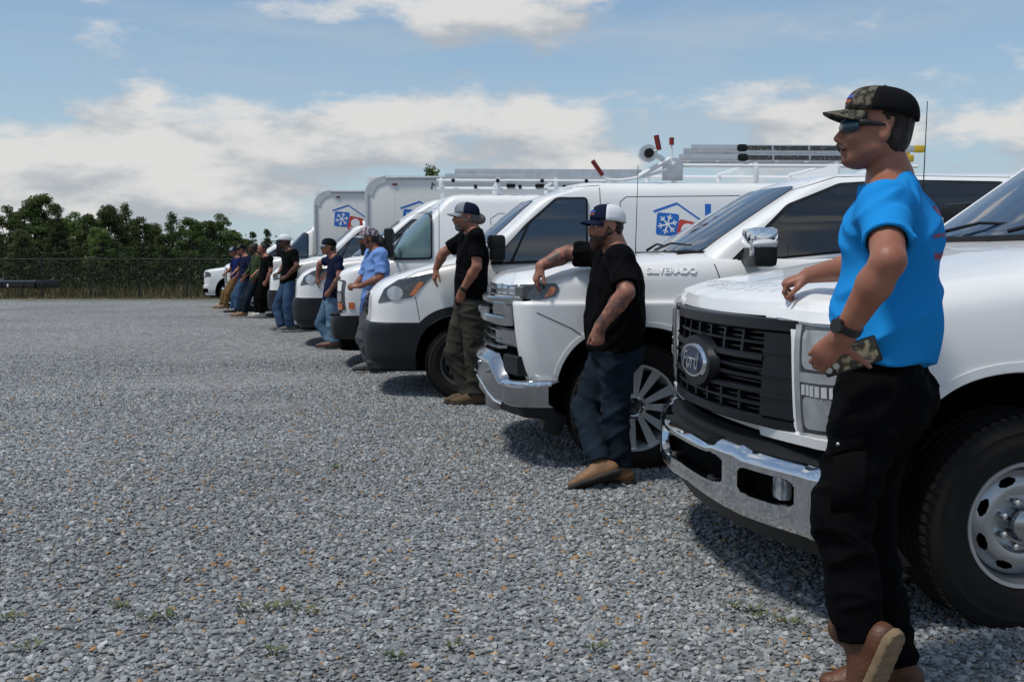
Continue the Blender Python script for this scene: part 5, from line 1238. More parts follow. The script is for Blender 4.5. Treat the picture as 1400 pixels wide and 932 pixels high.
def cap(parent, c, fr, s, front, back, bill, tilt=.0, low=.0, button=True, logo_=None, curve=1., hgt=.098):
    """baseball cap: front panels, back panels, curved bill"""
    f, l, u = fr; f2 = nz(f * math.cos(tilt) + u * math.sin(tilt)); u2 = np.cross(f2, l)
    P = lambda a, b, d: Vector(c + (f2 * a + l * b + u2 * d) * s); inv = Matrix.Translation(-Vector(parent.location))
    def surf(nm, a0, a1, m, k=26, lv=10, puff=1.0):
        v = []; q = []
        for i in range(lv + 1):
            t = i / lv; ph = t * math.pi / 2
            for j in range(k + 1):
                a = a0 + (a1 - a0) * j / k; ca, sa = math.cos(a), math.sin(a)
                rx = (.106 if ca > 0 else .114); ry = .088
                R_ = math.cos(ph)**.62; hz = hgt * math.sin(ph)**.88
                bulge = 1 + .05 * max(0, ca) * math.sin(2 * ph)
                v.append(P(-.006 + rx * ca * R_ * bulge, ry * sa * R_, .024 + low + hz - .010 * (1 - t) * (ca < 0) * abs(ca)))
        for i in range(lv):
            for j in range(k): q.append((i * (k + 1) + j, i * (k + 1) + j + 1, (i + 1) * (k + 1) + j + 1, (i + 1) * (k + 1) + j))
        n0 = len(v)
        o = link(nm, pyd(nm, v, q, True, None), m, parent); o.matrix_parent_inverse = inv
        md = o.modifiers.new('t', 'SOLIDIFY'); md.thickness = .004; md.offset = 1
        return o
    surf('cap_front', -1.15, 1.15, front); surf('cap_back', 1.15, 2 * math.pi - 1.15, back)
    v = []; q = []; nu, nv = 20, 8
    for i in range(nv + 1):
        t = i / nv
        for j in range(nu + 1):
            a = -1.05 + 2.1 * j / nu; e = math.cos(a / 1.05 * math.pi / 2)**.55
            x = .095 * math.cos(a) + t * .075 * e; y = .088 * math.sin(a) * (1 - .04 * t)
            z = .026 + low - curve * .030 * (y / .085)**2 * (.4 + .6 * t) - .018 * t
            v.append(P(x, y, z))
    for i in range(nv):
        for j in range(nu): q.append((i * (nu + 1) + j, i * (nu + 1) + j + 1, (i + 1) * (nu + 1) + j + 1, (i + 1) * (nu + 1) + j))
    o = link('cap_bill', pyd('cap_bill', v, q, True, None), bill, parent); o.matrix_parent_inverse = inv
    md = o.modifiers.new('t', 'SOLIDIFY'); md.thickness = .005; md.offset = 0
    if button:
        bm = bmesh.new(); bmesh.ops.create_uvsphere(bm, u_segments=10, v_segments=6, radius=.009 * s)
        for w_ in bm.verts: w_.co = w_.co + P(-.006, 0, .026 + hgt + low)
        o = link('cap_button', from_bm(bm, 'cap_button'), front, parent); o.matrix_parent_inverse = inv
    if logo_:
        for (m, y0, y1, z0, z1) in logo_:
            v = []; k = 8
            for j in range(k + 1):
                y = y0 + (y1 - y0) * j / k
                for z in (z0, z1):
                    ph = math.asin(min(1, max(0, z - .024) / hgt)**(1 / .88)); R_ = math.cos(ph)**.62; a = math.asin(max(-1, min(1, y / (.088 * R_))))
                    v.append(P(-.006 + .106 * math.cos(a) * R_ * (1 + .05 * math.cos(a) * math.sin(2 * ph)) + .0055, y, z + low))
            o = link('cap_badge', pyd('cap_badge', v, [(2 * j, 2 * j + 2, 2 * j + 3, 2 * j + 1) for j in range(k)]), m, parent); o.matrix_parent_inverse = inv
def person(label, J, face, opt):
    """J: joints in world metres. Returns the root Empty on the ground under the figure."""
    h = opt.get('h', .01); s = opt.get('scale', 1.); bulk = opt.get('bulk', 1.); g = lambda k: np.array(J[k], float)
    gx = (g('anL')[:2] + g('anR')[:2]) / 2
    root = thing('person', label, 'person', (gx[0], gx[1], 0), 0, 'men leaning on the row of vehicles')
    lat = nz(g('shL') - g('shR')); up = nz(g('chest') - g('pelvis')); fw = nz(np.cross(lat, up)); hl = nz(g('hipL') - g('hipR')); hf = nz(np.cross(hl, up))
    fr = head_frame(face, opt.get('headup', (0, 0, 1))); hc = g('head')
    skin = opt['skin']
    allp = [v for v in J.values()] + [hc + fr[2] * .14 * s, hc + fr[0] * .13 * s, J['wrL'] + nz(opt['handL'][0]) * .2, J['wrR'] + nz(opt['handR'][0]) * .2]
    lo, hi = bbox(allp, .12)
    B = Field(lo, hi, h)
    add_head(B, hc, fr, s * opt.get('hs', 1.))
    nb = g('neck'); B.cone(hc - fr[2] * .05 * s - fr[0] * .034 * s, nb - fr[0] * .006, .053 * s * opt.get('neckw', 1), .062 * s * opt.get('neckw', 1), .016)
    B.cone(nb, g('chest'), .06 * s, .12 * s, .05, flat=fw, kf=.75)
    B.cone(g('chest'), g('pelvis'), .135 * s * bulk, .125 * s * bulk, .05, flat=fw, kf=.72)
    for q in 'LR':
        sh_, el, wr, hp, kn, an = (g(k + q) for k in ('sh', 'el', 'wr', 'hip', 'kn', 'an'))
        ab = opt.get('arm', 1.) * s
        B.cone(nb, sh_, .05 * s, .055 * ab, .04); B.cone(sh_, el, .054 * ab, .043 * ab, .02); B.cone(el, lerp(el, wr, .3), .042 * ab, .046 * ab, .015); B.cone(lerp(el, wr, .3), wr, .045 * ab, .029 * ab, .015)
        dd, pn, ts, cu, th = opt['hand' + q]; add_hand(B, wr, dd, pn, ts, s * opt.get('hands', 1.), cu, th)
        B.cone(hp, kn, .075 * s, .05 * s, .03); B.cone(kn, an, .05 * s, .036 * s, .02)
    bo = B.mesh('body', skin, root, opt.get('smooth', 1))
    if h < .009:
        co = np.empty(len(bo.data.vertices) * 3, np.float32); bo.data.vertices.foreach_get('co', co); q = (co.reshape(-1, 3) - hc) / s
        a_, b_, c_ = q @ fr[0], q @ fr[1], q @ fr[2]; ramp = lambda v, e0, e1: np.clip((v - e0) / (e1 - e0), 0, 1)
        st = ramp(a_, -.01, .02) * ramp(-c_, .040, .062) * ramp(c_, -.16, -.135) * (np.abs(b_) < .1); lp = np.exp(-((c_ + .0735) / .008)**2 - (b_ / .022)**2) * (a_ > .085)
        bo.data.attributes.new('stubble', 'FLOAT', 'POINT').data.foreach_set('value', st.astype(np.float32)); bo.data.attributes.new('lip', 'FLOAT', 'POINT').data.foreach_set('value', lp.astype(np.float32))
    if opt.get('ink'):
        co = np.empty(len(bo.data.vertices) * 3, np.float32); bo.data.vertices.foreach_get('co', co); co = co.reshape(-1, 3); w = np.zeros(len(co), np.float32)
        for a, b, r in opt['ink']:
            a, b = g(a), g(b); ab_ = b - a; t = np.clip(((co - a) @ ab_) / (ab_ @ ab_), .0, 1); dd = np.linalg.norm(co - a - t[:, None] * ab_, axis=1); w = np.maximum(w, (dd < r).astype(np.float32))
        at = bo.data.attributes.new('ink', 'FLOAT', 'POINT'); at.data.foreach_set('value', w)
    # ---- shirt
    hs = opt.get('hc', h); T = opt['shirt']; loose = T.get('loose', .02)
    S = Field(*bbox([J[k] for k in ('neck', 'chest', 'pelvis', 'shL', 'shR', 'elL', 'elR', 'hipL', 'hipR')] + ([J['wrL'], J['wrR']] if T.get('long') else []), .26), hs)
    ch, pe, be = g('chest'), g('pelvis'), g('belly'); hem = T.get('hem', pe)
    S.cone(lerp(nb, ch, .25), ch, .085 * s * bulk, (.128 + loose) * s * bulk, .05, flat=fw, kf=.80)
    S.cone(ch, be, (.148 + loose) * s * bulk, (.140 + loose) * s * bulk * T.get('gut', 1), .05, flat=fw, kf=.76)
    S.cone(be, hem, (.140 + loose) * s * bulk * T.get('gut', 1), (.148 + loose) * s * bulk, .04, flat=hf, kf=.80, cutb=True)
    for q in 'LR':
        sh_, el, wr = g('sh' + q), g('el' + q), g('wr' + q)
        S.cone(lerp(nb, ch, .22), sh_, .060 * s, .060 * s * opt.get('arm', 1), .05)
        S.cone(sh_, lerp(ch, sh_, .3), .07 * s, .09 * s, .05)
        if T.get('long'):
            S.cone(sh_, el, .066 * s, .054 * s, .03); S.cone(el, lerp(el, wr, .92), .054 * s, .040 * s, .02, cutb=True)
        else:
            t = T.get('sleeve', .62); e = lerp(sh_, el, t); ar = opt.get('arm', 1.) * s
            S.cone(sh_, e, .058 * ar + .004, .053 * ar + .010 + loose * .16, .03, cutb=True)
    S.wrinkle(T.get('fold', .006), T.get('seed', 1), [up, nz(up + lat * .8), nz(up * .6 - lat), nz(fw + up)], T.get('wl', .13) * s)
    for q in 'LR':
        if not T.get('long') and hs < .0075:
            sh_, el = g('sh' + q), g('el' + q); t = T.get('sleeve', .62); e = lerp(sh_, el, t); ar = opt.get('arm', 1.) * s
            S.cone(lerp(sh_, el, t - .10), lerp(sh_, el, t + .25), .047 * ar + .003 + loose * .06, .049 * ar + .004 + loose * .06, .004, sub=True)
    nk = lerp(nb, hc, .30); S.cone(lerp(nb, ch, .04) + fw * .01, nk + fr[0] * .01, .066 * s * opt.get('neckw', 1), .085 * s, .02, sub=True)
    so = S.mesh('shirt', T['m'], root, opt.get('smooth', 1))
    if T.get('collar'):
        Cf = Field(*bbox([nb, hc], .16), hs); a, b = lerp(nb, ch, .10), lerp(nb, hc, .22); Cf.cone(a, b, .082 * s, .074 * s, .01, cutb=True); Cf.cone(lerp(a, b, -.3) + fw * .004, lerp(a, b, 1.6), .066 * s, .068 * s, .004, sub=True)
        Cf.cone(b + fw * .06 + up * .0, b + fw * .10 - up * .10, .035, .03, .01, sub=True); Cf.mesh('collar', T['m'], root, 1)
    # ---- trousers
    T = opt['pants']; lo, hi = bbox([J[k] for k in ('pelvis', 'hipL', 'hipR', 'knL', 'knR', 'anL', 'anR')], .2); Pn = Field(lo, hi, hs)
    rg = T.get('r', (.112, .088, .072)); wst = g('waist') if 'waist' in J else lerp(pe, be, .22)
    Pn.cone(wst, pe, .142 * s * bulk * T.get('hipw', 1), .150 * s * bulk * T.get('hipw', 1), .03, flat=hf, kf=.80, cuta=True)
    for q in 'LR':
        hp, kn, an = g('hip' + q), g('kn' + q), g('an' + q); he = lerp(kn, an, T.get('hem', .97))
        Pn.cone(lerp(pe, hp, .8), kn, rg[0] * s, rg[1] * s, .035); Pn.cone(kn, he, rg[1] * s, rg[2] * s, .03, cutb=True)
        bt = pe - hf * .07 * s + (hp - pe) * .7 - up * .03; Pn.ell(bt, (hf, hl, up), (.085 * s * bulk, .085 * s, .11 * s), .05)
    Pn.wrinkle(T.get('fold', .007), T.get('seed', 2), [up, nz(up + hf * .5), nz(up - hf * .6), nz(up + hl * .7)], T.get('wl', .12) * s)
    for q in 'LR' if hs < .0085 else '':
        kn, an = g('kn' + q), g('an' + q); Pn.cone(lerp(kn, an, T.get('hem', .97) - .06), lerp(kn, an, 1.15), rg[2] * s - .012, rg[2] * s - .010, .004, sub=True)
    po = Pn.mesh('trousers', T['m'], root, opt.get('smooth', 1))
    if T.get('belt'):
        Bt = Field(*bbox([wst], .24), hs); d_ = nz(pe - wst); Bt.cone(wst - d_ * .014, wst + d_ * .024, .146 * s * bulk * T.get('hipw', 1), .149 * s * bulk * T.get('hipw', 1), .004, flat=hf, kf=.80, cuta=True, cutb=True); Bt.mesh('belt', LEATHB, root, 1)
    # ---- shoes
    for q in 'LR':
        an = g('an' + q); toe = g('toe' + q); so_ = opt.get('shoe' + q, opt['shoe']); upn = nz(opt.get('footup' + q, (0, 0, 1)))
        d_ = nz(toe - an - upn * float((toe - an) @ upn)); hgt = so_.get('ht', .10) * s; L = .27 * s
        sd_ = np.cross(upn, d_); A = (d_, sd_, upn)
        base = an - upn * hgt + 0 * d_; heel = base - d_ * .055 * s + upn * .045 * s; ball = base + d_ * .135 * s + upn * .034 * s; tip = base + d_ * .195 * s + upn * .030 * s
        Sh = Field(*bbox([an, heel, tip, base], .13), min(hs, .009)); z = s
        Sh.cone(heel, ball, .038 * z, .042 * z, .02); Sh.cone(ball, tip, .043 * z, .036 * z, .02, flat=upn, kf=.8); Sh.cone(an + upn * .04 * so_.get('shaft', 1), heel + d_ * .02, .050 * z, .042 * z, .03); Sh.cone(an, ball - upn * .0, .046 * z, .036 * z, .03)
        Sh.cut(base + upn * .012 + d_ * .07, -upn, .22); shoe = Sh.mesh('shoe', so_['m'], root, 1)
        So = Field(*bbox([base - d_ * .1, base + d_ * .25], .09), min(hs, .008 if not so_.get('treads') else .004))
        So.cone(heel - upn * .03, ball - upn * .020, .044 * z, .048 * z, .01); So.cone(ball - upn * .02, tip - upn * .016, .048 * z, .043 * z, .01)
        So.cut(base + upn * .020 + d_ * .07, upn, .25); So.cut(base - upn * .006 + d_ * .07, -upn, .25)
        if so_.get('treads'):
            for k in range(10): c_ = base - upn * .009 + d_ * (-.08 + k * .032); So.cone(c_ - sd_ * .07, c_ + sd_ * .07, .006, .006, .002, sub=True)
        o = So.mesh('sole', so_['sole'], None, 1); o.parent = shoe
    # ---- hair, beard, eyes, cap
    f, l, u = fr; sb_ = s; s = s * opt.get('hs', 1.); P = lambda a, b, d: hc + (f * a + l * b + u * d) * s; A = (f, l, u)
    hf_ = min(h, .007)
    if opt.get('hair'):
        H = Field(*bbox([hc], .26), hf_); k = opt.get('hairk', 1.)
        H.ell(P(-.020, 0, .030), A, (.098 * s * k, .083 * s * k, .094 * s * k), .01); H.ell(P(-.052, 0, -.028), A, (.048 * s, .068 * s, .052 * s), .03)
        H.ell(P(.085, 0, -.035), A, (.085 * s, .11 * s, .115 * s), .01, sub=True); H.cut(P(.055, 0, .05), f + u * -.4, .2)
        for q in (1, -1): H.ell(P(-.008, q * .08, -.014), A, (.026 * s, .03 * s, .034 * s), .006, sub=True);
        if opt.get('bun'): H.ell(P(*opt['bun'][:3]), A, tuple(v * s for v in opt['bun'][3:]), .03)
        H.wrinkle(.006, 4, [l, u, f], .03); H.mesh('hair', opt['hair'], root, 1)
    if opt.get('beard'):
        m, ln, th_ = opt['beard']; H = Field(*bbox([hc], .3), hf_)
        H.cone(P(.060, .0, -.098), P(.004, .056, -.040), .031 * s * th_, .023 * s * th_, .02); H.cone(P(.060, 0, -.098), P(.004, -.056, -.040), .031 * s * th_, .023 * s * th_, .02)
        for q in (1, -1): H.cone(P(.004, q * .060, -.045), P(.012, q * .070, .0), .014 * s, .008 * s, .012); H.cone(P(.098, 0, -.058), P(.076, q * .030, -.082), .010 * s, .012 * s, .012)
        if ln: H.cone(P(.070, 0, -.10), P(.070 + .01, 0, -.10 - ln), .034 * s, .018 * s, .03)
        H.ell(P(.099, 0, -.074), A, (.02 * s, .018 * s, .006 * s), .006, sub=True); H.wrinkle(.005, 9, [l, u], .025); H.mesh('beard', m, root, 1)
    if opt.get('moustache'):
        H = Field(*bbox([hc], .2), .004)
        for q in (1, -1): H.cone(P(.108, q * .004, -.0565), P(.096, q * .029, -.070), .0085 * s, .0065 * s, .008)
        H.mesh('moustache', opt['moustache'], root, 1)
    if opt.get('eyes'):
        for q in (1, -1):
            bm = bmesh.new(); bmesh.ops.create_uvsphere(bm, u_segments=14, v_segments=10, radius=.0115 * s)
            for v in bm.verts: v.co = v.co + Vector(P(.079, q * .031, -.002))
            o = link('eye', from_bm(bm, 'eye'), EYEW, root); o.matrix_parent_inverse = Matrix.Translation(-Vector(root.location))
            bm = bmesh.new(); bmesh.ops.create_uvsphere(bm, u_segments=10, v_segments=8, radius=.0062 * s)
            for v in bm.verts: v.co = v.co + Vector(P(.0862, q * .031, -.002))
            link('iris', from_bm(bm, 'iris'), FRAMEB, o)
    if opt.get('cap'): cap(root, hc, fr, s, **opt['cap'])
    return root, dict(fr=fr, hc=hc, fw=fw, lat=lat, up=up, P=P, s=s)
def attach(o, root): o.parent = root; o.matrix_parent_inverse = Matrix.Translation(-Vector(root.location)); return o
def wband(root, wr, el, r, m, nm='wristband', off=.03, wd=.022, face=None):
    """a band or watch round the forearm"""
    d = Vector(nz(np.array(el) - np.array(wr))); c = Vector(wr) + d * off; a = d.orthogonal().normalized(); b = d.cross(a); v = []; q = []; k = 24
    for i in range(k):
        an = 2 * math.pi * i / k; n = a * math.cos(an) + b * math.sin(an)
        for t, rr in ((-.5, r), (-.42, r + .004), (.42, r + .004), (.5, r)): v.append(c + n * rr + d * wd * t)
    for i in range(k):
        for t in range(3): q.append((4 * i + t, 4 * ((i + 1) % k) + t, 4 * ((i + 1) % k) + t + 1, 4 * i + t + 1))
    o = attach(link(nm, pyd(nm, v, q), m), root)
    if face is not None:
        n = Vector(face).normalized(); n = (n - d * n.dot(d)).normalized(); bm = bmesh.new(); bm_tube(bm, [c + n * r, c + n * (r + .014)], .021, 20); attach(link('watch_case', from_bm(bm, 'watch_case'), FRAMEB), root)
    return o
HB = lambda d, pn, ts, cu=(.5, .6, .5), th=(.6, .6): (d, pn, ts, cu, th)

# ---- the nearest man, bright blue shirt
def man_blue():
    Z = 3.24
    J = dict(head=W(1198, 178, 3.22), neck=W(1216, 248, 3.25), chest=W(1218, 330, 3.26), belly=W(1211, 440, 3.26), pelvis=W(1203, 520, 3.27), waist=W(1202, 482, 3.27),
             shL=W(1208, 283, 3.07), shR=W(1222, 281, 3.52), elL=W(1215, 356, 2.86), wrL=W(1152, 460, 2.98), elR=W(1178, 363, 3.74), wrR=W(1106, 376, 3.97),
             hipL=W(1195, 535, 3.17), hipR=W(1212, 532, 3.36), knL=W(1148, 705, 3.08), anL=W(1178, 876, 3.02), toeL=W(1152, 965, 3.04), knR=W(1182, 722, 3.33), anR=W(1222, 905, 3.24), toeR=W(1105, 935, 3.25))
    opt = dict(h=.0052, hc=.007, skin=SK_FAIR, scale=1.0, hs=.955, bulk=1.03, arm=1.05, neckw=.96, hands=.96,
               handL=HB((-.42, .30, -.55), (.35, .85, .15), (.85, -.1, .45), (.35, .55, .35), (1.45, -.25)), handR=HB((-.80, .22, -.30), (.1, .15, -.95), (.2, -.85, -.15), (.75, 1.0, .7), (.5, .7)),
               shirt=dict(m=BLUEC, loose=.030, fold=.017, seed=5, wl=.20, sleeve=.70, hem=W(1206, 484, 3.265), gut=1.09), pants=dict(m=BLACKPANT, r=(.107, .081, .070), fold=.016, seed=8, belt=True, hem=.99),
               shoe=dict(m=BOOTBR, sole=SOLET, ht=.095, shaft=1.6, treads=True), footupL=(-.50, .76, .30), hair=HAIRB, hairk=.92, moustache=mat('moustache_brown', (.045, .022, .013), .7, var=.4, vscale=80),
               cap=dict(front=CAMO, back=CAPBLACK, bill=CAMO, tilt=.04, low=.026, hgt=.080, logo_=[(mat('cap_thread_blue', (.05, .09, .36), .7), -.035, .040, .060, .072), (mat('cap_thread_red', (.42, .09, .04), .7), -.03, .035, .046, .054), (mat('cap_thread_gold', (.5, .3, .08), .7), -.012, .010, .077, .084)]))
    root, D = person('man in bright blue T-shirt and camouflage cap, nearest the camera', J, (-1, .14, .09), opt)
    P = D['P']; s = D['s']
    # wraparound sunglasses
    v = []; q = []; k = 16
    for sg in (1, -1):
        v = []; q = []
        for i in range(k + 1):
            t = i / k; a = t * 1.05; y = sg * (.006 + .066 * math.sin(a) / math.sin(1.05)); x = .108 - .045 * t**2.2
            hh = .0235 * (math.sin(math.pi * (t * .86 + .10)))**.5
            v += [P(x, y, .003 + hh * .85), P(x + .004, y * 1.02, .002), P(x, y, .002 - hh)]
        for i in range(k):
            for r_ in (0, 1): q.append((3 * i + r_, 3 * i + 3 + r_, 3 * i + 4 + r_, 3 * i + 1 + r_))
        o = attach(link('sunglass_lens', pyd('sunglass_lens', v, q), SHADE), root); md = o.modifiers.new('t', 'SOLIDIFY'); md.thickness = .002
        tube_ = [P(.064, sg * .070, .012), P(.035, sg * .079, .012), P(-.012, sg * .082, .008)]
        bm = bmesh.new(); bm_tube(bm, tube_, [.011, .009, .004], 8); attach(link('temple_arm', from_bm(bm, 'temple_arm'), FRAMEB), root)
    bm = bmesh.new(); bm_tube(bm, [P(.066, .072, .020), P(.103, .030, .024), P(.109, 0, .016), P(.103, -.030, .024), P(.066, -.072, .020)], .0042 * s, 8); attach(link('brow_bar', from_bm(bm, 'brow_bar'), FRAMEB), root)
    wband(root, J['wrL'], J['elL'], .036, FRAMEB, 'watch_strap', .035, .024, face=(-.6, -.5, .3))
    # phone in a camouflage pouch on the belt
    c = Vector(W(1163, 487, 3.06)); rt = Matrix.Rotation(R(-20), 3, 'Y') @ Matrix.Rotation(R(-12), 3, 'Z')
    t2 = thing('phone_case', 'camouflage phone case held at the belt of the man in bright blue', 'phone case', c, 0)
    bm = bmesh.new(); bm_box(bm, (0, 0, 0), (.165, .016, .080), rt, .007); o = link('case_edge', from_bm(bm, 'case_edge'), FRAMEB, t2)
    bm = bmesh.new(); bm_box(bm, rt @ Vector((.012, -.0085, 0)), (.125, .004, .066), rt, .002); link('case_back', from_bm(bm, 'case_back'), mat('camouflage_print', (.03, .028, .02), .6, col2=(.30, .25, .16), fac=(.46, .58), vscale=45), t2)
    for a, b in ((-.064, .015), (-.048, -.012), (-.07, -.018)):
        bm = bmesh.new(); p = rt @ Vector((a, -.008, b)); n = rt @ Vector((a, -.014, b)); bm_tube(bm, [p, n], .0095, 14); link('camera_lens', from_bm(bm, 'camera_lens'), STEELM, t2)
    tr = [o for o in root.children if o.name.startswith('trousers')][0]; bt = BVHTree.FromPolygons([v.co.copy() for v in tr.data.vertices], [tuple(p.vertices) for p in tr.data.polygons])
    def on_leg(nm, quad, m, off=.006, k=8, depth=.02):
        (x0, y0), (x1, y1), (x2, y2), (x3, y3) = quad; v = []; q = []
        for i in range(k + 1):
            for j in range(3):
                s_, t_ = i / k, j / 2; px = (x0 * (1 - s_) + x1 * s_) * (1 - t_) + (x3 * (1 - s_) + x2 * s_) * t_; py = (y0 * (1 - s_) + y1 * s_) * (1 - t_) + (y3 * (1 - s_) + y2 * s_) * t_
                a = Vector(W(px, py, 2.0)); d = (Vector(W(px, py, 4.0)) - a).normalized(); p, n, i_, dd = bt.ray_cast(a, d)
                if p is None: return
                v.append(p + (n if n.dot(d) < 0 else -n) * off)
        for i in range(k):
            for j in range(2): q.append((3 * i + j, 3 * i + 3 + j, 3 * i + 4 + j, 3 * i + 1 + j))
        o = attach(link(nm, pyd(nm, v, q), m), root); md = o.modifiers.new('t', 'SOLIDIFY'); md.thickness = .004; return o
    on_leg('pocket_flap', [(1138, 602), (1184, 592), (1186, 612), (1140, 622)], BLACKPANT); on_leg('pocket', [(1140, 624), (1186, 614), (1182, 690), (1136, 700)], BLACKPANT, .004)
    p = Vector(W(1146, 607, 2.0)); d = (Vector(W(1146, 607, 4)) - p).normalized(); hp = bt.ray_cast(p, d)[0]
    if hp is not None:
        bm = bmesh.new(); bmesh.ops.create_uvsphere(bm, u_segments=10, v_segments=6, radius=.007, matrix=Matrix.Translation(hp - d * .012)); attach(link('snap_button', from_bm(bm, 'snap_button'), STEELM), root)
    # red print across the back of the shirt, laid on the cloth
    sh = [o for o in root.children if o.name.startswith('shirt')][0]; bv = BVHTree.FromPolygons([v.co.copy() for v in sh.data.vertices], [tuple(p.vertices) for p in sh.data.polygons])
    RP = mat('red_print', (.40, .03, .05), .7, col2=(.10, .10, .30), fac=(.55, .6), vscale=60)
    fw, lat, up, ch = D['fw'], D['lat'], D['up'], J['chest']
    n_ = 0
    rp = random.Random(3); bits = []
    for (a, e, b, hh) in ((.125, -.10, .020, .013), (.115, -.09, -.045, .022), (.02, -.02, .085, .03)):
        while a > e:
            w_ = rp.uniform(.006, .014); bits.append((a, a - w_, b + rp.uniform(-.002, .002), b + hh * rp.uniform(.7, 1))); a -= w_ + rp.uniform(.003, .008)
    for (a0, a1, b0, b1) in bits:
        v = []; ok = True
        for a in np.linspace(a0, a1, 3):
            for b in (b0, b1):
                o_ = Vector(ch + lat * a - fw * .5 + up * b); p, n, i, dd = bv.ray_cast(o_, Vector(fw))
                if p is None: ok = False; break
                v.append(p - Vector(fw) * .0015)
        if ok: attach(link('shirt_print', pyd('shirt_print', v, [(2 * i, 2 * i + 2, 2 * i + 3, 2 * i + 1) for i in range(2)]), RP), root)
    return root
man_blue()

# ---- tattooed man in a black polo beside the chrome-fronted pickup
def man_polo():
    J = dict(head=W(829, 308, 6.36), neck=W(841, 342, 6.38), chest=W(842, 390, 6.40), belly=W(840, 435, 6.40), pelvis=W(838, 468, 6.40), waist=W(838, 452, 6.40),
             shL=W(848, 352, 6.20), shR=W(826, 350, 6.60), elL=W(856, 400, 6.06), wrL=W(820, 447, 6.12), elR=W(777, 346, 6.66), wrR=W(739, 364, 6.60),
             hipL=W(845, 478, 6.29), hipR=W(832, 478, 6.50), knL=W(842, 565, 6.25), anL=W(846, 640, 6.22), toeL=W(800, 654, 6.25), knR=W(800, 560, 6.36), anR=W(822, 636, 6.12), toeR=W(776, 655, 6.10))
    opt = dict(h=.0068, hc=.008, smooth=2, skin=SK_INK, scale=.98, bulk=1.20, arm=1.18, neckw=1.15, ink=[('elL', 'wrL', .075), ('elR', 'wrR', .075), ('shL', 'elL', .08), ('shR', 'elR', .08)], eyes=True,
               handL=HB((-.12, -.05, -1), (-.2, .9, 0), (-.9, -.2, .0), (.8, 1.0, .7), (.3, .6)), handR=HB((-.32, -.05, -.85), (.6, .25, -.4), (.1, -.9, 0), (.35, .45, .3), (.5, .3)),
               shirt=dict(m=BLACKC, loose=.026, fold=.014, seed=3, sleeve=.80, hem=W(840, 478, 6.40), gut=1.10, collar=True), pants=dict(m=JEAND, r=(.108, .082, .070), fold=.014, seed=5, hipw=.97),
               shoe=dict(m=BOOTTAN, sole=SOLED, ht=.085), footupR=(-.30, .55, .78), hair=HAIRB, hairk=.92, beard=(HAIRR, .035, 1.15),
               cap=dict(front=CAPNAVY, back=CAPWHITE, bill=CAPNAVY, tilt=.06, low=.002, logo_=[(mat('cap_thread_blue', (.1, .1, .4)), -.03, .035, .070, .082), (mat('cap_thread_red', (.4, .05, .06)), -.03, .035, .056, .064), (CAPWHITE, -.01, .008, .088, .096)]))
    root, D = person('bearded man in black polo with tattooed arms and white-backed cap', J, (-1, -.30, -.02), opt)
    return root
man_polo()
def man_grey_cap():
    J = dict(head=W(637, 296, 9.64), neck=W(647, 318, 9.65), chest=W(646, 352, 9.66), belly=W(644, 384, 9.66), pelvis=W(642, 412, 9.66), waist=W(642, 396, 9.66),
             shL=W(651, 324, 9.47), shR=W(636, 326, 9.84), elL=W(652, 364, 9.40), wrL=W(632, 398, 9.50), elR=W(606, 346, 9.86), wrR=W(596, 368, 9.90),
             hipL=W(647, 420, 9.56), hipR=W(636, 420, 9.76), knL=W(650, 484, 9.55), anL=W(652, 540, 9.55), toeL=W(630, 549, 9.55), knR=W(622, 482, 9.70), anR=W(642, 538, 9.66), toeR=W(616, 549, 9.62))
    opt = dict(h=.0085, hc=.010, skin=SK_FAIR, scale=1.03, bulk=1.0, eyes=True,
               handL=HB((-.15, .3, -1), (0, 1, .2), (-1, 0, 0), (.5, .7, .5), (.3, .6)), handR=HB((-.2, .0, -1), (.8, .3, 0), (.0, -1, 0), (.3, .35, .3), (.5, .2)),
               shirt=dict(m=BLACKC, loose=.024, fold=.014, seed=13, sleeve=.7, hem=W(643, 416, 9.66)), pants=dict(m=OLIVEP, r=(.108, .092, .080), fold=.016, seed=15),
               shoe=dict(m=mat('suede_brown', (.10, .06, .03), .85, var=.3), sole=SOLED, ht=.08), hair=HAIRG, bun=(-.125, 0, -.02, .05, .045, .045), beard=(HAIRG, 0, 1.0),
               cap=dict(front=CAPGREY, back=CAPNAVY, bill=CAPGREY, tilt=.05, logo_=[(mat('cap_thread_blue', (.1, .1, .4)), -.03, .035, .06, .075)]))
    root, D = person('grey-bearded man in black polo, grey cap and olive work trousers', J, (-1, -.22, .02), opt)
    wband(root, J['wrL'], J['elL'], .036, FRAMEB, 'watch_strap', .03, .03)
    return root
man_grey_cap()
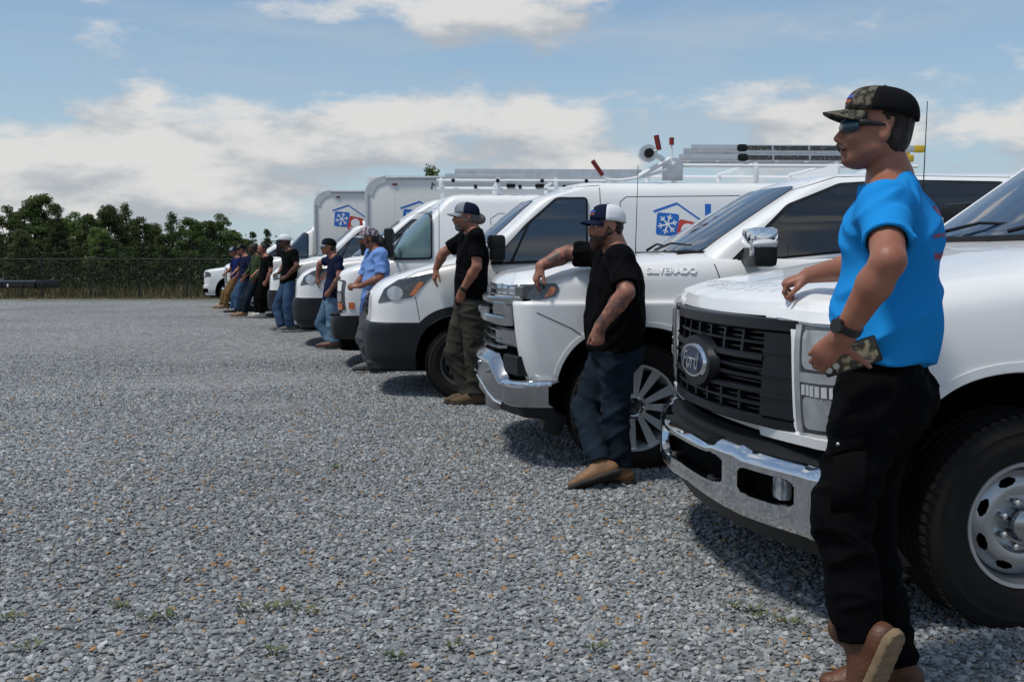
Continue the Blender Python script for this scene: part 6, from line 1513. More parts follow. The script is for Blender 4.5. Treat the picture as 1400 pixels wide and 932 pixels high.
def man_light_blue():
    J = dict(head=W(504, 325, 12.30), neck=W(513, 342, 12.32), chest=W(515, 366, 12.33), belly=W(513, 390, 12.33), pelvis=W(508, 414, 12.33), waist=W(510, 402, 12.33),
             shL=W(520, 347, 12.14), shR=W(508, 347, 12.52), elL=W(520, 380, 12.05), wrL=W(492, 391, 12.14), elR=W(496, 380, 12.58), wrR=W(485, 390, 12.30),
             hipL=W(510, 418, 12.24), hipR=W(505, 418, 12.44), knL=W(498, 462, 12.20), anL=W(512, 497, 12.15), toeL=W(495, 504, 12.15), knR=W(500, 464, 12.40), anR=W(508, 498, 12.38), toeR=W(492, 505, 12.38))
    opt = dict(h=.010, hc=.011, skin=SK_TAN, scale=1.0, bulk=1.0, handL=HB((-1, .2, .05), (0, .6, -.6), (0, -.2, .9), (.7, .8, .5), (.3, .6)), handR=HB((-.6, -.8, .0), (.4, -.3, -.6), (0, 0, 1), (.7, .8, .5), (.3, .6)),
               shirt=dict(m=LBLUEC, loose=.034, fold=.016, seed=23, sleeve=.85, hem=W(509, 430, 12.33)), pants=dict(m=GREYPT, r=(.108, .096, .088), fold=.009, seed=25),
               shoe=dict(m=SHOEG, sole=SOLED, ht=.07), hair=HAIRD, bun=(-.125, 0, -.05, .055, .06, .075), beard=(HAIRD, .09, 1.0), cap=dict(front=CAPFLAG, back=CAPFLAG, bill=CAPGREY, tilt=.05))
    return person('long-bearded man in light blue T-shirt and patterned cap', J, (-1, -.15, -.05), opt)[0]
man_light_blue()
def man_jeans():
    J = dict(head=W(449, 337, 15.57), neck=W(456, 351, 15.59), chest=W(459, 372, 15.60), belly=W(455, 394, 15.60), pelvis=W(452, 410, 15.60), waist=W(453, 402, 15.60),
             shL=W(462, 355, 15.42), shR=W(452, 355, 15.78), elL=W(464, 379, 15.32), wrL=W(451, 398, 15.40), elR=W(437, 360, 15.88), wrR=W(434, 380, 15.92),
             hipL=W(454, 415, 15.50), hipR=W(449, 415, 15.70), knL=W(454, 446, 15.46), anL=W(457, 468, 15.46), toeL=W(443, 474, 15.46), knR=W(438, 442, 15.67), anR=W(452, 468, 15.57), toeR=W(438, 474, 15.57))
    opt = dict(h=.011, hc=.012, skin=SK_INK, scale=.97, ink=[('elL', 'wrL', .07)], handL=HB((-.6, .2, -.8), (0, 1, 0), (-.6, 0, .5), (.6, .7, .5), (.3, .6)), handR=HB((-.1, 0, -1), (.8, .3, 0), (0, -1, 0), (.3, .4, .3), (.5, .2)),
               shirt=dict(m=NAVYC, loose=.016, fold=.006, seed=33, sleeve=.62, hem=W(452, 412, 15.60)), pants=dict(m=JEANF, r=(.10, .084, .072), fold=.008, seed=35), shoe=dict(m=BOOTBR, sole=SOLED, ht=.075), hair=HAIRB, hairk=.92, cap=dict(front=CAPNAVY, back=CAPBLACK, bill=CAPGREY, tilt=.02))
    return person('slim man in navy T-shirt and faded jeans with a tattooed forearm', J, (-1, -.25, .05), opt)[0]
man_jeans()
def man_white_cap():
    J = dict(head=W(389, 330, 19.17), neck=W(395, 342, 19.19), chest=W(397, 358, 19.20), belly=W(395, 374, 19.20), pelvis=W(393, 386, 19.20), waist=W(394, 380, 19.20),
             shL=W(402, 346, 19.02), shR=W(391, 346, 19.38), elL=W(406, 364, 18.92), wrL=W(391, 379, 19.02), elR=W(389, 362, 19.44), wrR=W(381, 373, 19.32),
             hipL=W(397, 391, 19.10), hipR=W(390, 391, 19.30), knL=W(393, 420, 19.04), anL=W(397, 447, 19.07), toeL=W(384, 451, 19.07), knR=W(379, 420, 19.26), anR=W(385, 447, 19.22), toeR=W(373, 451, 19.22))
    opt = dict(h=.012, hc=.013, skin=SK_BROWN, scale=1.03, handL=HB((-1, .2, -.3), (0, .8, -.2), (0, -.2, 1), (.6, .7, .5), (.3, .6)), handR=HB((-.9, -.4, -.3), (.4, 0, -.6), (0, 0, 1), (.6, .7, .5), (.3, .6)),
               shirt=dict(m=BLACKC, loose=.022, fold=.007, seed=43, sleeve=.68, hem=W(393, 388, 19.20)), pants=dict(m=JEANM, r=(.105, .088, .076), fold=.008, seed=45), shoe=dict(m=SHOEG, sole=SHOEW, ht=.07), hair=HAIRD, hairk=.9, beard=(HAIRD, .03, 1.0), cap=dict(front=CAPWHITE, back=CAPWHITE, bill=CAPNAVY, tilt=.0))
    return person('man in black T-shirt, blue jeans and white cap', J, (-1, -.2, 0), opt)[0]
man_white_cap()
def far_man(label, x0, top, foot, xf, Z, skin, shirt, pants, shoe, hair=None, beard=None, capd=None, long=False, face=(-1, -.4, 0), armL=None, seed=1, scale=.98):
    """a man leaning back, feet forward; x0/top head, xf/foot shoes in the photograph"""
    H = foot - top; y = lambda t: top + H * t; xx = lambda t: x0 + (xf - x0) * max(0, (t - .42) / .56)**1.2
    J = dict(head=W(x0, y(.085), Z), neck=W(x0 + 5, y(.185), Z), chest=W(x0 + 6.5, y(.30), Z), belly=W(x0 + 5, y(.42), Z), pelvis=W(x0 + 3, y(.515), Z), waist=W(x0 + 4, y(.47), Z),
             shL=W(x0 + 11, y(.215), Z - .18), shR=W(x0 + 2, y(.215), Z + .18), hipL=W(x0 + 4, y(.54), Z - .10), hipR=W(x0 + 1, y(.54), Z + .10),
             knL=W(xx(.76) + 3, y(.755), Z - .12), knR=W(xx(.74) - 2, y(.755), Z + .08), anL=W(xf + 8, y(.945), Z - .12), anR=W(xf + 3, y(.945), Z + .05), toeL=W(xf - 3, y(.985), Z - .14), toeR=W(xf - 7, y(.985), Z + .02))
    J['elL'] = W(x0 + 12, y(.385), Z - .26); J['elR'] = W(x0 - 4, y(.37), Z + .24); J['wrL'] = W(x0 + 3, y(.50), Z - .20) if armL is None else W(x0 + armL[0], y(armL[1]), Z - .2); J['wrR'] = W(x0 - 10, y(.42), Z + .15)
    opt = dict(h=.013, hc=.014, skin=skin, scale=scale, handL=HB((-.6, .2, -.8), (.0, .8, 0), (-.5, 0, .5), (.5, .6, .5), (.3, .6)), handR=HB((-.8, -.2, -.5), (.4, 0, -.6), (0, -.6, .6), (.5, .6, .5), (.3, .6)),
               shirt=dict(m=shirt, loose=.02, fold=.007, seed=seed, sleeve=.68, long=long, hem=W(x0 + 3, y(.53), Z)), pants=dict(m=pants, r=(.102, .086, .074), fold=.008, seed=seed + 1), shoe=shoe, hair=hair, hairk=.99 if not capd else .9, beard=beard, cap=capd)
    return person(label, J, face, opt)[0]
far_man('smiling bearded man in black T-shirt and pale shoes, without a cap', 358, 332, 434, 350, 23.2, SK_FAIR, BLACKC, BLACKPANT, dict(m=SHOEW, sole=SHOEW, ht=.07), HAIRD, (HAIRD, 0, .9), face=(-.7, -.7, 0), armL=(6, .52), seed=51)
far_man('man in olive long-sleeved top leaning back with tan boots', 346, 331, 433, 326, 23.55, SK_DARK, GREENC, JEAND, dict(m=BOOTTAN, sole=SOLET, ht=.08), HAIRD, (HAIRD, 0, .8), long=True, face=(-.9, -.4, 0), seed=61)
far_man('man in navy T-shirt and dark cap with faded jeans and black shoes', 330, 333, 428, 316, 24.6, SK_FAIR, NAVYC, JEANM, dict(m=FRAMEB, sole=SOLED, ht=.07), HAIRB, None, dict(front=CAMO, back=CAPBLACK, bill=CAPBLACK, tilt=0), face=(-.95, -.3, 0), seed=71)
far_man('man in royal blue T-shirt and tan trousers, farthest of the men', 319, 337, 422, 300, 26.6, SK_TAN, ROYALC, TANPT, dict(m=BOOTTAN, sole=SOLET, ht=.08), HAIRB, (HAIRB, 0, .9), dict(front=CAPGREY, back=CAPNAVY, bill=CAPNAVY, tilt=0), face=(-.9, -.5, 0), seed=81, scale=.95)
# ------------------------------------------------------------------ ground
def build_ground():
    xs = np.unique(np.concatenate([np.linspace(-600, -40, 15), np.linspace(-40, 40, 81), np.linspace(40, 600, 15)]))
    ys = np.unique(np.concatenate([np.linspace(-300, -10, 12), np.linspace(-10, 60, 141), np.linspace(60, 1500, 30)]))
    v = [(x, y, gz(x, y) + (.012 * math.sin(x * 1.7 + y * .6) + .01 * math.sin(y * 2.1 - x * .8) if 9 < y < 33 else 0)) for y in ys for x in xs]
    n = len(xs); f = [(j * n + i, j * n + i + 1, (j + 1) * n + i + 1, (j + 1) * n + i) for j in range(len(ys) - 1) for i in range(n - 1)]
    m = bpy.data.materials.new('gravel_ground'); m.use_nodes = True; t = m.node_tree; L = t.links.new; b = t.nodes['Principled BSDF']
    tc = N('ShaderNodeTexCoord', t)
    vo = N('ShaderNodeTexVoronoi', t); vo.inputs['Scale'].default_value = 36; L(tc.outputs['Object'], vo.inputs['Vector'])
    cr = N('ShaderNodeValToRGB', t); e = cr.color_ramp.elements; e[0].position = 0; e[0].color = (.12, .12, .12, 1); e[1].position = 1; e[1].color = (.345, .357, .362, 1)
    k = e.new(.5); k.color = (.20, .21, .215, 1); k = e.new(.93); k.color = (.285, .295, .298, 1); k = e.new(.95); k.color = (.34, .24, .14, 1)
    sp = N('ShaderNodeSeparateColor', t); L(vo.outputs['Color'], sp.inputs[0]); L(sp.outputs[0], cr.inputs[0])
    # darker joints between stones and broad patches
    dk = N('ShaderNodeMapRange', t); L(vo.outputs['Distance'], dk.inputs[0]); [setattr(dk.inputs[i + 1], 'default_value', q) for i, q in enumerate((.25, .75, 1, .5))]
    mu = N('ShaderNodeMix', t, data_type='RGBA', blend_type='MULTIPLY'); mu.inputs[0].default_value = 1; L(cr.outputs[0], mu.inputs[6]); L(dk.outputs[0], mu.inputs[7])
    n1 = N('ShaderNodeTexNoise', t); n1.inputs['Scale'].default_value = .35; n1.inputs['Detail'].default_value = 6; L(tc.outputs['Object'], n1.inputs['Vector'])
    r1 = N('ShaderNodeMapRange', t); L(n1.outputs['Fac'], r1.inputs[0]); [setattr(r1.inputs[i + 1], 'default_value', q) for i, q in enumerate((.3, .7, 1.08, 1.5))]
    mu2 = N('ShaderNodeMix', t, data_type='RGBA', blend_type='MULTIPLY'); mu2.inputs[0].default_value = 1; L(mu.outputs[2], mu2.inputs[6]); L(r1.outputs[0], mu2.inputs[7])
    n5 = N('ShaderNodeTexNoise', t); n5.inputs['Scale'].default_value = 7; n5.inputs['Detail'].default_value = 9; n5.inputs['Roughness'].default_value = .75; L(tc.outputs['Object'], n5.inputs['Vector'])
    r5 = N('ShaderNodeMapRange', t); L(n5.outputs['Fac'], r5.inputs[0]); [setattr(r5.inputs[i + 1], 'default_value', q) for i, q in enumerate((.36, .64, .62, 1.42))]
    mu5 = N('ShaderNodeMix', t, data_type='RGBA', blend_type='MULTIPLY'); mu5.inputs[0].default_value = 1; L(mu2.outputs[2], mu5.inputs[6]); L(r5.outputs[0], mu5.inputs[7]); mu2 = mu5
    # grass beyond the edge of the lot
    s = N('ShaderNodeSeparateXYZ', t); L(tc.outputs['Object'], s.inputs[0])
    n2 = N('ShaderNodeTexNoise', t); n2.inputs['Scale'].default_value = .8; n2.inputs['Detail'].default_value = 8; L(tc.outputs['Object'], n2.inputs['Vector'])
    ad = N('ShaderNodeMath', t, operation='MULTIPLY_ADD'); L(n2.outputs['Fac'], ad.inputs[0]); ad.inputs[1].default_value = 5; L(s.outputs['Y'], ad.inputs[2])
    ed = N('ShaderNodeMapRange', t); L(ad.outputs[0], ed.inputs[0]); [setattr(ed.inputs[i + 1], 'default_value', q) for i, q in enumerate((36.5, 39, 0, 1))]
    gr = N('ShaderNodeValToRGB', t); n3 = N('ShaderNodeTexNoise', t); n3.inputs['Scale'].default_value = 3; n3.inputs['Detail'].default_value = 8; L(tc.outputs['Object'], n3.inputs['Vector']); L(n3.outputs['Fac'], gr.inputs[0])
    gr.color_ramp.elements[0].position = .35; gr.color_ramp.elements[0].color = (.045, .06, .022, 1); gr.color_ramp.elements[1].position = .68; gr.color_ramp.elements[1].color = (.17, .14, .075, 1)
    mx = N('ShaderNodeMix', t, data_type='RGBA'); L(ed.outputs[0], mx.inputs[0]); L(mu2.outputs[2], mx.inputs[6]); L(gr.outputs[0], mx.inputs[7])
    L(mx.outputs[2], b.inputs['Base Color']); b.inputs['Roughness'].default_value = .85
    bp = N('ShaderNodeBump', t); bp.inputs['Strength'].default_value = .9; bp.inputs['Distance'].default_value = .02; bp.invert = True
    L(vo.outputs['Distance'], bp.inputs['Height']); L(bp.outputs[0], b.inputs['Normal'])
    o = link('ground', pyd('ground', v, f, True, None), m); tag(o, kind='structure'); return o
build_ground()

# loose stones near the camera: instanced crushed rock
def build_gravel():
    m = bpy.data.materials.new('crushed_rock'); m.use_nodes = True; t = m.node_tree; L = t.links.new; b = t.nodes['Principled BSDF']
    oi = N('ShaderNodeObjectInfo', t); cr = N('ShaderNodeValToRGB', t); L(oi.outputs['Random'], cr.inputs[0])
    e = cr.color_ramp.elements; e[0].position = 0; e[0].color = (.115, .125, .13, 1); e[1].position = 1; e[1].color = (.30, .155, .06, 1)
    for p, c in ((.25, (.165, .178, .184)), (.55, (.225, .239, .245)), (.85, (.295, .308, .312)), (.955, (.42, .43, .43)), (.968, (.26, .24, .20)), (.978, (.34, .20, .085))): k = e.new(p); k.color = (*c, 1)
    tc = N('ShaderNodeTexCoord', t); n = N('ShaderNodeTexNoise', t); n.inputs['Scale'].default_value = 55; n.inputs['Detail'].default_value = 5; L(tc.outputs['Object'], n.inputs['Vector'])
    r = N('ShaderNodeMapRange', t); L(n.outputs['Fac'], r.inputs[0]); [setattr(r.inputs[i + 1], 'default_value', q) for i, q in enumerate((.3, .7, .72, 1.28))]
    mu = N('ShaderNodeMix', t, data_type='RGBA', blend_type='MULTIPLY'); mu.inputs[0].default_value = 1; L(cr.outputs[0], mu.inputs[6]); L(r.outputs[0], mu.inputs[7])
    pn = N('ShaderNodeTexNoise', t); pn.inputs['Scale'].default_value = .35; pn.inputs['Detail'].default_value = 6; L(oi.outputs['Location'], pn.inputs['Vector'])
    pr = N('ShaderNodeMapRange', t); L(pn.outputs['Fac'], pr.inputs[0]); [setattr(pr.inputs[i + 1], 'default_value', q) for i, q in enumerate((.3, .7, .84, 1.2))]
    m3 = N('ShaderNodeMix', t, data_type='RGBA', blend_type='MULTIPLY'); m3.inputs[0].default_value = 1; L(mu.outputs[2], m3.inputs[6]); L(pr.outputs[0], m3.inputs[7])
    L(m3.outputs[2], b.inputs['Base Color']); b.inputs['Roughness'].default_value = .8
    col = bpy.data.collections.new('stone_shapes')
    for k in range(7):
        bm = bmesh.new(); q = RNG.normal(size=(15, 3)); q /= np.linalg.norm(q, axis=1)[:, None]; q *= RNG.uniform(.82, 1.06, (15, 1)) * np.array([1.2, .95, .72]) * .0150
        for p in q: bm.verts.new(p)
        r_ = bmesh.ops.convex_hull(bm, input=bm.verts)
        for v in [v for v in bm.verts if not v.link_faces]: bm.verts.remove(v)
        me = from_bm(bm, 'stone', False); me.materials.append(m); o = bpy.data.objects.new('stone', me); col.objects.link(o)
    v = []; f = []
    ys = np.linspace(1.9, 14.5, 30)
    for y in ys: v += [(-(.56 * y + 1.0), y, .004), (.56 * y + 1.0, y, .004)]
    f = [(2 * i, 2 * i + 1, 2 * i + 3, 2 * i + 2) for i in range(len(ys) - 1)]
    me = pyd('gravel', v, f, False); o = link('gravel', me, m); tag(o, 'grey crushed stone covering the lot in front of the row', kind='stuff')
    g = bpy.data.node_groups.new('scatter', 'GeometryNodeTree')
    g.interface.new_socket('Geometry', in_out='INPUT', socket_type='NodeSocketGeometry'); g.interface.new_socket('Geometry', in_out='OUTPUT', socket_type='NodeSocketGeometry')
    gi = N('NodeGroupInput', g); go = N('NodeGroupOutput', g); L = g.links.new
    ds = N('GeometryNodeDistributePointsOnFaces', g); L(gi.outputs[0], ds.inputs['Mesh']); ds.inputs['Density'].default_value = 2900; ds.inputs['Seed'].default_value = 3
    ci = N('GeometryNodeCollectionInfo', g); ci.inputs['Collection'].default_value = col; ci.inputs['Separate Children'].default_value = True; ci.inputs['Reset Children'].default_value = True
    ip = N('GeometryNodeInstanceOnPoints', g); L(ds.outputs['Points'], ip.inputs['Points']); L(ci.outputs[0], ip.inputs['Instance']); ip.inputs['Pick Instance'].default_value = True
    rr = N('FunctionNodeRandomValue', g, data_type='FLOAT_VECTOR'); rr.inputs[0].default_value = (-.30, -.30, 0); rr.inputs[1].default_value = (.30, .30, 6.28); L(rr.outputs[0], ip.inputs['Rotation'])
    rs = N('FunctionNodeRandomValue', g, data_type='FLOAT'); rs.inputs[2].default_value = .5; rs.inputs[3].default_value = 1.35; rs.inputs['Seed'].default_value = 5
    rs.inputs[2].default_value = 0; rs.inputs[3].default_value = 1; pw = N('ShaderNodeMath', g, operation='POWER'); L(rs.outputs[1], pw.inputs[0]); pw.inputs[1].default_value = 2.0
    ma = N('ShaderNodeMath', g, operation='MULTIPLY_ADD'); L(pw.outputs[0], ma.inputs[0]); ma.inputs[1].default_value = .80; ma.inputs[2].default_value = .46; L(ma.outputs[0], ip.inputs['Scale'])
    L(ip.outputs[0], go.inputs[0])
    md = o.modifiers.new('scatter', 'NODES'); md.node_group = g
build_gravel()
# ------------------------------------------------------------------ trees, brush and fence behind the lot
def leaf_mat(name, c1, c2):
    m = bpy.data.materials.new(name); m.use_nodes = True; t = m.node_tree; L = t.links.new; b = t.nodes['Principled BSDF']
    gi = N('ShaderNodeNewGeometry', t); cr = N('ShaderNodeValToRGB', t); L(gi.outputs['Random Per Island'], cr.inputs[0])
    cr.color_ramp.elements[0].color = (*c1, 1); cr.color_ramp.elements[1].color = (*c2, 1)
    oi = N('ShaderNodeObjectInfo', t); hs = N('ShaderNodeHueSaturation', t); r = N('ShaderNodeMapRange', t); L(oi.outputs['Random'], r.inputs[0]); [setattr(r.inputs[i + 1], 'default_value', q) for i, q in enumerate((0, 1, .75, 1.3))]
    L(r.outputs[0], hs.inputs['Value']); L(cr.outputs[0], hs.inputs['Color']); L(hs.outputs[0], b.inputs['Base Color']); b.inputs['Roughness'].default_value = .65; b.inputs['Specular IOR Level'].default_value = .25
    tr = N('ShaderNodeBsdfTranslucent', t); L(hs.outputs[0], tr.inputs[0]); ms = N('ShaderNodeMixShader', t); ms.inputs[0].default_value = .35; L(b.outputs[0], ms.inputs[1]); L(tr.outputs[0], ms.inputs[2]); L(ms.outputs[0], t.nodes['Material Output'].inputs[0])
    return m
LEAF = [leaf_mat('leaf_dark', (.040, .070, .020), (.125, .17, .05)), leaf_mat('leaf_mid', (.060, .10, .026), (.165, .22, .065)), leaf_mat('leaf_pine', (.035, .058, .024), (.10, .135, .05)), leaf_mat('leaf_pale', (.07, .09, .034), (.16, .18, .075))]
LEAF.append(leaf_mat('leaf_shrub_shaded', (.010, .019, .008), (.034, .050, .018)))  # evergreen shrub leaves, colour darkened to paint in the shade at fence level
BARK = mat('bark', (.07, .055, .042), .9, var=.5, vscale=8, bump=.6, bscale=30)
def crown_mesh(name, rg, H, kind, n):
    """leaf sprays on clumps along limbs; kind 0 rounded broadleaf, 1 tall loose, 2 pine"""
    P = []; cl = []
    nc = 46 if kind != 2 else 44
    for i in range(nc):
        if kind == 2:
            t = rg.uniform(.30, 1); r = (1 - t)**.7 * .20 * H + .03 * H
        elif kind == 1:
            t = rg.uniform(.25, 1); r = .18 * H * math.sin(math.pi * (t * .75 + .2))
        else:
            t = rg.uniform(.22, 1); r = .27 * H * math.sin(math.pi * min(1, t * .78 + .17))**.8
        a = rg.uniform(0, 2 * math.pi); rr = r * rg.uniform(.35, 1)
        cl.append((np.array([rr * math.cos(a), rr * math.sin(a), t * H * rg.uniform(.95, 1.03)]), rg.uniform(.035, .095) * H * (1 if kind != 2 else .75)))
    w = np.array([c[1]**2 for c in cl]); w /= w.sum()
    idx = rg.choice(len(cl), n, p=w); c = np.array([cl[i][0] for i in idx]); rad = np.array([cl[i][1] for i in idx])
    d = rg.normal(size=(n, 3)); d /= np.linalg.norm(d, axis=1)[:, None]; d *= (rg.uniform(0, 1, (n, 1))**.45) * np.array([1, 1, .72])
    p = c + d * rad[:, None]
    L = rg.uniform(.04, .085, n) * (1 if kind != 2 else 1.25); Wd = L * (rg.uniform(.45, .7, n) if kind != 2 else .22)
    a = rg.normal(size=(n, 3)); a[:, 2] *= .6; a /= np.linalg.norm(a, axis=1)[:, None]; b = np.cross(a, rg.normal(size=(n, 3))); b /= np.linalg.norm(b, axis=1)[:, None]
    nn = np.cross(a, b)
    V = np.stack([p - a * L[:, None], p + b * Wd[:, None] + nn * (L * .15)[:, None], p + a * L[:, None], p - b * Wd[:, None] + nn * (L * .15)[:, None]], 1).reshape(-1, 3)
    me = bpy.data.meshes.new(name); me.vertices.add(4 * n); me.vertices.foreach_set('co', V.astype(np.float32).ravel()); me.loops.add(4 * n); me.loops.foreach_set('vertex_index', np.arange(4 * n, dtype=np.int32))
    me.polygons.add(n); me.polygons.foreach_set('loop_start', np.arange(0, 4 * n, 4, dtype=np.int32)); me.update(calc_edges=True); me.validate(); return me, cl
def trunk_mesh(name, rg, H, cl, kind):
    bm = bmesh.new(); pts = [Vector((0, 0, -.1))]
    for i in range(1, 7): pts.append(Vector((rg.normal() * .02 * H, rg.normal() * .02 * H, H * (.14 * i if kind != 2 else .155 * i))))
    r0 = .018 * H + .02; bm_tube(bm, pts, [r0 * (1 - .13 * i) for i in range(7)], 8)
    for c, r in cl[::2]:
        t = max(.12 * H, c[2] * .62); k = min(5, int(t / (H * .14))); s = pts[k]; e = Vector(c); bm_tube(bm, [s, s.lerp(e, .5) + Vector((0, 0, .03 * H)), e], [r0 * .35, r0 * .2, r0 * .08], 5)
    return from_bm(bm, name)
TM = []
for i, (kind, n) in enumerate(((0, 13000), (0, 12000), (0, 12500), (1, 7500), (1, 8000), (2, 9000), (2, 8500))):
    rg = np.random.default_rng(100 + i); me, cl = crown_mesh('crown', rg, 6.0, kind, n); TM.append((kind, me, trunk_mesh('trunk', rg, 6.0, cl, kind)))
def tree(x, y, H, vi, mi, rot, label):
    z = gz(x, y); kind, cm, tm = TM[vi]; r = thing('tree', label, 'tree', (x, y, z), rot, 'trees behind the fence'); s = H / 6.0; r.scale = (s * 1.08, s * 1.08, s)
    c = link('crown', cm, None, r)
    c.material_slots
    if not cm.materials: cm.materials.append(LEAF[0])
    c.material_slots[0].link = 'OBJECT'; c.material_slots[0].material = LEAF[mi]
    link('trunk', tm, BARK, r); return r
# (photo x, photo y of the top, depth, shape, leaf)
TR = [(-40, 300, 58, 0, 1), (-14, 296, 60, 1, 0), (12, 288, 57, 2, 0), (34, 286, 62, 1, 3), (52, 274, 60, 0, 0), (76, 286, 56, 5, 2), (100, 296, 61, 2, 1), (120, 295, 58, 1, 0), (148, 288, 60, 0, 2), (172, 284, 64, 3, 1), (192, 303, 55, 2, 0), (212, 302, 60, 4, 3), (236, 296, 66, 3, 2), (262, 305, 57, 0, 0), (284, 304, 60, 1, 0), (303, 298, 62, 2, 0), (322, 322, 66, 0, 1), (346, 322, 72, 6, 2), (366, 318, 70, 5, 2), (388, 326, 75, 1, 1), (30, 310, 52, 4, 3), (136, 318, 52, 0, 1), (226, 322, 52, 1, 0), (410, 330, 78, 2, 0), (440, 332, 80, 0, 1), (-28, 306, 66, 2, 1), (22, 296, 68, 6, 2), (64, 300, 67, 1, 1), (88, 304, 68, 0, 0), (112, 310, 66, 4, 1), (160, 302, 70, 2, 0), (182, 306, 68, 6, 2), (204, 312, 66, 0, 1), (250, 314, 70, 1, 0), (274, 316, 68, 2, 1), (312, 324, 72, 0, 0), (334, 328, 74, 1, 1)]
KL = ['dark rounded broadleaf tree', 'leafy green broadleaf tree', 'dark feathery pine', 'pale green sparse tree']
NB = ['left edge of the picture', 'flat trailer', 'fence beyond the trailer', 'middle of the treeline', 'farthest pickup', 'box trucks']
rgt = random.Random(5); used_lab = {}
ORD = sorted(range(len(TR)), key=lambda i: TR[i][0]); POS = {i: k for k, i in enumerate(ORD)}
ordn = ['first', 'second', 'third', 'fourth', 'fifth', 'sixth', 'seventh', 'eighth', 'ninth', 'tenth', 'eleventh', 'twelfth', 'thirteenth', 'fourteenth', 'fifteenth', 'sixteenth', 'seventeenth', 'eighteenth', 'nineteenth', 'twentieth', 'twenty-first', 'twenty-second', 'twenty-third', 'twenty-fourth', 'twenty-fifth'] + ['thirtieth' if k == 30 else ('thirty-' if k > 30 else 'twenty-') + ['', 'first', 'second', 'third', 'fourth', 'fifth', 'sixth', 'seventh', 'eighth', 'ninth'][k % 10] for k in range(26, 40)]
for i, (px, py, Y, vi, mi) in enumerate(TR):
    t = W(px, py, Y); H = t[2] - gz(0, Y) + .1
    tree(t[0], Y, H, vi, mi, rgt.uniform(0, 6.28), '%s behind the fence, %s in the treeline from the left' % (KL[2 if TM[vi][0] == 2 else mi], ordn[POS[i]]))
# one more crown showing above the roof rack of the square-fronted van
t = W(588, 234, 46); tree(t[0], 46, t[2] + .5, 3, 0, 1.0, 'slender dark tree whose tip shows above the roof rack')
# undergrowth and dry grass along the fence
def brush(name, label, n, x0, x1, y0, y1, h0, h1, m, seed, L0, wd):
    rg = np.random.default_rng(seed); x = rg.uniform(x0, x1, n); y = rg.uniform(y0, y1, n)
    hh = h0 + (h1 - h0) * (.5 + .5 * np.sin(x * .9 + 2 * np.sin(x * .37 + y))) * rg.uniform(.3, 1, n); z = np.array([gz(0, q) for q in y]) + rg.uniform(0, 1, n)**1.5 * hh
    p = np.stack([x, y, z], 1); L = rg.uniform(.6, 1.2, n) * L0; a = rg.normal(size=(n, 3)); a /= np.linalg.norm(a, axis=1)[:, None]; b = np.cross(a, rg.normal(size=(n, 3))); b /= np.linalg.norm(b, axis=1)[:, None]
    V = np.stack([p - a * L[:, None], p + b * (L * wd)[:, None], p + a * L[:, None], p - b * (L * wd)[:, None]], 1).reshape(-1, 3)
    me = bpy.data.meshes.new(name); me.vertices.add(4 * n); me.vertices.foreach_set('co', V.astype(np.float32).ravel()); me.loops.add(4 * n); me.loops.foreach_set('vertex_index', np.arange(4 * n, dtype=np.int32)); me.polygons.add(n); me.polygons.foreach_set('loop_start', np.arange(0, 4 * n, 4, dtype=np.int32)); me.update(calc_edges=True); me.validate()
    return tag(link(name, me, m), label, None, None, 'stuff')
brush('undergrowth', 'dense shade-coloured undergrowth filling the gaps below the trees', 110000, -44, 16, 48, 64, 1.6, 3.0, LEAF[4], 1, .085, .5)
brush('shrub_layer', 'shade-coloured bushes among the trees', 22000, -42, 6, 46.8, 56, .5, 2.2, LEAF[4], 2, .065, .5)
def blades(name, label, n, box_, h, m, seed, w=.012, zf=gz, lean=.35):
    rg = np.random.default_rng(seed); x = rg.uniform(box_[0], box_[1], n); y = rg.uniform(box_[2], box_[3], n); hh = rg.uniform(.4, 1, n) * h; a = rg.uniform(0, 6.28, n)
    b = np.stack([x, y, np.array([zf(0, q) for q in y])], 1); dx = np.stack([np.cos(a), np.sin(a), 0 * a], 1) * w; tip = b + np.stack([rg.normal(size=n) * lean * hh, rg.normal(size=n) * lean * hh, hh], 1)
    V = np.stack([b - dx, b + dx, tip], 1).reshape(-1, 3); me = bpy.data.meshes.new(name); me.vertices.add(3 * n); me.vertices.foreach_set('co', V.astype(np.float32).ravel()); me.loops.add(3 * n); me.loops.foreach_set('vertex_index', np.arange(3 * n, dtype=np.int32)); me.polygons.add(n); me.polygons.foreach_set('loop_start', np.arange(0, 3 * n, 3, dtype=np.int32)); me.update(calc_edges=True); me.validate()
    return tag(link(name, me, m), label, None, None, 'stuff')
DRY = mat('dry_grass', (.16, .115, .055), .8, col2=(.07, .075, .03), vscale=1.2)
GRS = mat('verge_grass', (.075, .085, .035), .8, col2=(.15, .13, .06), vscale=1.5)
blades('verge_grass', 'short patchy grass along the far edge of the lot', 26000, (-40, 4, 37.0, 45.5), .10, GRS, 3, .02)
blades('dry_grass', 'tall tan grass growing against the fence', 3600, (-34, -8, 45.2, 48), .75, DRY, 4, .018)
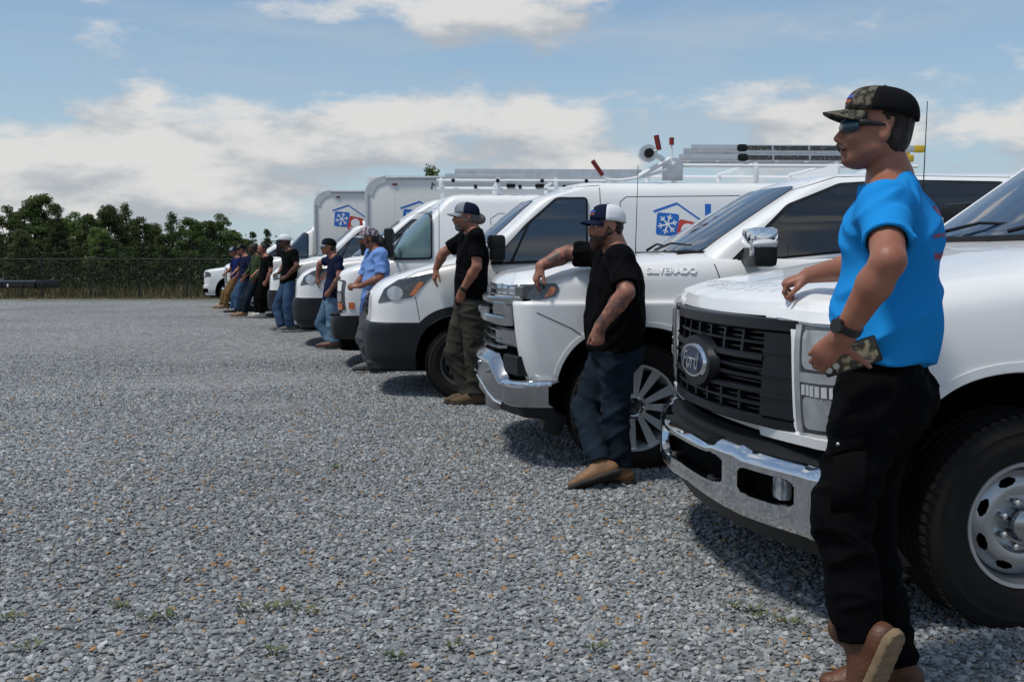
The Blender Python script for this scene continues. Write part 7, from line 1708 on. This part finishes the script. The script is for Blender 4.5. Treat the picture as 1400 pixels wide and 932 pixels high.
# chain-link fence
FY = 44.6; zb = gz(0, FY)
fence = thing('chain_link_fence', 'black chain-link fence with posts in front of the trees', 'fence', (0, FY, zb))
BLK = mat('black_fence_coating', (.010, .012, .010), .5, var=.3)
x = -38.0; k = 0; xs = []
while x < 14:
    xs.append(x); bm = bmesh.new(); bm_tube(bm, [(x, 0, -.1), (x, 0, 1.72)], .034, 8); bmesh.ops.create_uvsphere(bm, u_segments=8, v_segments=5, radius=.042, matrix=Matrix.Translation((x, 0, 1.73)))
    link('post', from_bm(bm, 'post'), BLK, fence); x += 2.03
tube('top_rail', [(-38, 0, 1.68), (13.5, 0, 1.68)], .024, BLK, fence, 8)
tube('bottom_wire', [(-38, 0, .06), (13.5, 0, .06)], .008, BLK, fence, 6)
v = []; f = []
for sg in (1, -1):
    for i in range(int(52 / .075)):
        a = -38 + i * .075; b = a + sg * 1.60
        for dx in (-.0016, .0016): v += [(a + dx, .012 * sg, .06), (b + dx, .012 * sg, 1.66)]
        n = len(v); f.append((n - 4, n - 2, n - 1, n - 3))
tag(link('wire_mesh', pyd('wire_mesh', v, f, False, recalc=False), BLK, fence), kind='stuff')
# flat trailer at the left edge
tp_ = W(2, 402, 39.5); tr = thing('flatbed_trailer', 'black flatbed trailer at the left edge of the lot', 'trailer', (tp_[0], 39.5, gz(0, 39.5)))
TBK = mat('trailer_black', (.010, .010, .011), .45, var=.4, vscale=5)
box('deck', (-.3, 0, .62), (4.0, 2.0, .10), TBK, tr); box('side_beam', (-.3, -1.0, .52), (4.0, .08, .16), TBK, tr); box('side_beam', (-.3, 1.0, .52), (4.0, .08, .16), TBK, tr)
for i in range(5): box('stake_pocket', (-1.9 + i * .8, -1.06, .55), (.06, .05, .14), TBK, tr)
box('rear_ramp', (1.75, 0, .55), (.12, 1.9, .30), TBK, tr); box('tail_lamp', (1.84, -.85, .58), (.03, .12, .07), RED, tr); box('reflector', (.75, -1.065, .53), (.05, .01, .12), LWHITE, tr)
for i, xx in enumerate((-1.0, -1.85)):
    for s in (-1, 1):
        w_ = link('wheel', WM['steel5']['tyre'][0][0], TYRE, tr); w_.location = (xx, s * 1.12, .345); w_.rotation_euler = (0, 0, math.pi if s < 0 else 0)
        r_ = link('rim', WM['steel5']['rim'][1][0], STEELD, w_)
for s in (-1, 1):
    bm = bmesh.new(); rows = []
    for i in range(13):
        a = math.pi * i / 12; rows.append((bm.verts.new((-1.42 + 1.0 * math.cos(a), s * .98, .42 + .42 * math.sin(a)**.5)), bm.verts.new((-1.42 + 1.0 * math.cos(a), s * 1.28, .42 + .42 * math.sin(a)**.5))))
    for a, b in zip(rows, rows[1:]): bm.faces.new((a[0], b[0], b[1], a[1]))
    link('fender', from_bm(bm, 'fender'), TBK, tr)
# small weeds growing through the gravel
WEED = mat('weed_green', (.055, .085, .025), .7, col2=(.10, .11, .04), vscale=20)
rgw = random.Random(4)
WS = [(165, 845), (205, 862), (235, 858), (340, 848), (370, 848), (395, 845), (425, 852), (540, 918), (375, 910), (15, 862), (45, 905), (1025, 848), (1050, 862), (1005, 845), (815, 905), (460, 645), (1085, 870), (620, 905)]
WL = ['leftmost of three at lower left', 'middle of three at lower left', 'rightmost of three at lower left', 'leftmost of the row of four', 'second of the row of four', 'third of the row of four', 'last of the row of four', 'lowest one left of the bottom middle', 'below the row of four', 'at the left edge of the picture', 'lowest at the left edge', 'middle one by the nearest boots', 'lower one by the nearest boots', 'upper one by the nearest boots', 'alone below the tattooed man', 'alone in the middle distance', 'closest to the brown boots', 'right of the bottom middle']
for i, (px, py) in enumerate(WS):
    Z = FPX * CAM_H / (py - 350); p = W(px, py, Z); bm = bmesh.new()
    for q in range(30):
        a = rgw.uniform(0, 6.28); r = rgw.uniform(0, .05); c = Vector((r * math.cos(a), r * math.sin(a), .008)); d = Vector((math.cos(a) * .5, math.sin(a) * .5, rgw.uniform(.25, .6))).normalized() * rgw.uniform(.014, .032); s = Vector((-math.sin(a), math.cos(a), 0)) * .005
        bm.faces.new([bm.verts.new(c), bm.verts.new(c + d * .6 + s), bm.verts.new(c + d), bm.verts.new(c + d * .6 - s)])
    o = link('weed', from_bm(bm, 'weed', False), WEED); o.location = (p[0], p[1], .006)
    tag(o, 'small green weed tuft in the gravel, ' + WL[i], 'weed', 'weed tufts in the gravel')
